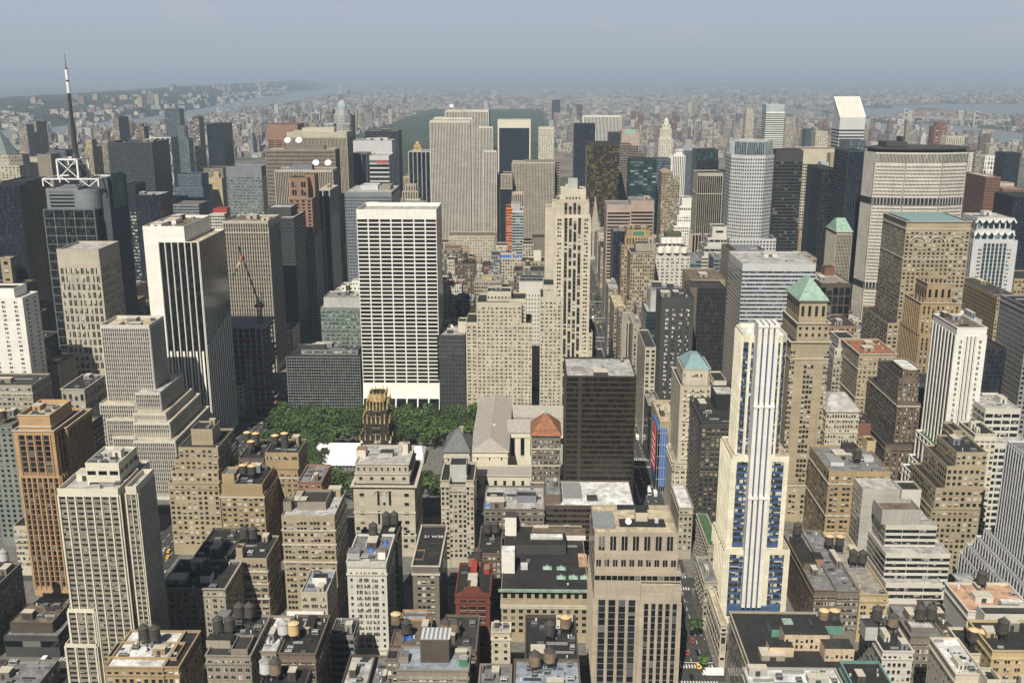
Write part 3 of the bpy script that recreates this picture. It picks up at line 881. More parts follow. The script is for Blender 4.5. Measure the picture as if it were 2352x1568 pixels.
bld('ribbed twin block', 'office_building', 'cream ribbed block with brown side right of the ribbed stone skyscraper', 'building', 1620,
    [T(1176, 1274, 373, S=VS(28, .45, 4, 'wdark', .4, 2, 6, .5, hf=.3), dep=40, roof='gravel', E=RB(4.2, .5, 3, .9, 'wdark')), T(1204, 1286, 369, S=RB(4.2, .45, 6, .9, 'wdark'), dy=22, dep=24, wall='taupe')], wall='limestone', sp='greybrown')
bld('dark foot block', 'office_building', 'narrow cream-topped dark block beside the ribbed stone skyscraper', 'building', 1590,
    [T(1144, 1176, 399, S=VS(9, .45, 4, 'wdark', .4, 2, 30, .3, hf=.3), dep=34), T(1148, 1177, 434, S=CW(10, 4, 'wnavy', 'darksteel'), dy=-6, dep=5)], wall='limestone', sp='greybrown')
bld('orange netted glass', 'office_tower', 'teal banded glass block with orange netted left flank under construction', 'building', 1420,
    [T(1176, 1203, 483, S=RB(4, .62, 3, .96, 'wteal', 3), dep=40, roof='greyroof'), T(1162, 1176, 477, S=RB(4, .5, 2, .9, 'wteal'), dy=1, dep=38, wall='orangepaint', E=None), T(1174, 1195, 466, S=None, dy=6, dep=14, wall='palegrey')], wall='silver')
bld('grey crown stub', 'office_building', 'grey-beige ribbed tower stub with orange cap behind the teal banded block', 'building', 1500,
    [T(1176, 1202, 444, S=VS(6, .45, 0, 'wdark', .3), dep=22, roof='orangepaint'), T(1182, 1202, 441, S=None, dy=4, dep=10, z0='0')], wall='limestone')
bld('cream setback tower', 'skyscraper', 'slender cream art deco tower with dark centre stripes at the avenue corner', 'skyscraper', 868,
    [T(1243, 1390, 826, S=G(17, 3.5, .58, .55, k=1), dep=40, dy=3),
     T(1241, 1290, 682, S=G(5, 3.5, .62, .5, k=2, mt=4), dep=38, dy=-1),
     T(1248, 1283, 654, S=G(4, 3.5, .6, .5, k=2, mt=4), dy=4, dep=30, z0='1'),
     T(1336, 1361, 764, S=G(3, 3.5, .6, .5, k=2, mt=3), dy=1, dep=34),
     T(1276, 1356, 493, S=[VS(4, .62, 3.5, 'win', .7, 3, 6, 7.2, hf=.25), G(2, 3.5, .165, .5, k=2, mt=3, ms=-8.2)], dep=34, dy=0),
     T(1279, 1352, 458, S=[VS(4, .62, 3.5, 'win', .7, 3, 1, 6, hf=.25)], dy=2, dep=28, z0='4'),
     T(1288, 1346, 434, S=VS(5, .45, 0, 'wdark', .6, 7, 1, 4), dy=4, dep=22, z0='5', par=2.2, clut=3),
     T(1305, 1327, 411, S=None, dy=10, dep=9, z0='6', wall='palegrey')], wall='cream', sp='umber', sill=True)
bld('blank cream slab', 'office_tower', 'plain cream slab with one column of small windows behind the art deco tower', 'tower', 915,
    [T(1252, 1277, 476, S=None, dep=24, roof='gravel'), T(1268, 1281, 462, S=None, dy=8, dep=14)], wall='cream')
bld('wide cream block', 'office_building', 'broad cream masonry block of paired windows behind the library', 'building', 868,
    [T(1070, 1096, 740, S=G(2, 3.55, .6, .48, k=2, mt=3), dep=36, dy=.5),
     T(1197, 1222, 742, S=G(3, 3.55, .6, .48, k=2, mt=3), dep=36, dy=.8),
     T(1095, 1198, 694, S=G(10, 3.55, .62, .48, k=2, mt=4), dep=36),
     T(1118, 1174, 669, S=G(7, 4, .5, .4, mt=4, mb=1), dy=9, dep=20, z0='2', clut=3), T(1170, 1208, 686, S=G(5, 3.5, .6, .48, k=2), dy=6, dep=28)], wall='cream')
bld('white pinhole block', 'office_building', 'blank white block dotted with tiny square windows and dark louvred top', 'building', 960,
    [T(1192, 1247, 647, S=G(8, 4.1, .36, .36, win='wdark', mt=12), dep=26), T(1195, 1247, 637, S=RB(5, .7, 4, .9, 'wdark', 1, 1), dy=6, dep=16, z0='0', wall='steel')], wall='offwhite')
bld('black netted block', 'office_building', 'black net-shrouded block right of the white gridded slab', 'building', 868,
    [T(1004, 1068, 769, S=G(8, 4, .5, .4, win='wnavy'), dep=36, roof='paleroof', clut=5), T(1052, 1071, 738, S=None, dy=14, dep=16, wall='cream')], wall='charcoal')
bld('dark curtain block', 'office_building', 'low wide dark glass block with fine white grid at the park edge', 'building', 868,
    [T(657, 826, 819, S=CW(30, 2.75, 'wdark', 'mullionpale', tv=.16, th=.36), yb=789, par=1.2, E=CW(8, 2.75, 'wdark', 'mullion', th=.34), clut=0),
     T(692, 822, 803, S=[G(9, 3.2, .86, .42, win='bandlit', mt=1, mb=.5)], dy=10, dep=20, z0='0', wall='steel', roof='darkroof', clut=6)], wall='slate')
bld('green office block', 'office_building', 'pale green office block with silver plant storey behind the dark gridded block', 'building', 966,
    [T(736, 836, 706, S=RB(3.9, .52, 9, .93, 'bandgreen', 3), dep=52, roof='paleroof', par=.7), T(743, 836, 683, S=None, dy=7, yb=668, z0='0', wall='palegrey', roof='gravel', clut=6)], wall='greygreen')
bld('white terrace top', 'office_building', 'white stepped rooftop terraces peeking out left of the white gridded slab', 'building', 1050,
    [T(768, 838, 668, S=G(8, 4, .4, .5, win='wdark', mt=1), dep=20, roof='gravel'), T(783, 838, 655, S=G(6, 4, .4, .5, win='wdark'), dy=6, dep=16, roof='greenroof'), T(808, 838, 644, S=G(4, 4, .4, .5, win='wdark'), dy=10, dep=10)], wall='white')
# --- low blocks between the white grid slab and the cream deco tower
for key, lab, Y, tl, wl in (
    ('gable brick', 'dark brown gabled loft with copper ridge below the ribbed stone skyscraper', 1180, [T(1020, 1058, 572, S=G(6, 3.7, .58, .55), dep=30, roof='brick', cor=.4), T(1026, 1044, 596, S=G(4, 3.7, .58, .55), dy=-24, dep=22, wall='cream')], 'greybrown'),
    ('brown infill', 'plain brown block with black tank house below the beige small-window block', 1110, [T(1045, 1091, 606, S=G(8, 3.7, .54, .55), dep=30, clut=3)], 'brown'),
    ('thin ochre shaft', 'thin ochre chimney-like shaft beside the brown block', 1190, [T(1066, 1077, 566, S=None, dep=8), T(1062, 1090, 590, S=G(4, 3.7, .58, .55), dy=-6, dep=20)], 'ochre'),
    ('cream stack', 'cream loft with stacked windows right of the beige small-window block', 1300, [T(1139, 1166, 563, S=G(5, 3.8, .58, .55), dep=24), T(1150, 1176, 580, S=G(5, 3.8, .58, .55), dy=-12, dep=20)], 'cream'),
    ('dark window stack', 'dark grey loft with white windows beside the cream stacked loft', 1170, [T(1128, 1148, 585, S=G(4, 3.8, .58, .55, win='wlit'), dep=26)], 'steel'),
    ('blue tarp roof', 'cream-fronted low block with blue sheet on its roof', 1240, [T(1148, 1200, 592, S=G(9, 3.8, .58, .55), dep=28, roof='bluetarp', clut=3)], 'limestone'),
    ('grey loft mid', 'grey-beige block with yellow rooftop hut in front of the dark window lofts', 1060, [T(1089, 1152, 644, S=RB(4, .45, 12, .7, 'band'), dep=34, clut=4, roof='gravel'), T(1109, 1130, 634, S=None, dy=8, dep=8, z0='0', wall='yellow')], 'stone'),
    ('thin cream wing', 'thin cream wall building hugging the right side of the white gridded slab', 990, [T(1005, 1026, 645, S=G(3, 3.7, .46, .55), dep=26)], 'cream'),
    ('white red roof', 'white loft with red tank base behind the thin cream wall', 1010, [T(1026, 1060, 653, S=G(6, 3.7, .58, .55), dep=26, clut=3, roof='brick')], 'offwhite'),
    ('black blue roof', 'low black brick block with bluish roof left of the broad cream block', 960, [T(1047, 1088, 690, S=G(6, 3.7, .58, .55), dep=34, roof='blueroof', clut=4)], 'umber'),
    ('dish roof', 'low roof with a big white dish above the black netted block', 912, [T(1008, 1068, 748, S=G(8, 3.7, .58, .55), dep=34, roof='gravel', clut=5)], 'concrete'),
    ('copper hut row', 'row of small cream lofts with a mint copper hut left of the deco tower', 1120, [T(1198, 1272, 600, S=G(12, 3.7, .58, .55), dep=30, clut=5), T(1226, 1243, 578, S=None, dy=6, dep=10, z0='0', wall='ivory', roof='copper')], 'sand'),
    ('brown loft row', 'brown loft row with dark tanks above the white pinhole block', 1040, [T(1180, 1262, 622, S=G(12, 3.7, .58, .55), dep=30, clut=6)], 'greybrown'),
    ('grey shade loft', 'grey block with shadowed side right of the orange netted block', 1330, [T(1223, 1252, 545, S=None, dep=30, wall='greybrown'), T(1200, 1226, 560, S=G(4, 3.8, .58, .55), dy=-4, dep=26)], 'limestone'),
    ):
    bld(key, 'loft_building', lab, 'building', Y, tl, wall=wl)

# ================================================================== right of the avenue
for key, lab, Y, tl, wl in (
    ('cream sliver', 'narrow cream office block beside the dark window-dotted tower on the avenue', 800, [T(1482, 1507, 797, S=G(2, 3.7, .58, .55), dep=60, roof='darkroof')], 'limestone'),
    ('avenue tan row', 'tan corner block on the avenue below the pink banded tower', 1010, [T(1411, 1437, 704, S=G(4, 3.7, .58, .55), dep=60, roof='creamroof')], 'sand'),
    ('avenue grey roof', 'grey-roofed low block right of the tan corner block', 985, [T(1421, 1448, 715, S=G(5, 3.7, .58, .55), dep=22, roof='gravel', clut=2)], 'greybrown'),
    ('avenue narrow stone', 'narrow stone block with tall piers on the avenue', 930, [T(1438, 1462, 738, S=VS(4, .5, 0, 'wdark', .4), dep=40, roof='gravel')], 'limestone'),
    ('avenue plain block', 'stone block with two-bay front left of the green glass tower', 905, [T(1454, 1476, 746, S=G(2, 4, .4, .6), dep=44, roof='gravel', clut=2)], 'stone'),
    ('avenue rear row', 'brown cornice block behind the two-bay stone block', 950, [T(1463, 1500, 706, S=G(7, 3.7, .58, .55), dep=30, roof='gravel', clut=3)], 'greybrown'),
    ('low shop row', 'low shop row by the avenue trees with pale roofs', 1090, [T(1398, 1420, 660, S=G(5, 3.7, .58, .55), dep=50, roof='paleroof', clut=3)], 'stone'),
    ('far avenue cream', 'cream block on the far avenue right of the church spire', 1560, [T(1373, 1394, 535, S=G(5, 3.7, .58, .55), dep=50, roof='gravel', clut=3)], 'cream'),
    ('far avenue tan', 'tan block on the far avenue with shop base', 1440, [T(1380, 1396, 568, S=G(4, 3.7, .58, .55), dep=60)], 'sand'),
    ):
    bld(key, 'loft_building', lab, 'building', Y, tl, wall=wl)
bld('dotted dark tower', 'hotel_tower', 'dark grey brick tower with four columns of white windows', 'tower', 780,
    [T(1520, 1595, 683, S=G(4, 3.6, .48, .5, k=2, win='wlit', mt=9, ms=2), dep=36, par=2.2, Wt=None, roof='darkroof', clut=4)], wall='charcoal')
bld('green penthouse block', 'office_building', 'green glass block with blank grey plant storey on the avenue side', 'building', 862,
    [T(1485, 1566, 716, S=RB(3.7, .62, 8, .95, 'wteal'), dep=40, roof='paleroof'), T(1495, 1568, 668, S=None, dy=6, dep=30, z0='0', wall='palegrey', roof='greyroof', clut=6)], wall='greenblack')
bld('black wire block', 'office_tower', 'black gridded block with flat dark roof and brown left wall', 'tower', 822,
    [T(1602, 1668, 662, S=CW(16, 3.7, 'wdark', 'darksteel', mt=3, tv=.5, th=.4), yb=645, Wt=None), T(1586, 1602, 660, S=None, dy=1, dep=36, wall='brown')], wall='black', roof='darkroof')
bld('silver band tower', 'office_tower', 'silver banded glass tower with broad white roof right of the avenue', 'tower', 880,
    [T(1706, 1874, 606, S=RB(3.7, .52, 26, .95, 'bandblue', 6), yb=578, roof='paleroof', par=.8, clut=4, Wt=RB(3.7, .52, 10, .95, 'wdark', 6))], wall='silver')
bld('frame roof tower', 'office_tower', 'dark tower crowned by an open steel roof frame behind the silver banded tower', 'tower', 985,
    [T(1692, 1757, 574, S=VS(6, .8, 0, 'wdark', .4, 2), dep=30, par=6, roof='darkroof', clut=5), T(1676, 1694, 575, S=None, dy=1, dep=44, wall='taupe')], wall='steel')
bld('deco crown tower', 'office_tower', 'white art deco tower with scalloped stepped crown and green roof', 'tower', 1060,
    [T(1506, 1585, 588, S=G(7, 3.7, .6, .5, k=2), dep=40), T(1509, 1581, 570, S=G(4, 5, .4, .6, win='wdark', mt=2, mb=1), dy=3, dep=34, z0='0', cut=.08), T(1519, 1569, 548, S=G(4, 5, .4, .6, win='wdark', mt=2, mb=1), dy=6, dep=26, z0='1', cut=.1), T(1530, 1566, 536, S=None, dy=9, dep=18, z0='2', wall='umber', roof='greenroof')], wall='offwhite')
bld('tan office pair', 'office_tower', 'tan office tower with wide cornice left of the white deco crown', 'tower', 1005,
    [T(1449, 1504, 580, S=G(10, 3.7, .58, .55), dep=36, cor=.7), T(1461, 1506, 559, S=G(7, 3.7, .58, .55), dy=12, dep=20, z0='0', wall='stone', clut=3), T(1440, 1504, 690, S=G(12, 3.7, .58, .55), dy=-2, dep=30)], wall='sand')
bld('orange setback tower', 'office_tower', 'orange brick setback tower with a gold and green panel near the top', 'tower', 1150,
    [T(1428, 1502, 562, S=G(11, 3.7, .54, .55), dep=40), T(1438, 1498, 541, S=VS(9, .4, 0, 'wdark', .3, 3, 1), dy=4, dep=30, z0='0'), T(1440, 1494, 527, S=None, dy=6, dep=24, z0='1', clut=2)], wall='ochre')
bld('blue sliver tower', 'office_tower', 'thin dark blue glass tower between pink banded and orange brick towers', 'tower', 1170,
    [T(1409, 1441, 531, S=CW(6, 3.9, 'wnavy', 'darksteel'), dep=34, roof='greyroof', clut=3)], wall='slate')
bld('pink band tower', 'office_tower', 'pink stone tower with long black horizontal window bands', 'tower', 1255,
    [T(1394, 1450, 470, S=RB(4.3, .52, 1, .93, 'wdark', 9), dep=44, roof='greyroof'), T(1449, 1503, 461, S=RB(4.3, .52, 1, .93, 'wdark', 13), dy=.6, dep=43, roof='greyroof', clut=3)], wall='pink')
bld('bronze panel tower', 'office_tower', 'dark bronze tower flecked with amber panels behind the spire', 'tower', 1700,
    [T(1349, 1423, 327, S=G(15, 4.2, .86, .8, win='wamber', mt=6), dep=40)], wall='bronze')
bld('sawtooth brown tower', 'office_tower', 'brown tower whose roof steps down to the right in saw teeth', 'tower', 1790,
    [T(1422, 1450, 331, S=RB(4.2, .45, 5, .8, 'wdark'), dep=40), T(1449, 1463, 338, S=RB(4.2, .45, 3, .8, 'wdark'), dy=1, dep=36), T(1462, 1477, 350, S=RB(4.2, .45, 3, .8, 'wdark'), dy=2, dep=34)], wall='greybrown')
bld('navy slab centre', 'office_tower', 'plain navy slab in front of the white-ribbed tower by the park', 'tower', 2150,
    [T(1319, 1367, 284, S=CW(14, 4.2, 'wnavy', 'darksteel', th=.2), dep=36)], wall='navy')
bld('white rib tower', 'office_tower', 'wide white tower of close vertical ribs near the park corner', 'tower', 2480,
    [T(1340, 1427, 266, S=VS(27, .5, 0, 'wdark', .8, 3, 4, .4), dep=40)], wall='white')
bld('grey glass block', 'office_tower', 'dark grey glass block overlapping the white-ribbed tower', 'tower', 2380,
    [T(1397, 1427, 304, S=CW(9, 4, 'wdark', 'mullion'), dep=30)], wall='slate')
bld('pink pediment tower', 'office_tower', 'pink granite tower with a notched top and mint roof', 'tower', 2230,
    [T(1428, 1468, 308, S=[G(6, 30, .5, .8, win='wdark', mt=22, mb=3)], dep=36)], wall='pink')
bld('cream peak tower', 'hotel_tower', 'slender cream tower narrowing to a small peaked crown', 'tower', 2420,
    [T(1513, 1545, 318, S=G(8, 4.2, .5, .5), dep=34), T(1516, 1543, 296, S=G(6, 4.2, .5, .5), dy=3, dep=26, z0='0'), T(1521, 1540, 286, S=G(2, 4.2, .4, .5), dy=6, dep=18, z0='1'), T(1526, 1536, 276, S=None, dy=9, dep=10, z0='2')], wall='ivory')
bld('teal dark tower', 'office_tower', 'dark teal glass tower with rounded green bands', 'tower', 1650,
    [T(1448, 1509, 367, S=RB(4.4, .7, 6, .95, 'wteal', 3), dep=50)], wall='greenblack')
bld('teal rear tower', 'office_tower', 'blue-grey glass tower peeking out right of the dark teal tower', 'tower', 1730,
    [T(1509, 1541, 365, S=RB(4.4, .6, 3, .95, 'bandblue'), dep=40)], wall='bluegrey')
bld('white pier tower', 'hotel_tower', 'small white ribbed tower with domed top, right of centre skyline', 'tower', 1800,
    [T(1545, 1574, 357, S=VS(7, .45, 0, 'wdark', .5), dep=30), T(1549, 1572, 348, S=None, dy=3, dep=22, z0='0', cut=.2)], wall='white')
bld('black pyramid cap', 'office_tower', 'grey tower with small dark pyramid frame cap right of the white ribbed tower', 'tower', 1950,
    [T(1564, 1600, 345, S=G(8, 4, .5, .5, win='wdark'), dep=34)], wall='bluegrey')
bld('dark teal box', 'office_tower', 'dark green-black boxy tower with sloped front roof', 'tower', 1750,
    [T(1599, 1650, 344, S=CW(12, 4.2, 'wteal', 'darksteel'), dep=40), T(1600, 1651, 368, S=CW(12, 4.2, 'wdark', 'darksteel'), dy=-12, dep=11)], wall='greenblack')
bld('tan deco spire', 'hotel_tower', 'tan gothic brick tower with gabled top behind the white ziggurat', 'tower', 1450,
    [T(1520, 1546, 395, S=G(6, 3.9, .58, .55), dep=34), T(1545, 1562, 409, S=G(4, 3.9, .58, .55), dy=1, dep=30, roof='copper'), T(1518, 1552, 502, S=G(9, 3.9, .58, .55), dy=-16, dep=15)], wall='tan')
bld('white ziggurat', 'office_building', 'white ziggurat of square windows stepping down to the left', 'building', 1350,
    [T(1548, 1597, 518, S=G(10, 4, .62, .5), dep=40), T(1556, 1596, 494, S=G(8, 4, .62, .5), dy=3, dep=34, z0='0'), T(1561, 1595, 472, S=G(7, 4, .62, .5), dy=6, dep=28, z0='1'), T(1567, 1592, 454, S=G(1, 8, .7, .4, win='wdark', mt=9), dy=9, dep=22, z0='2')], wall='white')
bld('cream stripe dark tower', 'office_tower', 'dark tower with cream vertical stripes and cream top band', 'tower', 1270,
    [T(1603, 1661, 397, S=VS(12, .7, 0, 'wbronze', .6, 4, 6, .3), dep=40, led=(26.0,), Wt=None), T(1590, 1612, 536, S=VS(3, .7, 0, 'wbronze', .5), dy=-6, dep=24), T(1659, 1682, 395, S=None, dy=10, dep=40, wall='slate')], wall='limestone')
bld('white stack terraces', 'apartment_tower', 'white banded terraces narrowing upward left of the rounded grey tower', 'building', 1120,
    [T(1612, 1672, 588, S=RB(3.8, .5, 4, .9, 'band'), dep=40), T(1618, 1670, 566, S=RB(3.8, .5, 4, .9, 'band'), dy=3, dep=34, z0='0'), T(1626, 1670, 545, S=RB(3.8, .5, 3, .9, 'band'), dy=5, dep=28, z0='1'), T(1637, 1670, 520, S=RB(3.8, .5, 1, .5, 'band', 4), dy=8, dep=22, z0='2')], wall='offwhite')
bld('teal low glass', 'office_building', 'low teal glass block below the white ziggurat', 'building', 1090,
    [T(1585, 1612, 594, S=RB(4, .6, 2, .95, 'wteal'), dep=40, roof='greyroof', clut=2)], wall='steel')
bld('brown low roof', 'office_building', 'low tan-brown block with roof plant left of the silver banded tower', 'building', 960,
    [T(1588, 1666, 642, S=RB(5, .3, 3, .2, 'wdark'), dep=60, roof='brownroof', clut=5)], wall='sand')
bld('grey low glass', 'office_building', 'low grey glass block left of the rounded grey tower base', 'building', 1060,
    [T(1640, 1676, 592, S=RB(4, .5, 3, .9, 'wteal'), dep=34, roof='gravel', clut=3)], wall='steel')
bld('rounded grey tower', 'office_tower', 'grey gridded octagonal tower with pale green glass crown', 'tower', 1130,
    [T(1676, 1783, 548, S=G(14, 3.9, .55, .5, win='wdark'), dep=60), T(1685, 1785, 357, S=G(8, 3.9, .58, .5, k=1, win='wdark', mt=3), dy=3, dep=58, cut=.27), T(1693, 1781, 325, S=VS(9, .86, 0, 'wsky', .5, 1, 1, .2), dy=7, dep=48, z0='1', cut=.27, roof='paleroof', wall='mist')], wall='silver')
bld('dark glass slab right', 'office_tower', 'dark grey-green glass slab right of the rounded grey tower', 'tower', 1290,
    [T(1783, 1846, 345, S=RB(4.2, .6, 10, .94, 'wdark', 14), dep=40)], wall='charcoal')
bld('cream egg crate', 'office_tower', 'cream egg-crate gridded tower behind the dark slabs on the right', 'tower', 1420,
    [T(1840, 1922, 342, S=[G(14, 13, .72, .8, win='wdark', mt=3, mb=400), G(14, 4.1, .72, .5, win='wdark', mt=20)], dep=44, roof='brownroof')], wall='cream')
bld('teal top tower', 'office_tower', 'slim pale tower with mint glass top and a roof mast', 'tower', 2150,
    [T(1760, 1803, 257, S=RB(4.4, .52, 1, .995, 'wteal', 3), dep=40), T(1760.5, 1802.5, 240, S=None, dy=.5, dep=38, z0='0', wall='mist', roof='whiteroof')], wall='white')
bld('slant roof tower', 'skyscraper', 'silver banded tower with a steep white slanted roof', 'skyscraper', 2000,
    [T(1930, 1988, 270, S=RB(6.3, .5, 1, .995, 'wdark', 22), dep=50, Wt=RB(6.3, .5, 1, .995, 'wdark', 22))], wall='silver')
bld('blue wedge block', 'office_tower', 'blue-green glass block in front of the slant-roofed tower', 'tower', 1500,
    [T(1947, 1991, 323, S=CW(6, 5, 'wsky', 'mullion'), dep=40)], wall='teal')
bld('ribbed black tower', 'office_tower', 'black tower with pale vertical ribs left of the wide octagonal tower', 'tower', 1180,
    [T(1950, 1990, 347, S=VS(7, .84, 0, 'wnavy', .6, 1, 4, .3), dep=56, Wt=RB(4, .5, 12, .9, 'wnavy'))], wall='slate')
bld('black twin tower', 'office_tower', 'black glass tower with a tiny mint cap behind it, right', 'tower', 1240,
    [T(1890, 1926, 389, S=CW(9, 4, 'wdark', 'darksteel'), dep=70, Wt=VS(12, .8, 0, 'wnavy', .4)), T(1886, 1904, 372, S=None, dy=80, dep=14, wall='mist', roof='copper')], wall='navy')
bld('tan slim shaft', 'office_tower', 'slim tan shaft squeezed between the black towers, right', 'tower', 1330,
    [T(1836, 1850, 528, S=G(2, 4, .3, .4), dep=20), T(1908, 1922, 352, S=None, dy=60, dep=16)], wall='sand')
bld('gothic green roof', 'office_tower', 'grey gothic tower with steep pale green roof, half hidden by the octagonal tower', 'tower', 1136,
    [T(1922, 1958, 532, S=VS(10, .5, 4, 'wdark', .4, 4, 6, .4, hf=.3), dep=40, cor=1.0)], wall='stone', sp='greybrown')
bld('octagon tower', 'skyscraper', 'huge wide octagonal concrete tower with two dark open bands', 'skyscraper', 1090,
    [T(1986, 2224, 351, S=None, dep=50)], wall='palestone', polys={0: [(1986, 30), (2012, 6), (2083, 0), (2167, 0), (2224, 10), (2220, 36), (2180, 60), (2020, 60)]})
bld('tan arcade tower', 'office_tower', 'massive tan brick tower with gothic arches and mint hip roof, right', 'tower', 880,
    [T(2040, 2236, 742, S=G(16, 3.6, .58, .55), dep=70, dy=-4),
     T(2083, 2231, 508, S=[G(14, 3.6, .55, .52, k=1, mt=9), G(15, 4, .4, .4, mt=5, mb=700)], dep=60, cor=1.0, led=(7.0, 33.0))], wall='sand', sp='brown')
bld('ribbed gothic tower', 'office_tower', 'slim ochre gothic tower with pinnacles in front of the massive tan tower', 'tower', 775,
    [T(2112, 2210, 768, S=VS(9, .4, 3.6, 'win', .5, 3, 6, 1, hf=.35), dep=44),
     T(2116, 2208, 695, S=VS(8, .4, 3.6, 'win', .5, 3, 1, 1, hf=.35), dy=3, dep=36, z0='0', cor=.6),
     T(2131, 2190, 650, S=G(4, 16, .4, .7, win='wdark', mt=4, mb=2), dy=7, dep=24, z0='1', cor=.5)], wall='ochre', sp='brown')
bld('white chevron tower', 'office_tower', 'white stone and green glass tower with zigzag trim at its top, right', 'tower', 1000,
    [T(2236, 2338, 552, S=[CW(6, 3.9, 'wteal', 'silver', ms=10, tv=1.2, mt=3, th=.3), G(2, 3.9, .13, .45, k=3, win='win', mt=8, ms=-7)], dep=46), T(2239, 2332, 530, S=G(6, 12, .7, .8, win='wteal', mt=2, mb=1), dy=2, dep=42, z0='0'), T(2246, 2325, 500, S=G(6, 10, .72, .7, win='wteal', mt=3, mb=1), dy=4, dep=36, z0='1', roof='paleroof', clut=3)], wall='silver')
bld('brown dotted tower', 'office_tower', 'brown brick tower dotted with dark windows right of the octagonal tower', 'tower', 1400,
    [T(2265, 2299, 406, S=G(9, 4, .5, .5, win='wdark'), dep=74, Wt=G(14, 4, .4, .4, win='wdark'), roof='paleroof')], wall='brick')
bld('navy edge slab', 'office_tower', 'plain navy slab near the right edge of the skyline', 'tower', 1700,
    [T(2312, 2345, 352, S=CW(8, 4, 'wnavy', 'darksteel'), dep=40)], wall='navy')
bld('black edge tower', 'office_tower', 'black tower cut by the right frame edge above the zigzag-topped tower', 'tower', 1150,
    [T(2330, 2420, 452, S=CW(12, 4, 'wnavy', 'darksteel'), dep=50)], wall='black')
bld('brick low right', 'apartment_building', 'brick apartment block with dark balconies at the right edge', 'building', 1480,
    [T(2304, 2350, 432, S=G(9, 4, .55, .5, win='wdark'), dep=30, roof='gravel'), T(2298, 2330, 420, S=None, dy=40, dep=20, wall='limestone')], wall='terracotta')
bld('long brown hotel', 'hotel_building', 'long ochre block with red rooftop box and shaded left flank', 'building', 896,
    [T(2291, 2345, 682, S=G(8, 3.7, .55, .5), dep=94, roof='darkroof', Wt=G(22, 3.7, .46, .55, win='wdark'), clut=5)], wall='ochre')
bld('tan block far right', 'hotel_building', 'tan masonry block with chimney behind the long ochre block', 'building', 1080,
    [T(2330, 2420, 640, S=G(10, 3.7, .58, .55), dep=50)], wall='ochre')
bld('dark frame block', 'office_building', 'dark brown block with wide bay grid left of the octagonal tower base', 'building', 955,
    [T(1886, 1956, 650, S=G(5, 9, .8, .85, win='wdark', mt=4), dep=60, roof='gravel', clut=5), T(1895, 1918, 614, S=None, dy=44, dep=14, wall='brick')], wall='umber')
bld('tan clutter roof', 'office_building', 'tan block with jumbled roof huts behind the silver banded tower', 'building', 1060,
    [T(1790, 1876, 592, S=G(10, 3.7, .46, .55), dep=40, roof='gravel', clut=8)], wall='sand')
bld('brick gable house', 'club_building', 'brown brick block with a gabled centre below the octagonal tower', 'building', 850,
    [T(1904, 1968, 748, S=G(11, 3.6, .58, .55), dep=44, roof='darkroof', clut=4)], wall='terracotta')
bld('white roof hall', 'hall_building', 'low pale-roofed hall between the octagonal tower foot and the tan tower', 'building', 760,
    [T(2214, 2256, 734, S=None, dep=60, roof='whiteroof', Wt=None, clut=3)], wall='palegrey')
bld('steel glass right', 'office_tower', 'dark glass tower sliver between white deco tower and grey slab', 'tower', 694,
    [T(2262, 2312, 800, S=CW(8, 3.8, 'wnavy', 'darksteel'), dep=44)], wall='navy')
bld('dark brick mid', 'office_tower', 'dark blue-black office block left of the white deco tower', 'tower', 745,
    [T(2110, 2168, 880, S=G(8, 3.6, .55, .5, win='wnavy'), dep=28)], wall='slate')
bld('brick hut tower', 'loft_building', 'red-brown brick hut tower with black tank right of the grey hipped roof', 'building', 700,
    [T(1968, 2001, 972, S=None, dep=26, roof='tar', clut=3), T(1972, 2012, 1012, S=G(4, 3.6, .58, .55), dy=-8, dep=8, wall='ochre')], wall='brick')

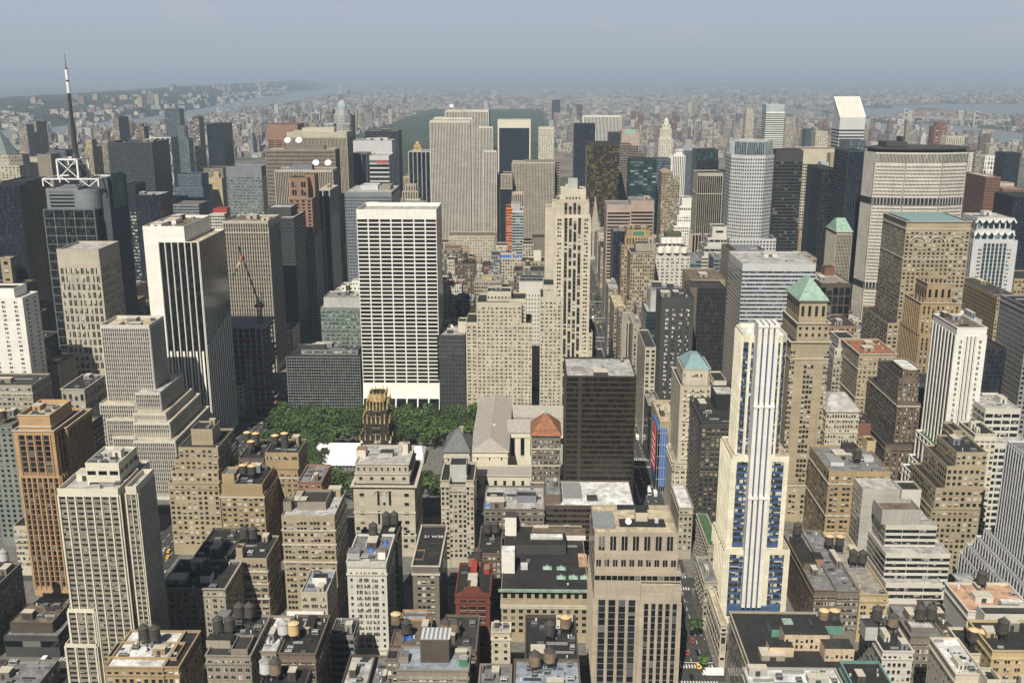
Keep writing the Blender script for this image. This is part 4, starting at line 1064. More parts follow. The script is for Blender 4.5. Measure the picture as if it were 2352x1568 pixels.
for key, nm, lab, Y, tl, wl in (
    ('tan uptown tower', 'apartment_tower', 'tall pale tan tower with stepped cap left of the mint-topped tower', 3300, [T(1713, 1733, 262, S=G(5, 4.5, .5, .5), dep=34), T(1715, 1730, 250, S=None, dy=6, dep=20, z0='0')], 'limestone'),
    ('red stripe tower', 'apartment_tower', 'red-brown tower with white vertical stripe and arched top above the octagonal tower', 2900, [T(2147, 2176, 290, S=G(2, 4.5, .3, .5, win='wlit'), dep=40), T(2152, 2172, 281, S=None, dy=5, dep=24, z0='0', cut=.2)], 'brick'),
    ('grey dome block', 'apartment_tower', 'grey tower with pale rounded top above the octagonal tower', 2750, [T(2088, 2112, 304, S=G(5, 4.5, .5, .5), dep=36), T(2091, 2110, 298, S=None, dy=6, dep=20, z0='0', cut=.25, roof='copper')], 'grey'),
    ('thin stack tower', 'apartment_tower', 'thin dark stack-like tower beside the grey round-topped one', 2650, [T(2083, 2090, 278, S=None, dep=14)], 'taupe'),
    ('cream river block', 'apartment_tower', 'wide cream block with vertical piers right of the red-brown striped tower', 2500, [T(2175, 2213, 314, S=VS(9, .4, 0, 'wdark', .4), dep=36)], 'ivory'),
    ('pale stepped block', 'apartment_tower', 'small pale stepped tower left of the red-brown striped tower', 2700, [T(2116, 2128, 312, S=G(4, 4.5, .5, .5), dep=26), T(2119, 2127, 306, S=None, dy=4, dep=14, z0='0')], 'offwhite'),
    ('white gate block', 'apartment_building', 'white block with frame-like windows near the right edge', 2100, [T(2263, 2290, 358, S=G(4, 9, .6, .7), dep=26)], 'white'),
    ('taupe edge tower', 'apartment_tower', 'grey-taupe slab above the brown dotted tower', 1900, [T(2242, 2258, 346, S=G(3, 4.5, .4, .5), dep=36), T(2226, 2240, 350, S=G(2, 4.5, .4, .5), dy=8, dep=30, wall='offwhite')], 'taupe'),
    ('dark uptown slab', 'apartment_tower', 'lone dark slab far up the east side of the park', 6400, [T(1268, 1287, 230, S=None, dep=60)], 'navy'),
    ('brown uptown slab', 'apartment_tower', 'lone dark brown slab right of the far dark one', 5200, [T(1326, 1338, 241, S=G(3, 6, .4, .5), dep=50)], 'umber'),
    ('charcoal uptown tower', 'apartment_tower', 'charcoal tower left of the slant-roofed tower', 2900, [T(1851, 1874, 297, S=G(6, 5, .5, .5, win='wblue'), dep=40)], 'slate'),
    ('pale wing tower', 'apartment_tower', 'tan and white double tower just right of the mint-topped tower', 2800, [T(1804, 1824, 270, S=G(4, 5, .5, .5), dep=40), T(1874, 1902, 302, S=G(6, 5, .5, .5), dy=-200, dep=40, wall='cream')], 'stone'),
    ):
    bld(key, nm, lab, 'tower', Y, tl, wall=wl)
# ================================================================== foreground blocks, left half
bld('corner tan block', 'office_building', 'plain brown block cut by the left frame edge with a pale water tank', 'building', 470,
    [T(-90, -22, 1357, S=G(7, 3.6, .46, .55, win='win'), yb=1290, clut=3)], wall='greybrown')
bld('low dark annex', 'office_building', 'low dark flat-roofed building with brown rooftop box, bottom left street corner', 'building', 470,
    [T(8, 133, 1459, S=RB(4.2, .5, 3, win='wdark'), yb=1384, par=.8),
     T(22, 120, 1429, S=None, dy=4, yb=1385, z0='0', wall='umber', roof='brownroof', par=.5, clut=5)], wall='charcoal', roof='greyroof')
bld('corner grey roof', 'office_building', 'lowest grey-roofed block in the bottom left corner', 'building', 425,
    [T(-40, 80, 1580, S=G(8, 3.6, .58, .55), yb=1512, clut=4)], wall='greybrown', roof='greyroof')
bld('beige apartment tower', 'apartment_tower', 'tall cream residential tower with brown window bands rising at bottom left', 'tower', 425,
    [T(131, 270, 1122, S=[VS(7, .70, 2.62, 'band', .7, 4.0, 4, 0, hf=.58)], yb=1074, roof='paleroof', par=2.2, clut=5),
     T(268, 290, 1110, S=G(2, 2.62, .7, .5, win='wdark', mt=4), dy=15, dep=30, roof='paleroof'),
     T(287, 312, 1117, S=VS(2, .7, 2.62, 'band', .6, 4, 4, hf=.58), dy=2, yb=1076, roof='paleroof', par=2.2),
     T(195, 272, 1063, S=RB(3.4, .42, 3, .75, 'wdark', 3, 2), dy=10, dep=22, z0='0', roof='paleroof', clut=4),
     T(155, 215, 1398, S=VS(3, .7, 2.62, 'band', .6, 2, 4, hf=.58), dy=-1.3, dep=28, roof='paleroof'),
     T(149, 220, 1478, S=VS(3, .7, 2.62, 'band', .6, 2, 4, hf=.58), dy=-2.7, dep=30, roof='paleroof')], wall='ivory', sp='taupe', sill=False)
bld('orange tower', 'apartment_tower', 'slender orange brick tower with white-edged roof terrace at far left', 'tower', 535,
    [T(44, 139, 1093, S=VS(7, .52, 3.3, 'wdark', .6, 1.2, 6, 1, hf=.22), dep=42),
     T(29, 123, 988, S=VS(4, .66, 3.3, 'wdark', .6, 3, 1, 2.5, hf=.2), dy=.9, dep=40, z0='0', roof='paleroof', cor=.5),
     T(134, 152, 981, S=VS(1, .5, 3.3, 'wdark', .4, 3, 3, 1, hf=.2), dy=12, dep=34, cor=.5),
     T(41, 113, 952, S=None, dy=3.5, yb=917, z0='1', roof='creamroof', par=2.4, cor=.35, led=(.25,), clut=4)], wall='orange', sp='terracotta', sill=False)
bld('pale green block', 'office_building', 'narrow pale green-grey block peeking out left of the orange tower', 'building', 600,
    [T(-30, 27, 975, S=G(4, 3.5, .46, .55, win='wdark'), dep=30, clut=2)], wall='greygreen', roof='brownroof')
bld('white sliver', 'office_building', 'small white and brown walk-up at the foot of the orange tower', 'building', 560,
    [T(30, 68, 1207, S=RB(3.7, .5, 6, .8, 'bandlit'), dep=20)], wall='cream')
bld('castle roof block', 'loft_building', 'ochre brick block with white and blue roof terrace at bottom left', 'building', 389,
    [T(241, 374, 1530, S=G(8, 3.6, .54, .55, k=1), dep=30, roof='whiteroof', par=1.0),
     T(246, 405, 1508, S=None, dy=7, yb=1472, roof='tar', par=1.4, clut=6),
     T(372, 410, 1530, S=G(3, 3.6, .6, .55, win='wlit'), dy=.6, dep=30, roof='tar')], wall='ochre')
bld('shadowed loft', 'loft_building', 'black-roofed grey loft block half in shadow right of the cream tower', 'building', 470,
    [T(368, 516, 1350, S=G(9, 3.5, .55, .52, k=2), yb=1285, cor=.8, clut=7)], wall='stone')
bld('black shed roof', 'loft_building', 'black tarred block behind the shadowed loft with a dark brick side wall', 'building', 514,
    [T(447, 526, 1276, S=G(5, 3.6, .46, .55), yb=1213, clut=5)], wall='umber')
bld('tan loft row', 'loft_building', 'narrow tan loft with three stacked window bands and tall brown side wall', 'building', 505,
    [T(540, 612, 1281, S=RB(3.7, .55, 4, .8, 'bandlit', 3), yb=1228, led=(.62, .4, .8), clut=4),
     T(541, 556, 1258, S=None, dy=1, dep=6, z0='0')], wall='sand')
bld('four tank block', 'loft_building', 'grey-brown block carrying four dark water tanks, bottom left of centre', 'building', 392,
    [T(472, 575, 1504, S=G(6, 3.7, .6, .5, k=2), yb=1410, clut=7),
     T(530, 568, 1490, S=None, dy=2, dep=12, z0='0', wall='taupe')], wall='taupe', roof='darkroof')
bld('white roof low', 'loft_building', 'low block with a white membrane roof between the tank-topped blocks', 'building', 402,
    [T(586, 634, 1494, S=G(4, 3.6, .58, .55), yb=1413, clut=3)], wall='taupe', roof='whiteroof')
bld('tan tank block', 'loft_building', 'brown brick block with black roof and one bright tan water tank', 'building', 392,
    [T(640, 724, 1499, S=G(4, 3.7, .7, .5, k=3, win='wlit', mt=3), yb=1411, clut=6)], wall='brown')
bld('bottom dark roof', 'loft_building', 'dark-roofed block with two grey tanks on the bottom frame edge', 'building', 352,
    [T(588, 692, 1592, S=G(6, 3.6, .58, .55), yb=1528, clut=5)], wall='umber')
bld('arched small block', 'loft_building', 'small cream block with arched windows and a white rooftop hut', 'building', 470,
    [T(691, 751, 1359, S=[G(3, 3.9, .75, .5, k=4, mt=2.5), ], yb=1306, roof='blueroof', clut=4)], wall='limestone')
bld('tan balcony block', 'loft_building', 'broad tan and brown block with dark recessed loggias on the upper floors', 'building', 514,
    [T(646, 768, 1184, S=G(4, 3.5, .78, .5, k=3, win='win', mt=3), yb=1126, led=(.55, .72, .86), clut=5),
     T(683, 748, 1152, S=None, dy=10, dep=18, z0='0', wall='taupe', roof='darkroof', par=1.6),
     T(650, 668, 1152, S=None, dy=8, dep=8, z0='0', wall='taupe', roof='brownroof')], wall='sand', roof='paleroof')
bld('pale slim tower', 'loft_building', 'slim whitish-grey loft tower with ornamental crest and blue tarpaulins on its roof', 'tower', 472,
    [T(796, 887, 1289, S=[G(3, 3.5, .80, .58, k=4, mt=5.5, ms=4.2), G(2, 3.5, .075, .45, mt=5.5, ms=-6.0)], yb=1226, cor=.35, led=(.1, .87), roof='greyroof', clut=3)], wall='offwhite')
bld('dark rear loft', 'loft_building', 'dark side-walled loft with two black tanks behind the pale slim tower', 'building', 512,
    [T(872, 912, 1228, S=G(3, 3.5, .58, .55), yb=1196, clut=3)], wall='umber')
bld('painted number block', 'loft_building', 'slim grey block with cream edges and white address painted on its black roof', 'building', 472,
    [T(947, 1008, 1298, S=G(4, 3.6, .72, .5, win='win', mt=4.5, ms=2.2, k=1), yb=1205, cor=.7, led=(5.0,), clut=0),
     T(950, 972, 1283, S=None, dy=8, dep=11, z0='0', wall='terracotta', roof='tar'),
     T(985, 1007, 1270, S=None, dy=16, dep=12, z0='0', wall='terracotta', roof='tar')], wall='greybrown')
bld('red gabled block', 'loft_building', 'bright red brick loft with curved gable and red rooftop stair', 'building', 470,
    [T(1046, 1125, 1367, S=G(3, 3.6, .8, .6, k=4, win='wdark', mt=2.0, ms=1.8), yb=1292, led=(), clut=3)], wall='red')
bld('twin tank block', 'loft_building', 'dark brown block with two tanks and a tan bulkhead, bottom centre', 'building', 425,
    [T(1013, 1093, 1492, S=G(5, 3.6, .54, .55), yb=1411, clut=4),
     T(1017, 1040, 1440, S=None, dy=22, dep=8, z0='0', wall='sand')], wall='brown', roof='darkroof')
bld('red deck block', 'loft_building', 'brown block with a red and white roof deck and crumpled blue tarpaulin', 'building', 428,
    [T(898, 982, 1480, S=G(5, 3.6, .58, .55, win='wwarm'), yb=1409, clut=3),
     T(921, 978, 1420, S=None, dy=24, dep=9, z0='0', wall='orange', roof='blueroof')], wall='brown', roof='brownroof')
bld('big bulkhead block', 'loft_building', 'grey-roofed block dominated by a tall dark plant box, bottom centre', 'building', 374,
    [T(912, 1075, 1537, S=G(7, 3.7, .72, .5, k=2, win='wlit', mt=3), yb=1484, roof='blueroof', par=.8, clut=1)], wall='taupe')
bld('small tan annex', 'loft_building', 'small brown annex stuck to the left of the big plant-box block', 'building', 396,
    [T(888, 912, 1512, S=G(2, 3.6, .6, .5, win='wlit'), yb=1488)], wall='greybrown')
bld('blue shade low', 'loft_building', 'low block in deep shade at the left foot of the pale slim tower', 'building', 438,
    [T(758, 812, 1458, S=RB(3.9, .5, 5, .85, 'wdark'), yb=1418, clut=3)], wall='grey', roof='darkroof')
bld('bottom white roofs', 'loft_building', 'low pale membrane roof with black ductwork on the bottom edge', 'building', 380,
    [T(776, 836, 1598, S=G(4, 3.6, .58, .55), yb=1503, clut=5)], wall='umber', roof='paleroof')
bld('bottom grey roof', 'loft_building', 'long grey roof strip directly left of the small brown annex', 'building', 384,
    [T(840, 886, 1596, S=G(3, 3.6, .58, .55), yb=1505, clut=4)], wall='brown', roof='greyroof')
bld('cream stub', 'loft_building', 'short cream building squeezed between the red block and the green-corniced store', 'building', 438,
    [T(1129, 1172, 1450, S=G(2, 3.7, .35, .45, win='wdark'), yb=1428, clut=2)], wall='cream', roof='paleroof')
bld('bottom silver roof', 'loft_building', 'silver-grey roof with duct fans on the bottom edge below the cream stub', 'building', 362,
    [T(1098, 1172, 1592, S=G(4, 3.6, .58, .55), yb=1524, clut=5)], wall='taupe', roof='greyroof')
bld('bottom mixed roof', 'loft_building', 'silver-roofed block with two wooden tanks left of the granite tower foot', 'building', 366,
    [T(1180, 1334, 1594, S=G(8, 3.6, .58, .55), yb=1514, clut=7)], wall='brown', roof='blueroof')
bld('tan cap tank block', 'loft_building', 'black-roofed brown block with a pale-capped tank in front of the green-corniced store', 'building', 398,
    [T(1207, 1328, 1512, S=G(7, 3.6, .58, .55), yb=1412, par=1.4, clut=7),
     T(1278, 1316, 1424, S=None, dy=30, dep=5, z0='0', wall='ivory', roof='brownroof')], wall='umber')
bld('store', 'department_store', 'long tan department store with green copper cornice and roof full of plant', 'building', 490,
    [T(1151, 1352, 1353, S=[G(11, 8.2, .56, .74, k=1, win='wdark', mt=1.6, mb=26), G(11, 4.2, .52, .55, win='wdark', mt=11.5)], yb=1205, led=(9.8, 11.0), roof='tar', clut=2)], wall='sand')
bld('shaft tower', 'loft_building', 'slim cream tower with a plain square shaft and notched wings', 'tower', 575,
    [T(1012, 1032, 1102, S=G(2, 3.35, .58, .55, k=1, mt=4), dep=30, par=1.6),
     T(1030, 1072, 1112, S=G(4, 3.35, .58, .55, mt=3), dy=.7, dep=30),
     T(1070, 1088, 1102, S=G(2, 3.35, .58, .55, k=1, mt=4), dy=.1, dep=30, par=1.6),
     T(1033, 1071, 1067, S=None, dy=7, dep=14, z0='1', wall='palegrey')], wall='limestone')
bld('slate hip house', 'clubhouse_building', 'cream building under a steep grey slate roof with a tall chimney', 'building', 632,
    [T(1020, 1078, 1037, S=G(4, 4.2, .6, .5, k=2, mt=4), dep=30, cor=.6)], wall='cream')
bld('arched limestone block', 'office_building', 'beige limestone block with three tall arched windows under a heavy cornice', 'building', 590,
    [T(811, 952, 1114, S=[G(3, 11.5, .40, .72, k=1, mt=3, ms=14, mb=20), G(2, 5.6, .10, .35, k=1, mt=4, ms=-9, mb=14), G(9, 3.6, .58, .55, mt=28)], dep=42, cor=1.6, led=(.30, .62)),
     T(816, 940, 1087, S=G(5, 6, .3, .42, mt=1.4, mb=.8), dy=5, dep=36, z0='0', cor=.6),
     T(816, 938, 1064, S=G(9, 5, .3, .5, win='wdark', mt=2, mb=.8), dy=7, dep=33, z0='1', roof='paleroof', cor=.5, clut=4)], wall='limestone')
bld('twin drum tank block', 'loft_building', 'ochre stepped block with two tall dark tanks beside the white tent', 'building', 600,
    [T(611, 684, 1079, S=G(5, 3.5, .55, .5, k=2), dep=28, led=(.9,)),
     T(608, 685, 1039, S=G(4, 3.5, .6, .48, k=3), dy=4, yb=1007, z0='0', clut=5)], wall='ochre')
bld('small brown roof', 'loft_building', 'low brick-red block with pale roof between ochre steps and arched limestone', 'building', 566,
    [T(684, 738, 1106, S=G(4, 3.6, .46, .55), yb=1066, roof='greyroof', clut=6)], wall='terracotta')
bld('ochre steps', 'loft_building', 'ochre stepped loft with arcaded parapet left of the brown-roofed block', 'building', 566,
    [T(506, 606, 1134, S=G(8, 3.45, .58, .55), dep=34, led=(.96,)),
     T(508, 602, 1111, S=G(9, 3.45, .58, .55), dy=2, dep=30, z0='0', clut=5),
     T(509, 537, 1088, S=None, dy=4, dep=12, z0='1', roof='greyroof')], wall='ochre')
bld('dark tank block', 'loft_building', 'dark brown block with three pale-capped tanks behind the ochre steps', 'building', 612,
    [T(548, 606, 1052, S=G(5, 3.5, .54, .55), dep=36, clut=4)], wall='brown')
bld('tan wedding cake', 'loft_building', 'tall tan loft tower with four shallow setbacks and square rooftop box', 'tower', 590,
    [T(386, 502, 1108, S=G(9, 3.45, .52, .55), dep=48),
     T(393, 501, 1080, S=G(8, 3.45, .52, .55, mt=1.4, mb=.5), dy=2.5, dep=44, z0='0'),
     T(400, 500.4, 1054, S=G(8, 3.45, .52, .55, mt=1.4, mb=.5), dy=5, dep=40, z0='1'),
     T(409, 500, 1027, S=G(7, 3.45, .52, .55, mt=1.4, mb=.5), dy=8, dep=36, z0='2', clut=4, roof='darkroof'),
     T(438, 487, 985, S=None, dy=15, dep=16, z0='3', wall='sand', clut=2)], wall='sand')
_st = VS(18, .5, 3.3, 'wdark', .3, 2, 3, .5, hf=.38)
bld('striped ziggurat', 'office_tower', 'pale grey ribbed tower stepping down in many terraces left of the white-finned tower', 'tower', 676,
    [T(306, 402, 1012, S=VS(20, .5, 3.3, 'wdark', .3, 2, 3, .5, hf=.38), dep=80, roof='creamroof'),
     T(306, 389, 970, S=VS(17, .5, 3.3, 'wdark', .3, 2, 1, .5, hf=.38), dy=7, dep=70, z0='0', roof='creamroof'),
     T(306, 380, 948, S=VS(16, .5, 3.3, 'wdark', .3, 2, 1, .5, hf=.38), dy=13, dep=60, z0='1', roof='creamroof'),
     T(309, 367, 901, S=VS(13, .5, 3.3, 'wdark', .3, 2, 1, .5, hf=.38), dy=20, dep=50, z0='2', roof='paleroof'),
     T(258, 308, 1002, S=VS(10, .5, 3.3, 'wdark', .3, 2, 3, .5, hf=.38), dy=9, dep=60, roof='creamroof'),
     T(243, 307, 961, S=VS(13, .5, 3.3, 'wdark', .3, 2, 3, .5, hf=.38), dy=15, dep=50, roof='creamroof'),
     T(228, 309, 926, S=VS(16, .5, 3.3, 'wdark', .3, 2, 3, .5, hf=.38), dy=22, dep=45, roof='creamroof'),
     T(229, 342, 746, S=VS(22, .5, 3.3, 'wdark', .3, 3, 2, .8, hf=.38), dy=30, dep=30, roof='creamroof', par=2.2, clut=5)], wall='offwhite', sp='taupe', ind=60, sill=False)
bld('dark green wall', 'office_building', 'block showing a long dark ivy-green side wall behind the orange tower', 'building', 612,
    [T(140, 184, 992, S=G(4, 3.6, .46, .55, win='wdark'), yb=952, clut=4)], wall='greenblack', roof='brownroof')
bld('banded tan row', 'office_building', 'tan block with white banded floors at the left frame edge', 'building', 735,
    [T(-50, 72, 884, S=RB(3.9, .42, 10, .7, 'bandlit'), dep=32, led=(.9, .7), clut=5)], wall='stone', roof='darkroof')
bld('blank tan box', 'office_building', 'plain windowless grey-tan box with silver fans on its roof', 'building', 800,
    [T(73, 134, 838, S=None, dep=32, roof='brownroof', clut=5)], wall='taupe')
bld('arched corner block', 'office_building', 'dark tan block with tall arched windows and roof garden', 'building', 740,
    [T(140, 193, 893, S=G(4, 9, .5, .6, mt=3), dep=40, cor=.6, clut=6)], wall='stone')

# ================================================================== park side and Fifth Avenue
bld('granite tower', 'office_tower', 'pale pink granite tower with dark glass strips at bottom centre right', 'tower', 440,
    [T(1365, 1472, 1334, S=[VS(4, .68, 3.5, 'wdark', .5, 10, 1, 1.5, hf=.12), G(4, 6, .6, .45, k=2, win='wdark', mt=3.4, mb=64)], dep=46, roof='creamroof'),
     T(1472.3, 1566, 1343, S=[VS(5, .58, 3.5, 'wdark', .5, 10, 1, 1.2, hf=.12), G(5, 5, .45, .5, k=2, win='wdark', mt=3.2, mb=62)], dy=-1.6, dep=47, roof='creamroof'),
     T(1365.5, 1565, 1313, S=RB(7.5, .78, 15, .9, 'wdark', mt=1.8, mb=.5), dy=1.2, dep=45, z0='0', roof='creamroof'),
     T(1366, 1557.5, 1267, S=G(10, 5.8, .62, .56, k=2, win='wdark', mt=3.2, mb=1), dy=3.4, dep=42, z0='2', roof='creamroof'),
     T(1366, 1557, 1222, S=G(7, 12, .58, .95, k=2, win='wdark', mt=2, mb=.6, ms=.8), dy=5.4, yb=1159, z0='3', roof='creamroof', par=1.3)],
    wall='granitepink', sp='steel', sill=False)
bld('bronze slab', 'office_tower', 'near-black bronze glass tower with flat grey roof beside the avenue', 'tower', 617,
    [T(1301, 1461, 863, S=CW(38, 3.55, 'wbronze', 'mullionbronze', tv=.12, th=1.1), roof='paleroof', par=1.2,
       yb=820, E=CW(14, 3.55, 'wbronze', 'mullionbronze', th=1.1), Wt=CW(14, 3.55, 'wbronze', 'mullionbronze', th=1.1), clut=4)],
    wall='bronze')
bld('bronze podium', 'office_building', 'brown low podium with white roof at the foot of the bronze slab', 'building', 575,
    [T(1252, 1458, 1160, S=RB(3.6, .5, 20, .9, 'wbronze'), dep=40, roof='whiteroof', par=1.0),
     T(1252, 1288, 1135, S=None, dy=3, dep=30, z0='0', wall='brown', roof='greyroof', clut=3)], wall='umber')
bld('roof terrace block', 'office_building', 'cluttered taupe block with silver pipes in front of the library', 'building', 571,
    [T(1112, 1250, 1168, S=G(10, 3.6, .58, .55), dep=36, roof='paleroof', clut=8),
     T(1116, 1158, 1140, S=None, dy=14, dep=10, z0='0', wall='offwhite'),
     T(1186, 1232, 1138, S=None, dy=12, dep=8, z0='0', wall='steel')], wall='greybrown')
bld('red pyramid house', 'clubhouse_building', 'brown brick building with steep orange tile roof beside the library', 'building', 634,
    [T(1221, 1287, 1000, S=G(5, 3.7, .6, .5, k=2, mt=3), dep=28, cor=.9, led=(.86, .68, .5))], wall='greybrown')
bld('blue netted block', 'office_building', 'corner block wrapped in bright blue scaffold netting on the avenue', 'building', 700,
    [T(1516, 1556, 968, S=None, dep=52, roof='creamroof', par=.8, clut=3, Wt=None)], wall='sand')
bld('black curved block', 'office_building', 'low black glass block with rounded corner above the blue netting', 'building', 762,
    [T(1491, 1516, 930, S=RB(4, .8, 6, .95, 'wdark', mt=6), dep=36, roof='gravel', cut=.2, clut=8, par=1.6, cor=.4)], wall='black')
bld('blue pyramid tower', 'office_tower', 'cream tower with truncated blue-green pyramid roof and ring ornaments', 'tower', 664,
    [T(1545, 1594, 1062, S=G(3, 3.7, .75, .5, k=2), dep=38, cut=.12, dy=-4, roof='gravel', cor=.5, Wt=G(9, 3.7, .3, .7)),
     T(1590, 1640, 1060, S=G(3, 3.7, .5, .42, k=2), dy=-3, dep=40, roof='paleroof'),
     T(1563, 1640, 884, S=[G(2, 3.55, .11, .45, k=2, win='wdark', mt=3, ms=-4.2), G(1, 3.55, .45, .55, k=6, mt=3)], dep=44, cor=.4),
     T(1570, 1634, 848, S=G(1, 4, .5, .6, k=5, mt=3), dy=4, dep=34, z0='2', cut=.12, cor=.3),
     T(1640, 1669, 874, S=None, dy=14, dep=24)], wall='cream')
bld('dark brick loft', 'office_tower', 'charcoal brick tower with many stacked windows left of the blue-striped tower', 'tower', 612,
    [T(1612, 1690, 968, S=G(7, 3.45, .58, .55, k=1, win='wwarm', mt=4), dep=50, Wt=G(9, 3.45, .46, .55, win='wdark', mt=4), roof='tar', clut=6),
     T(1645, 1690, 905, S=None, dy=26, dep=20, wall='black', roof='paleroof')], wall='charcoal')
bld('white roof low shop', 'shop_building', 'low shop building with a white roof behind the granite tower', 'building', 590,
    [T(1560, 1592, 1165, S=G(3, 4, .5, .5), yb=1112, roof='whiteroof', Wt=None)], wall='stone')
bld('green mansard house', 'townhouse', 'narrow stone house with a green mansard roof on the avenue', 'building', 540,
    [T(1627, 1652, 1252, S=G(1, 4.2, .4, .5, mt=3), dep=44, Wt=G(9, 4.2, .4, .5, mt=3), cor=.5)], wall='stone')
bld('brown party wall', 'shop_building', 'low brown-roofed shop row below the green mansard house', 'building', 505,
    [T(1618, 1648, 1335, S=G(3, 4, .5, .5), dep=30, roof='greyroof', Wt=G(6, 4, .45, .5), clut=2)], wall='stone')
bld('white frame shop', 'shop_building', 'low white-framed corner shop with big square windows beside the avenue', 'building', 466,
    [T(1656, 1670, 1434, S=G(1, 5, .7, .8, mt=2), dep=44, roof='creamroof', Wt=G(9, 4.2, .8, .75, win='wdark', mt=2))], wall='cream')
bld('blue stripe tower', 'office_tower', 'tall white-ribbed tower with cream and blue window bays', 'tower', 512,
    [T(1664, 1815, 1262, S=[VS(2, .22, 3.5, 'bandlit', 0, 3, 5, -6.5, hf=.42), VS(2, .14, 3.5, 'bandlit', 0, 3, 5, 1.4, hf=.42)], dep=36, roof='creamroof', Wt=VS(8, .55, 0, 'wblue', .7, 2, 2, .5)),
     T(1682, 1813, 1048, S=[VS(2, .22, 3.5, 'bandlit', 0, 3, 1, -5.5, hf=.42), VS(2, .12, 3.5, 'bandlit', 0, 3, 1, .6, hf=.42)], dy=3, dep=32, z0='0', roof='creamroof', Wt=VS(8, .55, 0, 'wblue', .7, 2, 1, .5)),
     T(1710, 1812, 770, S=VS(2, .30, 3.5, 'bandlit', 0, 4, 1, -3.0, hf=.42), dy=6, dep=26, z0='1', cut=.13, roof='whiteroof', par=2, Wt=VS(7, .55, 0, 'wblue', .7, 2, 1, .5))], wall='sunyellow', sp='spandrelblue', sill=False)
bld('green roof tower', 'office_tower', 'tan masonry tower with bright green pyramid roof and arched top windows', 'tower', 652,
    [T(1807, 1891, 1112, S=G(3, 3.55, .6, .5, k=2, mt=3), dep=50, dy=-4, led=(.97,)),
     T(1818, 1906, 784, S=[G(2, 3.55, .15, .5, k=2, mt=6, ms=-10), G(1, 3.55, .27, .62, k=3, mt=16)], dep=48, cor=1.1, led=(12.0,)),
     T(1832, 1906, 741, S=G(5, 5, .4, .42, win='wdark', mt=2, mb=2), dy=3, dep=40, z0='1', cor=.9),
     T(1838, 1901, 690, S=G(4, 12, .42, .66, win='wdark', mt=2.5, mb=2), dy=6, dep=34, z0='2', cor=1.2)], wall='sand')
bld('hip roof arcade block', 'office_building', 'beige block with grey hipped roof and row of arches below', 'building', 645,
    [T(1899, 1974, 944, S=[G(12, 3.6, .58, .55, k=1, mt=2), ], dep=34, cor=.5, led=(6.0, 15.0, .4))], wall='limestone')
bld('plant roof block', 'office_building', 'ochre block with dark rooftop plant and arcaded top floor, right of centre', 'building', 592,
    [T(1905, 2046, 1082, S=[G(5, 3.7, .7, .5, k=2, mt=3), ], dep=46, roof='greyroof', led=(8.5, .5), clut=6, Wt=G(8, 3.7, .58, .55, mt=3)),
     T(1944, 1975, 1030, S=None, dy=26, dep=12, z0='0', wall='charcoal'),
     T(1992, 2012, 1012, S=None, dy=38, dep=10, z0='0', wall='yellow')], wall='ochre')
bld('red edge block', 'office_building', 'tan block with red-tiled parapet edge, mid right', 'building', 760,
    [T(1974, 2060, 812, S=G(8, 3.6, .55, .5, k=2, mt=3), dep=46, cor=.6, led=(.86, .6), roof='redtile', clut=5)], wall='sand')
bld('white tier block', 'office_building', 'small white stepped block with dark roof ledges behind the red-edged block', 'building', 800,
    [T(1915, 1964, 820, S=G(6, 3.6, .58, .55, mt=3), dep=40, wall='stone'),
     T(1918, 1964, 798, S=G(7, 3.6, .54, .55, mt=2, mb=1), dy=3, dep=34, z0='0'),
     T(1927, 1964, 776, S=G(6, 3.6, .54, .55, mt=2, mb=1), dy=8, dep=24, z0='1', cor=.4)], wall='offwhite')
bld('deco dark tower', 'office_tower', 'dark brown art deco tower with octagonal cap and stepped shoulders', 'tower', 690,
    [T(2034, 2112, 1020, S=G(5, 3.5, .58, .55, k=2, mt=3, win='win'), dep=70, dy=-8),
     T(2062, 2115, 926, S=G(4, 3.5, .55, .48, k=2, mt=3), dep=66, led=(.97,)),
     T(2068, 2116, 870, S=G(3, 3.5, .6, .5, k=2, mt=3, mb=1), dy=3, dep=50, z0='1', cut=.14),
     T(2078, 2116, 848, S=G(2, 3.5, .5, .6, k=2, mt=2, mb=1), dy=5, dep=30, z0='2', cut=.28, cor=.5, roof='whiteroof')], wall='brown')
bld('white deco tower', 'office_tower', 'slender white ribbed deco tower stepping down to the left', 'tower', 640,
    [T(2199, 2268, 752, S=[VS(3, .24, 0, 'wdark', .7, 6, 2, 6), G(2, 3.6, .13, .5, k=2, mt=8, ms=-3)], dep=40, Wt=VS(7, .45, 0, 'wdark', .5, 6, 2, 1), roof='brownroof', clut=4, cor=.3),
     T(2172, 2212, 980, S=G(3, 3.6, .35, .7), dy=2, dep=38, Wt=VS(5, .45, 0, 'wdark', .5, 2, 2, 1)),
     T(2150, 2190, 1028, S=G(3, 3.6, .35, .7), dy=1, dep=36, Wt=VS(5, .45, 0, 'wdark', .5, 2, 2, 1), roof='greenroof'),
     T(2130, 2172, 1084, S=G(3, 3.6, .35, .7), dy=0, dep=34, Wt=VS(5, .45, 0, 'wdark', .5, 2, 2, 1)),
     T(2112, 2150, 1105, S=G(3, 3.6, .35, .7), dy=-1, dep=32, Wt=VS(5, .45, 0, 'wdark', .5, 2, 2, 1))], wall='white')
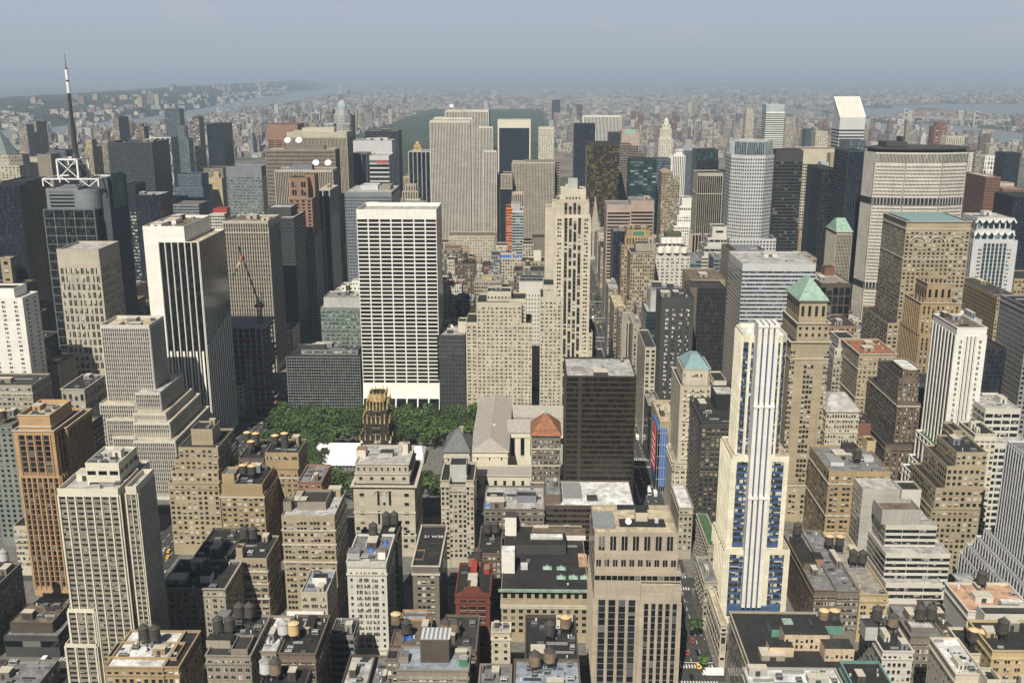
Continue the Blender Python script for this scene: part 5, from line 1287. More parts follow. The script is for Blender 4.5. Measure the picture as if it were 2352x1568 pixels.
bld('tan ziggurat', 'office_tower', 'tan brick ziggurat with stepped left shoulders, lower right', 'tower', 560,
    [T(2140, 2262, 1168, S=G(10, 3.5, .58, .55, k=1, mt=2), dep=44),
     T(2150, 2264, 1120, S=G(8, 3.5, .58, .55, mt=2, mb=1), dy=.7, dep=40, z0='0'),
     T(2176, 2266, 1070, S=G(7, 3.5, .58, .55, mt=2, mb=1), dy=1.4, dep=36, z0='1'),
     T(2198, 2268, 1038, S=G(6, 3.5, .58, .55, mt=2, mb=1), dy=2.1, dep=30, z0='2', clut=4),
     T(2190, 2212, 988, S=G(2, 3.5, .58, .55, mt=2, mb=1), dy=24, dep=16, z0='1')], wall='sand')
bld('white band block', 'office_building', 'white block with long dark window bands at the right edge', 'building', 622,
    [T(2264, 2345, 938, S=RB(4.4, .55, 4, .86, 'band', mt=3), dep=34, roof='paleroof', clut=6),
     T(2272, 2370, 1018, S=RB(4.4, .55, 4, .86, 'band', mt=3), dy=-14, dep=30, roof='paleroof')], wall='offwhite')
bld('narrow cream tower', 'office_building', 'narrow cream tower with dark rooftop hut right of the tan ziggurat', 'building', 590,
    [T(2240, 2290, 996, S=G(4, 3.6, .6, .5, k=1, mt=3, win='win'), dep=24, clut=3)], wall='ivory')
bld('grey slab right', 'office_tower', 'blank grey concrete tower with rows of small side windows cut by right frame edge', 'tower', 700,
    [T(2366, 2500, 708, S=G(12, 3.7, .58, .55, win='wdark'), dep=46, Wt=G(12, 3.9, .45, .3, win='wdark', mt=4), clut=3)], wall='grey')
_t = []
for _x, _y, _yb, _yf in ((2313, 1011, 520, 420), (2261, 1211, 528, 417), (2241, 1228, 531, 414), (2219, 1246, 534, 411), (2204, 1266, 537, 408)):
    _z = zat(_x, _y, _yb); _X = xat(_x, _yb, _z); _p = project(_X, _yf, _z); _q = project(_X + 70, _yf, _z)
    _t.append(T(_p[0], _q[0], (_p[1] + _q[1]) / 2, S=VS(20, .5, 3.5, 'wdark', .4, 2, 2, .4, hf=.3), dy=_yf - 408, dep=_yb - _yf, Wt=VS(34, .5, 3.5, 'wdark', .35, 2, 2, .4, hf=.3), roof='greyroof'))
bld('grey fin tower', 'office_tower', 'grey tower of fine vertical fins descending in steps at the bottom right edge', 'tower', 408, _t, wall='silver', sp='steel', ind=20, sill=False)
bld('white ribbon terraces', 'office_tower', 'white block of ribbon windows in three terraces topped by concrete boxes', 'building', 545,
    [T(2035, 2166, 1339, S=RB(3.75, .5, 3, .97, 'band', mt=2.2), dep=52, dy=-12, roof='paleroof', clut=3),
     T(2035, 2184, 1271, S=RB(3.75, .5, 3, .97, 'band', mt=2.2), dy=-4, dep=44, roof='paleroof'),
     T(2035, 2153, 1206, S=RB(3.75, .5, 3, .97, 'band', mt=2.2), dy=6, dep=34, roof='paleroof', clut=2),
     T(2027, 2116, 1170, S=None, dy=9, dep=16, z0='2', wall='concrete', roof='brownroof', par=2.5),
     T(2072, 2117, 1124, S=None, dy=26, dep=14, z0='2', wall='offwhite', roof='tar'),
     T(1982, 2068, 1122, S=None, dy=28, dep=17, wall='concrete', roof='paleroof', Wt=G(6, 3.7, .58, .55))], wall='offwhite')
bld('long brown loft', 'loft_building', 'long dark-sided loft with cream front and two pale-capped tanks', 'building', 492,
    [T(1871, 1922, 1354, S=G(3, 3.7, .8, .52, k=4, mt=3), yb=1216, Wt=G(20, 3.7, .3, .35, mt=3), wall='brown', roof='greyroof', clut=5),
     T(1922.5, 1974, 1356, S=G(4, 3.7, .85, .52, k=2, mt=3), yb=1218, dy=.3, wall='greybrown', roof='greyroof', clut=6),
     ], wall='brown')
bld('yellow infill', 'loft_building', 'low yellow-tan block between the long brown loft and the white terraces', 'building', 494,
    [T(1975, 2041, 1364, S=G(3, 3.7, .62, .5, k=2, mt=2.5), yb=1222, roof='gravel', clut=5)], wall='yellow')
bld('black court roof', 'loft_building', 'huge black-roofed block with peach courtyard walls and green trim, bottom right', 'building', 408,
    [T(1724, 1942, 1534, S=G(12, 3.7, .58, .55), yb=1405, roof='tar', par=.9, Wt=G(14, 3.7, .6, .7, win='win', mt=2), clut=1)], wall='stone')
bld('silver roof block', 'loft_building', 'low pale-roofed block with skylights on the bottom edge, right of the avenue', 'building', 372,
    [T(1730, 1950, 1596, S=G(9, 3.7, .58, .55), yb=1533, roof='whiteroof', clut=8)], wall='concrete')
bld('green box roof', 'loft_building', 'black-topped block with green copper sides on the bottom right edge', 'building', 376,
    [T(1968, 2060, 1590, S=G(6, 3.7, .58, .55), yb=1518, roof='tar', clut=4)], wall='tealpaint')
bld('mid black roof', 'loft_building', 'dark block with a lone wooden tank and pale front, behind the green copper sides', 'building', 415,
    [T(2028, 2098, 1494, S=G(6, 3.7, .6, .5, k=1, mt=2), yb=1414, roof='tar', clut=6)], wall='offwhite')
bld('two tank tan block', 'loft_building', 'tan block with two big dark tanks on steel legs, lower right', 'building', 425,
    [T(2092, 2170, 1459, S=G(5, 3.7, .7, .5, k=2, mt=3), yb=1388, roof='greyroof', clut=2),
     T(2093, 2152, 1441, S=G(2, 5, .2, .3, mt=2, mb=1), dy=4, dep=8, z0='0', roof='paleroof')], wall='greybrown')
bld('pink terrace block', 'loft_building', 'block with salmon-pink roof terrace, white front and blackened side wall', 'building', 448,
    [T(2224, 2376, 1402, S=G(8, 4, .5, .5, mt=3), yb=1338, roof='pinkroof', par=1.0, Wt=None, clut=2),
     T(2232, 2282, 1372, S=None, dy=14, dep=26, z0='0', wall='steel', roof='paleroof', clut=1),
     T(2262, 2376, 1410, S=None, dy=-9, dep=8.6, wall='offwhite', roof='darkroof')], wall='offwhite')
bld('grey hut low', 'loft_building', 'dark low roofs with a small timber hut left of the pink terrace', 'building', 462,
    [T(2150, 2212, 1436, S=G(4, 3.7, .58, .55), yb=1378, roof='tar', clut=6)], wall='umber')
bld('cream bare block', 'loft_building', 'cream block with bare left wall and pale stained roof, bottom right', 'building', 368,
    [T(2196, 2262, 1546, S=G(4, 3.7, .6, .5, k=2, mt=4), yb=1464, roof='whiteroof', clut=4, Wt=G(7, 3.7, .2, .3, mt=5))], wall='cream')
bld('yellow corner block', 'loft_building', 'yellow brick block in the bottom right corner with black roof and tanks', 'building', 392,
    [T(2280, 2430, 1493, S=G(6, 3.9, .55, .45, k=2, mt=4), yb=1424, roof='tar', clut=5)], wall='yellow')
bld('cap tank house', 'loft_building', 'small cream hut block carrying two pale-capped tanks, bottom right', 'building', 402,
    [T(2224, 2268, 1500, S=G(2, 3.7, .46, .55), dep=22, roof='tar')], wall='cream')
bld('green trim block', 'loft_building', 'brown block with green-edged black roof and two dark tanks left of the long store', 'building', 522,
    [T(1099, 1150, 1270, S=G(5, 3.6, .58, .55), yb=1207, roof='tar', clut=3)], wall='brown')
bld('corner tower stub', 'loft_building', 'small cream turret block on the bottom right corner edge', 'building', 358,
    [T(2266, 2420, 1606, S=G(6, 3.7, .58, .55), yb=1560, roof='greyroof', clut=4), T(2268, 2300, 1560, S=G(1, 4, .3, .4, mt=2, mb=1), dy=3, dep=9, z0='0', par=2)], wall='cream')# ================================================================== ground, streets, water, far land
def gmat():
    m, nt, b = new_mat('groundmat')
    g = N(nt, 'ShaderNodeNewGeometry')
    n1 = N(nt, 'ShaderNodeTexNoise'); n1.inputs['Scale'].default_value = .004; n1.inputs['Detail'].default_value = 8
    L(nt, g.outputs['Position'], n1.inputs['Vector'])
    n2 = N(nt, 'ShaderNodeTexNoise'); n2.inputs['Scale'].default_value = .25; n2.inputs['Detail'].default_value = 5
    L(nt, g.outputs['Position'], n2.inputs['Vector'])
    # far from midtown the sheet is a mix of roofs and tree-lined streets
    sx = N(nt, 'ShaderNodeSeparateXYZ'); L(nt, g.outputs['Position'], sx.inputs[0])
    r = N(nt, 'ShaderNodeMapRange'); r.inputs[1].default_value = 2400; r.inputs[2].default_value = 3200
    L(nt, sx.outputs['Y'], r.inputs[0])
    cr = N(nt, 'ShaderNodeValToRGB'); e = cr.color_ramp.elements
    e[0].position = .38; e[0].color = (.035, .05, .025, 1); e[1].position = .62; e[1].color = (.20, .17, .14, 1)
    L(nt, n1.outputs[0], cr.inputs[0])
    r2 = N(nt, 'ShaderNodeMapRange'); r2.inputs[1].default_value = .3; r2.inputs[2].default_value = .7
    L(nt, n2.outputs[0], r2.inputs[0])
    asp = mixc(nt, r2.outputs[0], (.032, .032, .034), (.062, .061, .06))
    L(nt, mixc(nt, r.outputs[0], asp, cr.outputs[0]), b.inputs['Base Color'])
    b.inputs['Roughness'].default_value = .9
gmat()
gm = MB(); gm.quad((-60000, -1500, 0), (60000, -1500, 0), (60000, 80000, 0), (-60000, 80000, 0))
tag(gm.build('ground', 'groundmat'), kind='structure')

flat('pavementmat', (.14, .135, .125), .9, 0, .3)
flat('waterpaint', (.70, .70, .68), .7)
STREET = lambda n: 853 + 98 * (n - 42)
AVES = [(-900, -862), (-579, -541), (-259, -220), (66, 105), (240, 266), (412, 452), (590, 616)]
pv = MB()
for n in range(34, 59):
    y0, y1 = STREET(n) + 6.5, STREET(n + 1) - 6.5
    for i in range(len(AVES) - 1):
        x0, x1 = AVES[i][1] - 8, AVES[i + 1][0] + 8
        if AVES[i][1] == -220 and n == 40:      # the park and the library fill two blocks
            y1 = STREET(42) - 6.5
        if AVES[i][1] == -220 and n == 41:
            continue
        pv.box(x0, x1, y0, y1, .0, .15, bottom=False)
tag(pv.build('pavement', 'pavementmat'), kind='structure')
lm = MB()
for ax0, ax1 in AVES[2:5]:
    w = ax1 - ax0 - 16
    for i in range(1, 4):
        x = ax0 + 8 + w * i / 4
        y = 400
        while y < 1500:
            k = (y - 363) % 98
            if 8 < k < 88:
                lm.quad((x - .14, y, .02), (x + .14, y, .02), (x + .14, y + 4, .02), (x - .14, y + 4, .02))
            y += 9
for n in range(38, 48):
    for ax0, ax1 in AVES[2:5]:
        for yy in (STREET(n) - 9, STREET(n) + 6):
            x = ax0 + 8.4
            while x < ax1 - 8.6:
                lm.quad((x, yy, .02), (x + .7, yy, .02), (x + .7, yy + 3.4, .02), (x, yy + 3.4, .02)); x += 1.5
    for yy in (STREET(n) + 11,):
        lm.quad((74.3, yy, .02), (96.7, yy, .02), (96.7, yy + .5, .02), (74.3, yy + .5, .02))
lm.quad((79.0, 470, .021), (79.3, 470, .021), (79.3, 552, .021), (79.0, 552, .021))
lm.quad((79.0, 664, .021), (79.3, 664, .021), (79.3, 748, .021), (79.0, 748, .021))
tag(lm.build('road_markings', 'waterpaint'), kind='structure')

def text(body, size, name, mat, parent=None, org=None, loc=(0, 0, 0), rot=(0, 0, 0), ext=.02, sx=1.0):
    cu = bpy.data.curves.new(name, 'FONT')
    cu.body = body; cu.size = size; cu.extrude = ext; cu.align_x = 'CENTER'; cu.align_y = 'CENTER'
    to = bpy.data.objects.new(name, cu); C.objects.link(to)
    dg = bpy.context.evaluated_depsgraph_get()
    me = bpy.data.meshes.new_from_object(to.evaluated_get(dg))
    bpy.data.objects.remove(to)
    me.materials.clear(); me.materials.append(MATS[mat])
    o = bpy.data.objects.new(name, me); C.objects.link(o)
    o.location = loc if org is None else tuple(loc[i] - org[i] for i in range(3))
    o.rotation_euler = rot; o.scale = (sx, 1, 1)
    o.parent = parent
    return o
for i, wd in enumerate(('ONLY', 'BUS')):
    tag(text(wd, 3.6, 'road_markings', 'waterpaint', loc=(82.4, 716 + i * 7, .022), rot=(0, 0, math.pi), ext=.002), kind='structure')

# ---- water
def wmat(name, c, rough=.22):
    m, nt, b = new_mat(name)
    b.inputs['Base Color'].default_value = rgba(c); b.inputs['Roughness'].default_value = rough
    b.inputs['IOR'].default_value = 1.33
    n1 = N(nt, 'ShaderNodeTexNoise'); n1.inputs['Scale'].default_value = .02; n1.inputs['Detail'].default_value = 4
    g = N(nt, 'ShaderNodeNewGeometry'); L(nt, g.outputs['Position'], n1.inputs['Vector'])
    bp = N(nt, 'ShaderNodeBump'); bp.inputs['Strength'].default_value = .25; bp.inputs['Distance'].default_value = 3
    L(nt, n1.outputs[0], bp.inputs['Height']); L(nt, bp.outputs[0], b.inputs['Normal'])
wmat('water', (.20, .22, .235), .4)
def gpoly(pts, z):
    return [(*ground(x, y, z), z) for x, y in pts]
HUD_NEAR = [(-160, 352), (0, 336), (120, 318), (250, 303), (390, 288), (470, 268), (560, 252), (640, 241), (720, 228), (790, 215), (850, 204)]
HUD_FAR = [(846, 198), (790, 201), (720, 208), (640, 219), (590, 225), (520, 237), (460, 250), (400, 258), (350, 268), (230, 280), (100, 294), (0, 300), (-160, 316)]
hr = MB(); hr.poly(gpoly(HUD_NEAR + HUD_FAR, .6))
tag(hr.build('river', 'water'), kind='structure')
er = MB()
er.poly(gpoly([(1975, 271), (2060, 271), (2080, 262), (2360, 268), (2420, 268), (2420, 242), (2300, 240), (2150, 240), (2060, 243), (1975, 246)], .6))
er.poly(gpoly([(1990, 306), (2080, 312), (2200, 322), (2300, 345), (2430, 362), (2430, 318), (2300, 300), (2180, 288), (2100, 282), (1990, 287)], .62))
er.poly(gpoly([(1770, 266), (1900, 268), (1900, 258), (1840, 252), (1780, 254)], .64))
tag(er.build('river', 'water'), kind='structure')
isl = MB()
isl.poly(gpoly([(1985, 248), (2050, 249), (2050, 243), (2010, 241), (1985, 243)], .9))
isl.poly(gpoly([(2100, 252), (2160, 253), (2150, 247), (2110, 248)], .9))
flat('islandmat', (.05, .07, .035), .9, 0, .4)
tag(isl.build('island', 'islandmat'), kind='structure')

# ---- the wooded cliffs beyond the river
hills = [(-160, 316, 246), (0, 300, 240), (100, 294, 232), (230, 280, 222), (350, 268, 212), (460, 250, 203), (520, 237, 199), (590, 225, 194), (640, 219, 189), (700, 210, 187), (730, 207, 191), (760, 203, 199)]
hm = MB()
r3 = random.Random(3)
prof = []
sub = []
for i in range(len(hills) - 1):
    for k in range(6):
        t = k / 6
        sub.append(tuple(hills[i][j] * (1 - t) + hills[i + 1][j] * t for j in range(3)))
sub.append(hills[-1])
HILL = []
for x, ys, yc in sub:
    p = ground(x, ys, 0)
    d = math.hypot(*p); u = (p[0] / d, p[1] / d)
    row = [(p[0], p[1], -1.0)]
    yc2 = yc + r3.uniform(-1, 1)
    for f, s in ((.05, .55), (.12, .8), (.35, 1.0), (1.0, .98), (2.2, .9)):
        dd = d * (1 + f * .6)
        # height on the line of sight of the crest, scaled
        zc = H + ray(x, yc2)[2] / math.hypot(ray(x, yc2)[0], ray(x, yc2)[1]) * d * 1.21
        z = max(2, zc * s * r3.uniform(.93, 1.05))
        row.append((u[0] * dd, u[1] * dd, z if f < 2 else 4.0))
    HILL.append(row)
for i in range(len(HILL) - 1):
    for j in range(5):
        hm.quad(HILL[i + 1][j], HILL[i][j], HILL[i][j + 1], HILL[i + 1][j + 1])
flat('hillmat', (.030, .040, .030), .95, 0, .45)
for n_ in MATS['hillmat'].node_tree.nodes:
    if n_.type == 'TEX_NOISE': n_.inputs['Scale'].default_value = .006
tag(hm.build('hills', 'hillmat'), kind='structure')
# ================================================================== particular roofs and fronts
def addface(key, ti, edge, st):
    """extra facade on one edge of a tier"""
    b = BLD[key]; g = b['geo'][ti]; pts = g['pts']; k = len(pts)
    a, c = pts[edge], pts[(edge + 1) % k]
    w = math.hypot(c[0] - a[0], c[1] - a[1]); u = ((c[0] - a[0]) / w, (c[1] - a[1]) / w)
    out = dict(pane=[], glass=[], mull={}, spand=MB(), wall=MB())
    face(st, a, u, w, g['z0'], g['z1'], out)
    return out, u

def emit(key, out, ind, sp='charcoal'):
    b = BLD[key]; root, org = b['root'], b['org']
    panes = sorted(out['pane'], key=lambda q: -q[0][2])
    for q in panes[:ind] + out['glass']:
        (x, y, z), rot, w, h, win, fr, ty = q
        put(unit_pane(win, None), 'window', root, org, x, y, z, w, 1, h, rot)
    m = MB()
    for q in panes[ind:]:
        (x, y, z), rot, w, h, win, fr, ty = q
        c, s = math.cos(rot), math.sin(rot); nx, ny = s * .09, -c * .09
        m.quad((x + nx, y + ny, z), (x + nx + c * w, y + ny + s * w, z), (x + nx + c * w, y + ny + s * w, z + h), (x + nx, y + ny, z + h))
    if m.f:
        o = m.build('window', [panes[-1][4]], root, org); o['kind'] = 'stuff'

# octagon tower: window grid on the front facets, panel joints on the flank, two open storeys, dark roof slab
b = BLD['octagon tower']; g = b['geo'][0]
zb1, zb2 = zat(2050, 463, 1090), zat(2020, 657, 1090)
for e, nc in ((1, 22), (2, 26), (3, 18)):
    out, u = addface('octagon tower', 0, e, [G(nc, 3.72, .62, .46, win='wblack', mt=13.5, mb=8, ms=.8), G(nc, 12, .5, .92, win='wdark', mt=1, mb=9999)])
    # the tall louvres under the roof
    a, c = g['pts'][e], g['pts'][e + 1]
    w = math.hypot(c[0] - a[0], c[1] - a[1])
    for i in range(nc):
        t = (i + .2) * w / nc
        out['pane'].append(((a[0] + u[0] * t, a[1] + u[1] * t, g['z1'] - 11), math.atan2(u[1], u[0]), w / nc * .6, 9.5, 'wdark', True, 'G'))
    emit('octagon tower', out, 30)
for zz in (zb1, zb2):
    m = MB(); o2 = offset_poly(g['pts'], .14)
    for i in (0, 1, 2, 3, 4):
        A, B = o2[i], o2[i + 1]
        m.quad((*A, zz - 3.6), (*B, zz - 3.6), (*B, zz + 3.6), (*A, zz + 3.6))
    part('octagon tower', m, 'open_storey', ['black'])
    m = MB(); o3 = offset_poly(g['pts'], .3)
    for i in (1, 2, 3):
        A, B = o3[i], o3[i + 1]; n_ = 9
        for k in range(n_):
            t = (k + .5) / n_
            x, y = A[0] + (B[0] - A[0]) * t, A[1] + (B[1] - A[1]) * t
            m.box(x - .45, x + .45, y - .2, y + .2, zz - 3.6, zz + 3.6)
    part('octagon tower', m, 'column', ['concrete'])['kind'] = 'stuff'
m = MB(); o2 = offset_poly(g['pts'], .9); m.prism(o2, g['z1'] + 3.2, g['z1'] + 4.6); m.prism(offset_poly(g['pts'], -2), g['z1'] - .5, g['z1'] + 3.2, top=False)
part('octagon tower', m, 'roof_slab', ['charcoal'])
m = MB(); x0, x1 = g['x0'] + 20, g['x1'] - 70
m.box(x0, x1, g['y0'] + 22, g['y0'] + 48, g['z1'] + 5.2, g['z1'] + 10); m.box(x0 + 22, x1 - 4, g['y0'] + 28, g['y0'] + 46, g['z1'] + 10, g['z1'] + 15)
part('octagon tower', m, 'penthouse', ['charcoal'])
m = MB()
for i in (1, 2, 3):
    for t in (0, 1):
        q = offset_poly(g['pts'], .2)[i + t]
        if i == 1 or t == 1: m.box(q[0] - .35, q[0] + .35, q[1] - .35, q[1] + .35, 0, g['z1'] - 11)
part('octagon tower', m, 'joint_strip', ['greybrown'])

# white fin tower: extra short fins near the foot, roof deck
b = BLD['white fin tower']; g = b['geo'][0]; zs = zat(420, 806, 775)
m = MB(); w = g['x1'] - g['x0']; pu = (w - 1.6) / 6
for i in range(6):
    x = g['x0'] + .8 + (i + .5) * pu
    m.box(x - .75, x + .75, g['y0'] - .8, g['y0'], 0, zs)
d = g['y1'] - g['y0']; pu = (d - 1.2) / 12
for i in range(12):
    y = g['y0'] + .6 + (i + .5) * pu
    m.box(g['x1'], g['x1'] + .7, y - .4, y + .4, 0, zs + (12 - i) * -1.2 + 20)
part('white fin tower', m, 'short_fin', ['travertine'])['kind'] = 'stuff'

# grid slab: curved base flare, roof plant
b = BLD['grid slab']; g = b['geo'][0]
m = MB(); prev = None
for k in range(9):
    t = k / 8; z = 34 * (1 - t); off = .02 + 9 * t ** 2.2
    cur = [(g['x0'], g['y0'] - off, z), (g['x1'], g['y0'] - off, z)]
    if prev: m.quad(cur[0], cur[1], prev[1], prev[0])
    if prev:
        m.poly([cur[1], (g['x1'], g['y0'], z), (g['x1'], g['y0'], prev[0][2]), prev[1]]); m.poly([(g['x0'], g['y0'], z), cur[0], prev[0], (g['x0'], g['y0'], prev[0][2])])
    prev = cur
part('grid slab', m, 'base_flare', ['travertine'])
pu = (g['x1'] - g['x0']) / 7
gl = MB()
for i in range(7):
    for z0, z1 in ((7, 17),):
        f = lambda z: .02 + 9 * (1 - z / 34) ** 2.2 + .1
        gl.quad((g['x0'] + pu * i + .6, g['y0'] - f(z0), z0), (g['x0'] + pu * (i + 1) - .6, g['y0'] - f(z0), z0), (g['x0'] + pu * (i + 1) - .6, g['y0'] - f(z1), z1), (g['x0'] + pu * i + .6, g['y0'] - f(z1), z1))
part('grid slab', gl, 'lobby_window', ['wdark'])['kind'] = 'stuff'
pbox('grid slab', 0, 920, 929, 469, 5, 4.5, 'taupe', 'bulkhead')
pbox('grid slab', 0, 944, 976, 470, 8, 2.6, 'greysteel', 'cooling_unit', 'gravel')
pbox('grid slab', 0, 836, 872, 473, 12, 1.0, 'charcoal', 'fan_deck', 'greysteel')
m = MB(); q = onroof('grid slab', 0, 855, 472); m.cyl(q[0], q[1] + 5, q[2] + 1, q[2] + 2.2, 5.5, n=20)
part('grid slab', m, 'fan_ring', ['whitesteel'])

# hip, pyramid and dome roofs
Zp = lambda x, y, Y: zat(x, y, Y)
pyramid('green roof tower', 3, Zp(1846, 634, 676), .06, .30, 'copper', 1.2)
pyramid('red pyramid house', 0, Zp(1255, 950, 649), .16, .16, 'redtile', .9)
pyramid('slate hip house', 0, Zp(1053, 986, 646), .16, .10, 'slateroof', .8)
pyramid('hip roof arcade block', 0, Zp(1932, 899, 664), .50, .12, 'paleroof', .8)
pyramid('blue pyramid tower', 3, Zp(1602, 809, 686), .30, .30, 'bluecopper', -1.0)
pyramid('tan arcade tower', 1, Zp(2150, 495, 912), .55, .2, 'bluecopper', -4.0)
pyramid('gothic green roof', 0, Zp(1946, 499, 1161), .55, .1, 'copper', .5)
pyramid('green mansard house', 0, Zp(1640, 1216, 562), .22, .8, 'greenroof', .4)
pyramid('tan deco spire', 0, Zp(1532, 388, 1467), .1, .9, 'tan', .2)
pyramid('white pier tower', 1, Zp(1560, 342, 1812), .5, .5, 'paleroof', .2)
g = BLD['copper cone tower']['geo'][1]; m = MB(); m.cyl(xat(3, 1586, g['z1']), 1586, g['z1'], Zp(5, 297, 1586), 27, .6, n=8)
part('copper cone tower', m, 'cone_roof', ['conegrey'])
pyramid('black pyramid cap', 0, Zp(1581, 324, 1967), .04, .04, 'steel', .2)
pyramid('cream peak tower', 3, Zp(1531, 270, 2434), .05, .05, 'ivory', .2)
g = BLD['slate hip house']['geo'][0]
m = MB(); q = onroof('slate hip house', 0, 1061, 1024); m.box(q[0] - 1, q[0] + 1, q[1], q[1] + 2, q[2], q[2] + 13); m.box(q[0] - 1.3, q[0] + 1.3, q[1] - .3, q[1] + 2.3, q[2] + 13, q[2] + 13.8)
part('slate hip house', m, 'chimney', ['sand'])
g = BLD['red pyramid house']['geo'][0]
m = MB()
for i in range(5):
    x = g['x0'] + 3 + i * (g['x1'] - g['x0'] - 6) / 4
    m.box(x - .7, x + .7, g['y0'] + 2.2, g['y0'] + 6, g['z1'] + 1.2, g['z1'] + 3.0)
part('red pyramid house', m, 'dormer', ['umber'])['kind'] = 'stuff'
m = MB(); xm, ym = (g['x0'] + g['x1']) / 2, (g['y0'] + g['y1']) / 2; zt = Zp(1255, 950, 649)
m.cyl(xm, ym, zt - .2, zt + 2, .9, .5); part('red pyramid house', m, 'finial', ['copper'])
# dome of the octagonal tower
g = BLD['dome tower']['geo'][1]; m = MB(); m.sphere((g['x0'] + g['x1']) / 2, (g['y0'] + g['y1']) / 2, g['z1'] - .2, (g['x1'] - g['x0']) * .36, 22, n=16, k=6, half=True)
part('dome tower', m, 'dome', ['mist'])
# notched top with sloping mint roof
g = BLD['pink pediment tower']['geo'][0]; m = MB(); za = Zp(1448, 298, 2250)
x0, x1, xm = g['x0'], g['x1'], (g['x0'] + g['x1']) / 2
m.prism([(x0, g['y0']), (x0 + 5, g['y0']), (x0 + 5, g['y1']), (x0, g['y1'])], g['z1'] - .5, za); m.prism([(x1 - 5, g['y0']), (x1, g['y0']), (x1, g['y1']), (x1 - 5, g['y1'])], g['z1'] - .5, za)
part('pink pediment tower', m, 'pediment', ['pink'])
m = MB(); m.quad((x0 + 5, g['y0'] + 1, g['z1'] + .2), (x1 - 5, g['y0'] + 1, g['z1'] + .2), (x1 - 5, g['y1'], za), (x0 + 5, g['y1'], za)); m.quad((x1 - 5, g['y1'], za), (x1 - 5, g['y1'], g['z1'] - 1), (x0 + 5, g['y1'], g['z1'] - 1), (x0 + 5, g['y1'], za))
part('pink pediment tower', m, 'sloped_roof', ['copper'])
# slant roof
g = BLD['slant roof tower']['geo'][0]; m = MB(); za = Zp(1945, 223, 2048)
x0, x1, y0, y1, z1 = g['x0'], g['x1'], g['y0'], g['y1'], g['z1']
m.poly([(x0, y0, z1), (x1, y0, z1), (x1, y1, za), (x0, y1, za)], 1); m.poly([(x0, y1, z1), (x0, y0, z1), (x0, y1, za)]); m.poly([(x1, y0, z1), (x1, y1, z1), (x1, y1, za)]); m.poly([(x1, y1, z1), (x0, y1, z1), (x0, y1, za), (x1, y1, za)])
part('slant roof tower', m, 'slanted_roof', ['silver', 'offwhite'])
m = MB(); m.tube((x0, y0, z1 + .3), (x0, y1, za + .3), 1.1); m.tube((x1, y0, z1 + .3), (x1, y1, za + .3), 1.1); m.tube((x0, y1, za + .3), (x1, y1, za + .3), .9)
part('slant roof tower', m, 'roof_rim', ['whitesteel'])
# chevron caps
g = BLD['white chevron tower']['geo'][1]; m = MB()
for zz in (g['z1'], BLD['white chevron tower']['geo'][2]['z1']):
    n_ = 6; w = (g['x1'] - g['x0']) / n_
    for i in range(n_):
        xa = g['x0'] + i * w
        m.tube((xa, g['y0'] - .4, zz - 5), (xa + w / 2, g['y0'] - .4, zz), .9); m.tube((xa + w / 2, g['y0'] - .4, zz), (xa + w, g['y0'] - .4, zz - 5), .9)
part('white chevron tower', m, 'zigzag_trim', ['whitesteel'])
# pinnacles
b = BLD['ribbed gothic tower']; m = MB()
for ti in (1, 2):
    g = b['geo'][ti]; n_ = 6
    for i in range(n_):
        x = g['x0'] + (i + .5) * (g['x1'] - g['x0']) / n_
        m.cyl(x, g['y0'] + .6, g['z1'], g['z1'] + (5 if ti == 1 else 11), .9, .1, n=5)
    for i in range(3):
        m.cyl(g['x0'] + .6, g['y0'] + 2 + i * 8, g['z1'], g['z1'] + (5 if ti == 1 else 11), .9, .1, n=5)
part('ribbed gothic tower', m, 'pinnacle', ['ochre'])['kind'] = 'stuff'
# deco crown: scalloped lobes
b = BLD['deco crown tower']; m = MB()
for ti in (1, 2):
    g = b['geo'][ti]
    for i in range(4):
        x = g['x0'] + (i + .5) * (g['x1'] - g['x0']) / 4
        m.cyl(x, g['y0'] + .4, g['z1'] - 5, g['z1'] + 1.0, 3.4, n=10)
part('deco crown tower', m, 'crown_lobe', ['white'])['kind'] = 'stuff'
# gold panel
g = BLD['orange setback tower']['geo'][2]; m = MB()
m.box(g['x0'] + 6, g['x1'] - 6, g['y0'] - .4, g['y0'], g['z1'] - 9, g['z1'] - 1.5, 0); m.box(g['x0'] + 7, g['x1'] - 7, g['y0'] - .6, g['y0'] - .4, g['z1'] - 8.2, g['z1'] - 2.4, 1)
part('orange setback tower', m, 'relief_panel', ['gold', 'greenpaint'])
# gold crest
g = BLD['gold crest tower']['geo'][0]; m = MB()
for i in range(3):
    m.box(g['x0'] + 8 + i * 2, g['x0'] + 22 - i * 2, g['y0'] + 6, g['y0'] + 16, g['z1'] + i * 5 - .5, g['z1'] + i * 5 + 5)
for i in range(4): m.cyl(g['x0'] + 9 + i * 4, g['y0'] + 6, g['z1'] + 5, g['z1'] + 12, .8, .1, n=5)
part('gold crest tower', m, 'crest', ['gold'])
# mast on the mint-topped tower
g = BLD['teal top tower']['geo'][1]; m = MB(); m.tube((g['x0'] + 11, g['y0'] + 20, g['z1'] - .5), (g['x0'] + 11, g['y0'] + 20, g['z1'] + 24), .7, r1=.25)
part('teal top tower', m, 'mast', ['darksteel'])
# letters on the grey banded tower
b = BLD['red letters tower']; g = b['geo'][0]
text('UBS', 8.5, 'sign_letters', 'redtext', b['root'], b['org'], ((g['x0'] * .36 + g['x1'] * .64), g['y0'] - .5, zat(870, 372.5, 1590)), (R(90), 0, 0), .1, 1.25)
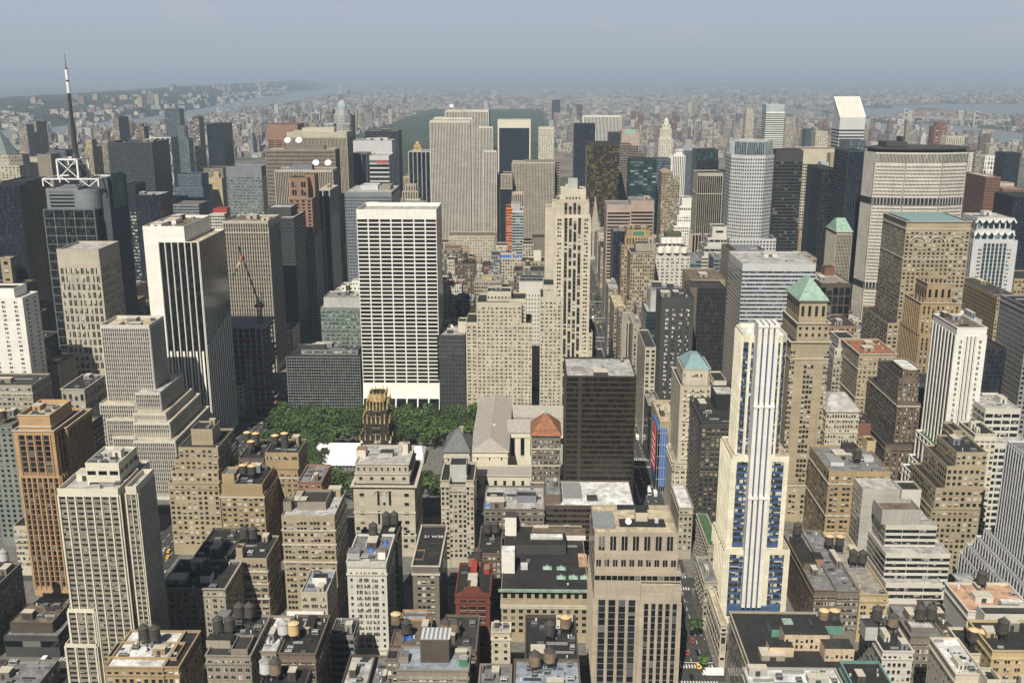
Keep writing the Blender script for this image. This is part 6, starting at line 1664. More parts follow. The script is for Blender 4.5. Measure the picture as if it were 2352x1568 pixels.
# white truss frame on the unfinished tower
g = BLD['truss frame tower']['geo'][0]; m = MB(); x0, x1, y0, zt = g['x0'], g['x1'], g['y0'] - 1.2, g['z1']
w = (x1 - x0); k = 0; z = zt
m.tube((x0, y0, zt), (x1, y0, zt), 1.1)
while z > 40:
    zz = z - 22
    n_ = 4
    for i in range(n_):
        a = x0 + w * i / n_; c = x0 + w * (i + 1) / n_; mid = (a + c) / 2
        if k % 2 == 0: m.tube((a, y0, z), (mid, y0, zz), .9); m.tube((c, y0, z), (mid, y0, zz), .9)
        else: m.tube((mid, y0, z), (a, y0, zz), .9); m.tube((mid, y0, z), (c, y0, zz), .9)
    m.tube((x0, y0, zz), (x1, y0, zz), .7); z = zz; k += 1
part('truss frame tower', m, 'diagonal_truss', ['whitesteel'])

# masted tower: frames, drums, sign, mast
b = BLD['green sign tower']; g0, g1, g2 = b['geo']
m = MB()
cx_, cy_, r_ = (g0['x1'] * .78 + g0['x0'] * .22), g0['y0'] + 14, 13
m.cyl(cx_, cy_, g0['z1'] - 1, g1['z1'] - 2, r_, n=24); m.cyl(g0['x0'] + 8, cy_ + 2, g0['z1'] - 1, g1['z1'] - 2, 9, n=20)
part('green sign tower', m, 'drum', ['steel'])
m = MB(); z0, z1 = zat(170, 428, 934), zat(170, 411, 934); xl, xr = g0['x0'] + 1, g0['x1'] + 5; yf, yb_ = 934, 968
for yy in (yf, yb_):
    m.tube((xl, yy, z1), (xr, yy, z1), .8); m.tube((xl, yy, z0), (xl, yy, z1), .8); m.tube((xr, yy, z0), (xr, yy, z1), .8); m.tube((xl, yy, z1), (xl + 9, yy, z0), .5); m.tube((xr, yy, z1), (xr - 9, yy, z0), .5); m.tube((xr - 18, yy, z1), (xr - 9, yy, z0), .5)
for xx in (xl, xr): m.tube((xx, yf, z1), (xx, yb_, z1), .8)
part('green sign tower', m, 'lattice_frame', ['whitesteel'])
m = MB(); xa, xb = xat(137, 940, z1), xat(183, 940, z1); zt = zat(160, 366, 940)
for yy in (938, 962):
    m.tube((xa, yy, z1), (xa, yy, zt), 1.0); m.tube((xb, yy, z1), (xb, yy, zt), 1.0); m.tube((xa, yy, zt), (xb, yy, zt), 1.0); m.tube((xa, yy, zt), (xb, yy, z1), .45); m.tube((xb, yy, zt), (xa, yy, z1), .45)
for xx in (xa, xb): m.tube((xx, 938, zt), (xx, 962, zt), .8); m.tube((xx, 938, zt), (xx, 962, z1), .4)
part('green sign tower', m, 'mast_cage', ['whitesteel'])
m = MB(); xm = (xa + xb) / 2 + 3.5; ym = 950
seg = [(zt - 8, 6.5, 5.5, 0), (zat(170, 352, 950), 2.6, 2.0, 0), (zat(163, 300, 950), 2.0, 1.5, 0), (zat(157, 214, 950), 1.5, 1.5, 1), (zat(155, 188, 950), 1.5, 1.5, 2), (zat(154.5, 184, 950), 1.35, 1.35, 1), (zat(153, 160, 950), 1.6, 1.2, 2), (zat(152.5, 153, 950), .35, .2, 2), (zat(151, 124, 950), .2, .2, 2)]
m.box(xm - 6, xm + 6, ym - 6, ym + 6, z1, zt - 6, 2)
for i in range(len(seg) - 1):
    m.cyl(xm, ym, seg[i][0], seg[i + 1][0], seg[i][1], seg[i + 1][1] if i else 2.6, n=10, m=(2, 2, 2, 1, 2, 1, 2, 2)[i])
part('green sign tower', m, 'antenna_mast', ['steel', 'whitesteel', 'darksteel'])
m = MB(); xs = BLD['green sign tower']['geo'][2]['x1'] + .5; ys = g2['y0']
m.box(xs, xs + .6, ys + 6, ys + 36, g2['z1'] - 30, g2['z1'] + 3)
part('green sign tower', m, 'sign_board', ['greensign'])
text('4', 30, 'sign_number', 'tealpaint', b['root'], b['org'], (xs + .75, ys + 21, g2['z1'] - 14), (R(90), 0, R(90)), .1)
g = BLD['lit navy tower']['geo'][1]

# gold-crowned black tower
bld('gold crown tower', 'office_tower', 'black brick tower with stepped gilded crown standing before the park', 'tower', 634,
    [T(827, 898, 1003, S=[G(3, 3.6, .16, .55, k=1, win='wlit', mt=2, ms=-4), G(1, 3.6, .34, .6, k=3, win='wlit', mt=2)], dep=26),
     T(833, 893, 961, S=[G(1, 3.6, .4, .6, k=3, win='win', mt=3, mb=1)], dy=2.5, dep=21, z0='0', cut=.12),
     T(841, 888, 928, S=G(1, 4, .55, .6, k=4, win='wbronze', mt=2, mb=1), dy=4.5, dep=17, z0='1', cut=.16),
     T(848, 883, 906, S=None, dy=6.5, dep=12, z0='2', cut=.22, roof='tar')], wall='bronze')
b = BLD['gold crown tower']; m = MB()
for ti, h, rr_ in ((0, 2.4, .5), (1, 4.0, .6), (2, 4.6, .65), (3, 3, .6)):
    g = b['geo'][ti]; z = g['z1']
    for i in range(7 if ti < 3 else 5):
        t = i / (6 if ti < 3 else 4)
        for yy in (g['y0'] - .2, g['y1'] + .2):
            m.cyl(g['x0'] + t * (g['x1'] - g['x0']), yy + (2.0 if (t in (0, 1) and ti) else 0), z - h * .9, z + h * (.9 if i % 2 else .5), rr_, .15, n=6)
    for k in (1, 2, 3):
        y = g['y0'] + k * (g['y1'] - g['y0']) / 4
        for xx in (g['x0'] - .2, g['x1'] + .2):
            m.cyl(xx, y, z - h * .8, z + h * .7, rr_, .15, n=6)
part('gold crown tower', m, 'gilded_finial', ['gold'])['kind'] = 'stuff'
m = MB()
for ti in (3,):
    g = b['geo'][ti]; o2 = offset_poly(g['pts'], .25)
    for i in range(len(o2)):
        A, B = o2[i], o2[(i + 1) % len(o2)]
        m.quad((*A, g['z1'] - 5.2), (*B, g['z1'] - 5.2), (*B, g['z1'] + .4), (*A, g['z1'] + .4))
part('gold crown tower', m, 'gilded_band', ['gold'])

# library: marble wings with low zinc roofs and arched windows
bld('library', 'library_building', 'low white marble library with broad grey metal roofs at the park end', 'building', 684,
    [T(1086, 1232, 1091, S=G(7, 14, .32, .62, mt=2.5, mb=3), yb=1068, roof='zinc', cor=.8, par=.5),
     T(1083, 1166, 1036, S=G(3, 8, .12, .2, win='wdark'), dy=24, dep=124, cor=1.0, par=.5, E=G(9, 16, .4, .7, mt=3)),
     T(1167, 1300, 992, S=G(6, 13, .4, .7, win='wdark', mt=3, mb=4), dy=66, dep=26, cor=.8, par=.5),
     T(1232, 1300, 1090, S=G(4, 14, .32, .62, mt=2.5), dy=1, dep=140, roof='zinc', cor=.8, par=.5),
     T(1167, 1300, 958, S=G(6, 13, .4, .7, win='wdark', mt=3, mb=4), dy=120, dep=28, cor=.8, par=.5)], wall='ivory')
b = BLD['library']
for ti, axis in ((1, 'y'), (2, 'x'), (4, 'x')):
    g = b['geo'][ti]; e = .9; x0, x1, y0, y1, z = g['x0'] - e, g['x1'] + e, g['y0'] - e, g['y1'] + e, g['z1'] + .05
    m = MB(); hgt = 6.0
    if axis == 'y':
        xm = (x0 + x1) / 2; R0 = (xm - .6, y0 + 14, z + hgt); R1 = (xm + .6, y0 + 14, z + hgt); R2 = (xm + .6, y1 - 3, z + hgt); R3 = (xm - .6, y1 - 3, z + hgt)
        m.poly([(x0, y0, z), (x1, y0, z), R1, R0]); m.poly([(x1, y0, z), (x1, y1, z), R2, R1]); m.poly([(x1, y1, z), (x0, y1, z), R3, R2]); m.poly([(x0, y1, z), (x0, y0, z), R0, R3]); m.poly([R0, R1, R2, R3])
        m.box(xm - .5, xm + .5, y0 + 14, y1 - 3, z + hgt, z + hgt + .5)
    else:
        ym = (y0 + y1) / 2
        m.poly([(x0, y0, z), (x1, y0, z), (x1, ym, z + hgt), (x0, ym, z + hgt)]); m.poly([(x1, y1, z), (x0, y1, z), (x0, ym, z + hgt), (x1, ym, z + hgt)]); m.poly([(x1, y0, z), (x1, y1, z), (x1, ym, z + hgt)]); m.poly([(x0, y1, z), (x0, y0, z), (x0, ym, z + hgt)])
    part('library', m, 'metal_roof', ['zinc'])
m = MB(); q = onroof('library', 1, 1178 - 58, 1000); m.box(q[0] + 3, q[0] + 6, q[1] + 6, q[1] + 10, q[2] + 3, q[2] + 6.5)
part('library', m, 'skylight', ['silver'])

# blue pyramid tower: ring ornaments and curved shoulders
b = BLD['blue pyramid tower']; g = b['geo'][2]; xm = (g['x0'] + g['x1']) / 2
for k, py in enumerate((905, 952, 996, 1040)):
    zc = zat(1600, py, 664); m = MB()
    for s in (-1, 1):
        m.tube((xm + s * 9, g['y0'] - .5, zc - 3.6), (xm + s * 2, g['y0'] - .5, zc + 1.2), .55)
    pr = None
    for i in range(13):
        t = 2 * math.pi * i / 12; p_ = (xm + 2.6 * math.cos(t), g['y0'] - .5, zc + 2.6 * math.sin(t))
        if pr: m.tube(pr, p_, .4)
        pr = p_
    m.box(xm - 9.5, xm + 9.5, g['y0'] - .8, g['y0'], zc - 4.6, zc - 3.6)
    part('blue pyramid tower', m, 'ring_ornament', ['ivory'])

# white ribs of the blue-striped tower
b = BLD['blue stripe tower']; g0, g1, g2 = b['geo']
m = MB(); yf = g0['y0'] - 2.0
xa, xb = xat(1737, 512, g2['z1']), xat(1789, 512, g2['z1'])
for zt, wz in ((zat(1765, 742, 512), 0), (zat(1765, 925, 512), 1.4), (zat(1765, 1134, 512), 2.8)):
    for i in range(4):
        x = xa + (xb - xa) * (i + .5) / 4
        m.box(x - .98, x + .98, yf - wz * .5, g2['y0'] + 2 if wz == 0 else yf, 12, zt, 0)
    for i in (0, 2):
        x = xa + (xb - xa) * (i + 1) / 4
        m.box(x - 2.7, x + 2.7, yf - wz * .5 - .35, yf + .5, zt - 2.0, zt - .8, 0)
part('blue stripe tower', m, 'white_rib', ['white'])
m = MB()
for i in range(3):
    x = xa + (xb - xa) * (i + 1) / 4
    m.box(x - .62, x + .62, yf + .9, g2['y0'] + 2, 12, g2['z1'] - 3)
part('blue stripe tower', m, 'blue_glass_strip', ['spandrelblue'])
m = MB(); x0, x1 = xat(1671, 512, 20), xat(1790, 512, 20); m.box(x0, x1, g0['y0'] - 1.2, g0['y0'] - .01, 6, 11.5)
part('blue stripe tower', m, 'lobby_glazing', ['spandrelblue'])

# red gable, painted roof number, store details
b = BLD['red gabled block']; g = b['geo'][0]; m = MB(); xm = (g['x0'] + g['x1']) / 2; w = (g['x1'] - g['x0']) / 2
pts = [(-w, 0), (w, 0), (w, 1.2)]
for i in range(11):
    t = i / 10; x = w * (1 - 2 * t); e = abs(x) / w
    pts.append((x, 1.4 + 2.6 * (1 - e ** 2) + (2.2 if e < .45 else 0)))
pts.append((-w, 1.2))
F_ = [(xm + x, g['y0'] - .45, g['z1'] - .9 + z) for x, z in pts]; K_ = [(p[0], g['y0'] + .5, p[2]) for p in F_]
m.poly(F_)
for i in range(len(F_)):
    j = (i + 1) % len(F_); m.quad(F_[j], F_[i], K_[i], K_[j])
m.poly(K_[::-1]); part('red gabled block', m, 'gable', ['red'])
pbox('red gabled block', 0, 1081, 1095, 1322, 14, 4.2, 'redpaint', 'stair_hut', 'redpaint')
pbox('red gabled block', 0, 1112, 1124, 1318, 6, 3, 'redpaint', 'tank_base', 'terracotta')
pbox('red gabled block', 0, 1076, 1104, 1300, 5, 5.0, 'terracotta', 'bulkhead', 'darkroof')
b = BLD['painted number block']; g = b['geo'][0]
q = onroof('painted number block', 0, 1000, 1232)
text('21 W38', 3.9, 'painted_number', 'whitepaint', b['root'], b['org'], (q[0] - 1.0, q[1], q[2] + .06), (0, 0, 0), .01, .82)
b = BLD['store']; g = b['geo'][0]; m = MB()
m.box(g['x0'] - 1.4, g['x1'] + .5, g['y0'] - 1.5, g['y0'] - .01, g['z1'] - 1.0, g['z1'] + .1)
for i in range(60):
    x = g['x0'] + (i + .5) * (g['x1'] - g['x0']) / 60; m.box(x - .25, x + .25, g['y0'] - 1.9, g['y0'] - 1.5, g['z1'] - .8, g['z1'] + .4)
part('store', m, 'copper_cornice', ['copper'])
for x, y in ((1257, 1304), (1289, 1305), (1289, 1326), (1317, 1326), (1343, 1326)):
    q = onroof('store', 0, x, y); m = MB(); m.frustum([(q[0] - 2.6, q[1] - 2), (q[0] + 2.6, q[1] - 2), (q[0] + 2.6, q[1] + 2.4), (q[0] - 2.6, q[1] + 2.4)], q[2], [(q[0] - .5, q[1]), (q[0] + .5, q[1]), (q[0] + .5, q[1] + .6), (q[0] - .5, q[1] + .6)], q[2] + 1.3)
    m.cyl(q[0], q[1] + .3, q[2] + 1.3, q[2] + 2, .4, n=6); part('store', m, 'copper_skylight', ['copper'])
pbox('store', 0, 1186, 1300, 1272, 16, 6.0, 'charcoal', 'penthouse', 'tar')
pbox('store', 0, 1218, 1292, 1262 - 2, 5, 7.4, 'palegrey', 'skylight', 'whiteroof')
pbox('store', 0, 1152, 1182, 1338 - 22, 8, 13, 'white', 'stair_tower', 'whiteroof')
pbox('store', 0, 1160, 1186, 1230, 9, 12, 'white', 'chimney_block', 'charcoal')
pbox('store', 0, 1222, 1345, 1262 - 22, 10, 3.2, 'white', 'dormer_row', 'brownroof')
pbox('store', 0, 1330, 1350, 1302, 16, .5, 'terracotta', 'roof_terrace', 'pinkroof')
pbox('store', 0, 1196, 1212, 1308, 4, 2.6, 'silver', 'cooling_unit', 'silver')

# big plant box and other hand-placed roof boxes
pbox('big bulkhead block', 0, 966, 1032, 1521, 10, 11, 'umber', 'plant_box', 'greysteel')
pbox('big bulkhead block', 0, 1054, 1074, 1530, 4, 3.4, 'greenpaint', 'green_hut', 'paleroof')
pbox('big bulkhead block', 0, 918, 938, 1524, 5, 3.6, 'taupe', 'bulkhead', 'greyroof')
m = MB(); q = onroof('big bulkhead block', 0, 1000, 1521)
for i in range(7): m.box(q[0] - 6 + i * 1.9, q[0] - 5 + i * 1.9, q[1] + .8, q[1] + 9.2, q[2] + 11, q[2] + 11.5)
part('big bulkhead block', m, 'louvre', ['silver'])['kind'] = 'stuff'
pbox('pale slim tower', 0, 797, 826, 1284, 7, 3.4, 'palegrey', 'bulkhead', 'greyroof')
pbox('pale slim tower', 0, 868, 885, 1284, 7, 4.0, 'white', 'stair_hut', 'greyroof')
b = BLD['pale slim tower']; g = b['geo'][0]; m = MB(); xm = (g['x0'] + g['x1']) / 2
for k in range(9):
    t = (k - 4) / 4; m.box(xm + t * 9 - 1.1, xm + t * 9 + 1.1, g['y0'] - .5, g['y0'], g['z1'] - 3.2, g['z1'] - 1.2 + 1.6 * (1 - abs(t)))
m.box(xm - 1.8, xm + 1.8, g['y0'] - .7, g['y0'], g['z1'] - 2.5, g['z1'] + 1.6); part('pale slim tower', m, 'carved_crest', ['offwhite'])
pbox('granite tower', 4, 1362, 1412, 1214, 15, 2.6, 'steel', 'glass_roof_frame', 'greysteel')
pbox('granite tower', 4, 1418, 1490, 1170, 3, 1.4, 'tar', 'roof_deck', 'tar')
pbox('granite tower', 4, 1424, 1530, 1210, 9, .25, 'tar', 'roof_deck', 'tar')
pbox('granite tower', 4, 1460, 1487, 1198, 8, 5.0, 'cream', 'bulkhead', 'tar')
pbox('granite tower', 4, 1504, 1512, 1202, 3, 2, 'silver', 'cooling_unit')
pbox('bronze podium', 0, 1294, 1336, 1153, 26, 2.6, 'silver', 'fan_bank', 'greysteel')
pbox('bronze podium', 0, 1348, 1372, 1150, 5, 2, 'darksteel', 'cooling_unit', 'darksteel')
b = BLD['bronze slab']; g = b['geo'][0]; m = MB(); xm = g['x0'] + (g['x1'] - g['x0']) * .2
m.box(xm - 1.1, xm + 1.1, g['y0'] - .55, g['y0'] - .01, 0, g['z1'] - .5); part('bronze slab', m, 'bronze_pilaster', ['mullionbronze'])
pbox('bronze slab', 0, 1312, 1341, 852, 3, 2.2, 'taupe', 'bulkhead', 'gravel')
# black court: peach courtyard walls and green-sided boxes
for x0, x1, yf, dp, hh, wm_, rm in ((1800, 1902, 1494, 9, 8.5, 'peach', 'tar'), (1766, 1822, 1508, 7, 5, 'peach', 'tar'), (1893, 1970 - 10, 1518, 9, 6.5, 'peach', 'darkroof'), (1868, 1936, 1456, 8, 4.6, 'tealpaint', 'tar'), (1772, 1800, 1462, 10, 4, 'tealpaint', 'tar')):
    pbox('black court roof', 0, x0, x1, yf, dp, hh, wm_, 'courtyard_wing', rm)
pbox('black court roof', 0, 1800, 1822, 1436, 5, 1.2, 'mist', 'skylight', 'copper')
b = BLD['black court roof']; m = MB()
for x0, x1, yf, n_, zz in ((1800, 1902, 1494, 9, 2.4), (1800, 1902, 1494, 9, 5.4), (1893, 1960, 1518, 6, 2.6)):
    A = onroof('black court roof', 0, x0, yf); B = onroof('black court roof', 0, x1, yf)
    for i in range(n_):
        x = A[0] + (i + .5) * (B[0] - A[0]) / n_; m.box(x - .55, x + .55, A[1] - .1, A[1] - .01, A[2] + zz - .8, A[2] + zz + .8)
part('black court roof', m, 'window', ['win'])['kind'] = 'stuff'
pbox('mid black roof', 0, 1978 + 8, 2014, 1470, 8, 7, 'palegrey', 'bulkhead', 'darkroof')
pbox('long brown loft', 0, 1846, 1876, 1310, 34, 4.4, 'brown', 'bulkhead', 'tar')
pbox('long brown loft', 0, 1868, 1892, 1300, 9, 4.4, 'terracotta', 'tank_base', 'tar')
pbox('four tank block', 0, 474, 530, 1488, 6, 4, 'stone', 'bulkhead', 'tar')
pbox('four tank block', 0, 496, 522, 1434, 8, 3.4, 'palegrey', 'skylight_box', 'greyroof')
pbox('tan tank block', 0, 700, 720, 1452, 10, 3.2, 'umber', 'bulkhead', 'tar')
m = MB(); q = onroof('tan tank block', 0, 660, 1411); q2 = onroof('tan tank block', 0, 745, 1411)
m.box(q[0], q2[0], q[1] - .8, q[1] - .4, q[2], q[2] + 2.2); part('tan tank block', m, 'parapet_coping', ['whitesteel'])
pbox('shadowed loft', 0, 460, 484, 1338, 6, 4, 'whitesteel', 'white_hut', 'tar')
pbox('arched small block', 0, 718, 750, 1346, 5, 5, 'white', 'rooftop_hut', 'tar')
pbox('pink terrace block', 0, 2300, 2350, 1392, 3, 2.4, 'palegrey', 'planter_wall', 'whiteroof')
# long windowless rear parts on the ziggurat-like tan block and the gothic windows
b = BLD['tan arcade tower']; g = b['geo'][1]; m = MB()
for f in (.2, .5, .8):
    x = g['x0'] + f * (g['x1'] - g['x0']); pr = None
    for i in range(9):
        t = math.pi * i / 8; p_ = (x + 7 * math.cos(t), g['y0'] - .5, g['z1'] - 19 + 5.5 * math.sin(t))
        if pr: m.tube(pr, p_, .6)
        pr = p_
part('tan arcade tower', m, 'arch_moulding', ['stoneled'])['kind'] = 'stuff'
b = BLD['arched limestone block']; g = b['geo'][0]; m = MB()
for i in range(3):
    x = g['x0'] + 14 + (i + .5) * (g['x1'] - g['x0'] - 28) / 3; pr = None
    for k in range(9):
        t = math.pi * k / 8; p_ = (x + 2.9 * math.cos(t), g['y0'] - .35, g['z1'] - 6.0 + 2.6 * math.sin(t))
        if pr: m.tube(pr, p_, .4)
        pr = p_
part('arched limestone block', m, 'arch_moulding', ['stoneled'])['kind'] = 'stuff'
pbox('arched limestone block', 2, 818, 840, 1050, 8, 5, 'ivory', 'stair_tower', 'terracotta')
pbox('arched limestone block', 2, 925, 937, 1042, 5, 7, 'ivory', 'chimney_block', 'gravel')
pbox('arched limestone block', 2, 872, 902, 1050, 7, 3, 'palegrey', 'cooling_unit', 'darksteel')
pbox('plant roof block', 0, 1908, 1938, 1070, 16, 2.6, 'silver', 'pipe_bank', 'greysteel')
pbox('plant roof block', 0, 1984, 2006, 1060, 5, 3, 'silver', 'cooling_unit', 'mist')

# church with a tall stone spire
bld('church', 'church_building', 'grey stone church with a single tall pointed spire on the far avenue', 'church', 1680,
    [T(1356, 1378, 526, S=VS(3, .3, 0, 'wdark', .6, 4), dep=18), T(1380, 1410, 548, S=G(4, 12, .3, .6), dy=4, dep=12, roof='slateroof')], wall='limestone')
pyramid('church', 0, Zp(1367, 449, 1689), .03, .03, 'stone', -.8, name='spire')
b = BLD['church']; g = b['geo'][0]; m = MB()
for x in (g['x0'], g['x1']):
    for y in (g['y0'], g['y1']): m.cyl(x, y, g['z1'] - 10, g['z1'] + 14, 1.6, .1, n=6)
part('church', m, 'pinnacle', ['limestone'])['kind'] = 'stuff'

# building site: open floor slabs on columns, red netting, hoist
root = empty('construction_site', (xat(575, 872, 0), 872, 0), 'unfinished dark concrete frame of open floors with red netting strips', 'construction site')
org = tuple(root.location); BLD['site'] = dict(root=root, org=org, geo=[], name='construction_site'); DESC['site'] = 'open concrete frame'
X0, X1, zt = xat(543, 880, 82), xat(606, 880, 82), zat(570, 748, 880)
k = 0; z = 5.0
while z < zt:
    m = MB(); dx = 10 * math.sin(k * .9) * .3 + (6 if z < 30 else 0)
    m.box(X0 - 16, X1 + dx, 872 + (k % 3), 872 + 46, z, z + .7); part('site', m, 'floor_slab', ['grey'])
    if k % 3 == 1:
        m = MB(); m.box(X1 + dx - 20, X1 + dx + .3, 871.4 + (k % 3), 872 + (k % 3), z - 1, z + .9); m.box(X1 + dx, X1 + dx + .4, 872, 905, z - 1, z + .9); part('site', m, 'red_netting', ['redmesh'])
    z += 5.0; k += 1
m = MB()
for i in range(8):
    for j in range(4):
        x, y = X0 - 14 + i * (X1 - X0 + 14) / 7.2, 875 + j * 13
        m.box(x - .6, x + .6, y - .6, y + .6, 0, zt - .1)
part('site', m, 'column', ['concrete'])['kind'] = 'stuff'
m = MB(); xh = X1 - 14
for z in range(0, 52, 4):
    for a, c in (((-2, 0), (2, 4)), ((2, 0), (-2, 4))): m.tube((xh + a[0], 870.5, z + a[1]), (xh + c[0], 870.5, z + c[1]), .25)
for s in (-2, 2): m.tube((xh + s, 870.5, 0), (xh + s, 870.5, 54), .4)
part('site', m, 'hoist_tower', ['palegrey'])
root = empty('tower_crane', (xat(601, 890, 60), 890, 0), 'tower crane with a folded red and white jib above the building site', 'crane')
org = tuple(root.location); BLD['crane'] = dict(root=root, org=org, geo=[], name='tower_crane')
xc = org[0]; zc = zat(603, 705, 890); m = MB()
for a in (-1.6, 1.6):
    for c in (-1.6, 1.6): m.tube((xc + a, 890 + c, 0), (xc + a, 890 + c, zc), .35)
for i in range(int(zc / 5)): m.tube((xc - 1.6, 888.4, i * 5), (xc + 1.6, 888.4, i * 5 + 5), .25); m.tube((xc + 1.6, 888.4, i * 5), (xc - 1.6, 888.4, i * 5 + 5), .25)
part('crane', m, 'mast', ['darksteel'])
m = MB(); m.box(xc - 3, xc + 4.5, 887, 893, zc, zc + 2.6, 0); m.box(xc - 2, xc + 3, 888, 892, zc + 2.6, zc + 5, 1); part('crane', m, 'cab', ['redpaint', 'palegrey'])
tip = (xat(558, 890, zat(558, 585, 890)), 890, zat(558, 585, 890)); head = (xat(561, 890, zat(561, 640, 890)), 890, zat(556, 596, 890))
end = (xat(534, 890, zat(534, 640, 890)), 890, zat(534, 638, 890)); pv_ = (xc, 890, zc + 4); top = (xat(548, 890, zat(548, 566, 890)), 890, zat(548, 566, 890))
m = MB()
for oy in (-1.2, 1.2):
    m.tube((pv_[0], pv_[1] + oy, pv_[2]), (top[0], top[1] + oy, top[2]), .4)
V0, V1 = Vector(pv_), Vector(top)
for i in range(16):
    a = V0.lerp(V1, i / 16); c = V0.lerp(V1, (i + 1) / 16); s = 1.2 if i % 2 else -1.2
    m.tube((a.x, a.y + s, a.z), (c.x, c.y - s, c.z), .25)
part('crane', m, 'boom', ['darksteel'])
m = MB(); V0, V1 = Vector(tip), Vector(end)
for i in range(10):
    a = V0.lerp(V1, i / 10); c = V0.lerp(V1, (i + 1) / 10)
    for oy in (-1.1, 1.1): m.tube((a.x, a.y + oy, a.z), (c.x, c.y + oy, c.z), .5, m=0 if i in (0, 1, 2, 5, 6) else 1)
    s = 1.1 if i % 2 else -1.1; m.tube((a.x, a.y + s, a.z), (c.x, c.y - s, c.z), .35, m=0 if i in (0, 1, 2, 5, 6) else 1)
part('crane', m, 'jib', ['orangepaint', 'whitesteel'])
m = MB(); m.tube((xc, 890, zc + 5), (xc + 5, 890, zc + 16), .35); m.tube((xc + 3, 890, zc + 5), (xc + 5, 890, zc + 16), .3); part('crane', m, 'a_frame', ['darksteel'])

# blue scaffold netting with red banner
b = BLD['blue netted block']; g = b['geo'][0]
m = MB(); m.box(g['x0'] - 2.2, g['x0'] - .2, g['y0'] - 6, g['y0'] + 24, 6, g['z1'] - 3, 0); m.box(g['x0'] - 2.2, g['x0'] + 5, g['y0'] - 6, g['y0'] - .2, 6, g['z1'] - 5, 0)
part('blue netted block', m, 'scaffold_netting', ['brightblue'])
m = MB(); m.box(g['x0'] - 2.6, g['x0'] - 2.2, g['y0'] + 4, g['y0'] + 22, 14, g['z1'] - 7, 0)
part('blue netted block', m, 'banner', ['redtext'])
m = MB()
for k in range(5):
    z = 17 + k * (g['z1'] - 28) / 5
    for i in range(4):
        y = g['y0'] + 5.5 + i * 4; m.box(g['x0'] - 2.75, g['x0'] - 2.6, y, y + 2.6, z, z + 1.3)
part('blue netted block', m, 'banner_lettering', ['whitepaint'])['kind'] = 'stuff'
m = MB()
for k in range(6):
    z = 12 + k * 9
    if z < g['z1']: m.tube((g['x0'] - 2.4, g['y0'] - 6.2, z), (g['x0'] + 5, g['y0'] - 6.2, z), .15)
for i in range(5): m.tube((g['x0'] - 2 + i * 1.7, g['y0'] - 6.2, 0), (g['x0'] - 2 + i * 1.7, g['y0'] - 6.2, g['z1']), .12)
part('blue netted block', m, 'scaffold_poles', ['silver'])['kind'] = 'stuff'
# ================================================================== distant city, park, bridges
def inside(x, y, poly):
    c = False; j = len(poly) - 1
    for i in range(len(poly)):
        xi, yi = poly[i]; xj, yj = poly[j]
        if (yi > y) != (yj > y) and x < (xj - xi) * (y - yi) / (yj - yi) + xi: c = not c
        j = i
    return c
HUDP = HUD_NEAR + HUD_FAR
HUDP2 = HUD_NEAR + [(900, 196), (900, 150), (-200, 150)]
ERP = [[(1965, 273), (2060, 273), (2080, 265), (2430, 270), (2430, 240), (2300, 238), (2150, 238), (1965, 244)], [(1980, 308), (2080, 314), (2200, 325), (2300, 348), (2430, 366), (2430, 316), (2300, 298), (2180, 286), (2100, 280), (1980, 285)], [(1765, 267), (1905, 269), (1905, 257), (1840, 251), (1775, 253)]]
PKX0, PKX1, PKY0, PKY1 = -900, 70, 2560, 9200
def blocked(x, y, X, Y):
    return inside(x, y, HUDP2) or any(inside(x, y, p) for p in ERP) or (PKX0 - 25 < X < PKX1 + 35 and PKY0 - 30 < Y < PKY1 + 30)

def citymat(name, cols, sc=.22):
    m, nt, b = new_mat(name)
    g = N(nt, 'ShaderNodeNewGeometry')
    cr = N(nt, 'ShaderNodeValToRGB'); cr.color_ramp.interpolation = 'CONSTANT'
    e = cr.color_ramp.elements
    for i, c in enumerate(cols):
        k = e[i] if i < 2 else e.new(i / len(cols))
        k.position = i / len(cols); k.color = rgba(c)
    L(nt, g.outputs['Random Per Island'], cr.inputs[0])
    wn = N(nt, 'ShaderNodeTexWhiteNoise', noise_dimensions='3D')
    mp = N(nt, 'ShaderNodeMapping'); mp.inputs['Scale'].default_value = (sc, sc, sc * 1.3); mp.inputs['Location'].default_value = (.3, .2, .13)
    L(nt, g.outputs['Position'], mp.inputs[0])
    fl = N(nt, 'ShaderNodeVectorMath', operation='FLOOR'); L(nt, mp.outputs[0], fl.inputs[0]); L(nt, fl.outputs[0], wn.inputs['Vector'])
    sn = N(nt, 'ShaderNodeSeparateXYZ'); L(nt, g.outputs['Normal'], sn.inputs[0])
    gt = N(nt, 'ShaderNodeMath', operation='GREATER_THAN'); gt.inputs[1].default_value = .55; L(nt, wn.outputs['Value'], gt.inputs[0])
    ab = N(nt, 'ShaderNodeMath', operation='LESS_THAN'); ab.inputs[1].default_value = .5; L(nt, sn.outputs['Z'], ab.inputs[0])
    mu = N(nt, 'ShaderNodeMath', operation='MULTIPLY'); L(nt, gt.outputs[0], mu.inputs[0]); L(nt, ab.outputs[0], mu.inputs[1])
    m2 = N(nt, 'ShaderNodeMath', operation='MULTIPLY'); m2.inputs[1].default_value = .75; L(nt, mu.outputs[0], m2.inputs[0])
    L(nt, mixc(nt, m2.outputs[0], cr.outputs[0], (.06, .06, .065)), b.inputs['Base Color'])
    b.inputs['Roughness'].default_value = .85
citymat('citymix', [(.40, .36, .30), (.30, .245, .20), (.22, .145, .115), (.46, .43, .38), (.26, .25, .245), (.35, .29, .23), (.19, .14, .115), (.50, .48, .44), (.12, .12, .13), (.38, .33, .27)])
r4 = random.Random(11)
cityb = MB()
def cbox(X, Y, wx, wy, h):
    cityb.box(X - wx / 2, X + wx / 2, Y - wy / 2, Y + wy / 2, 0, h, bottom=False)
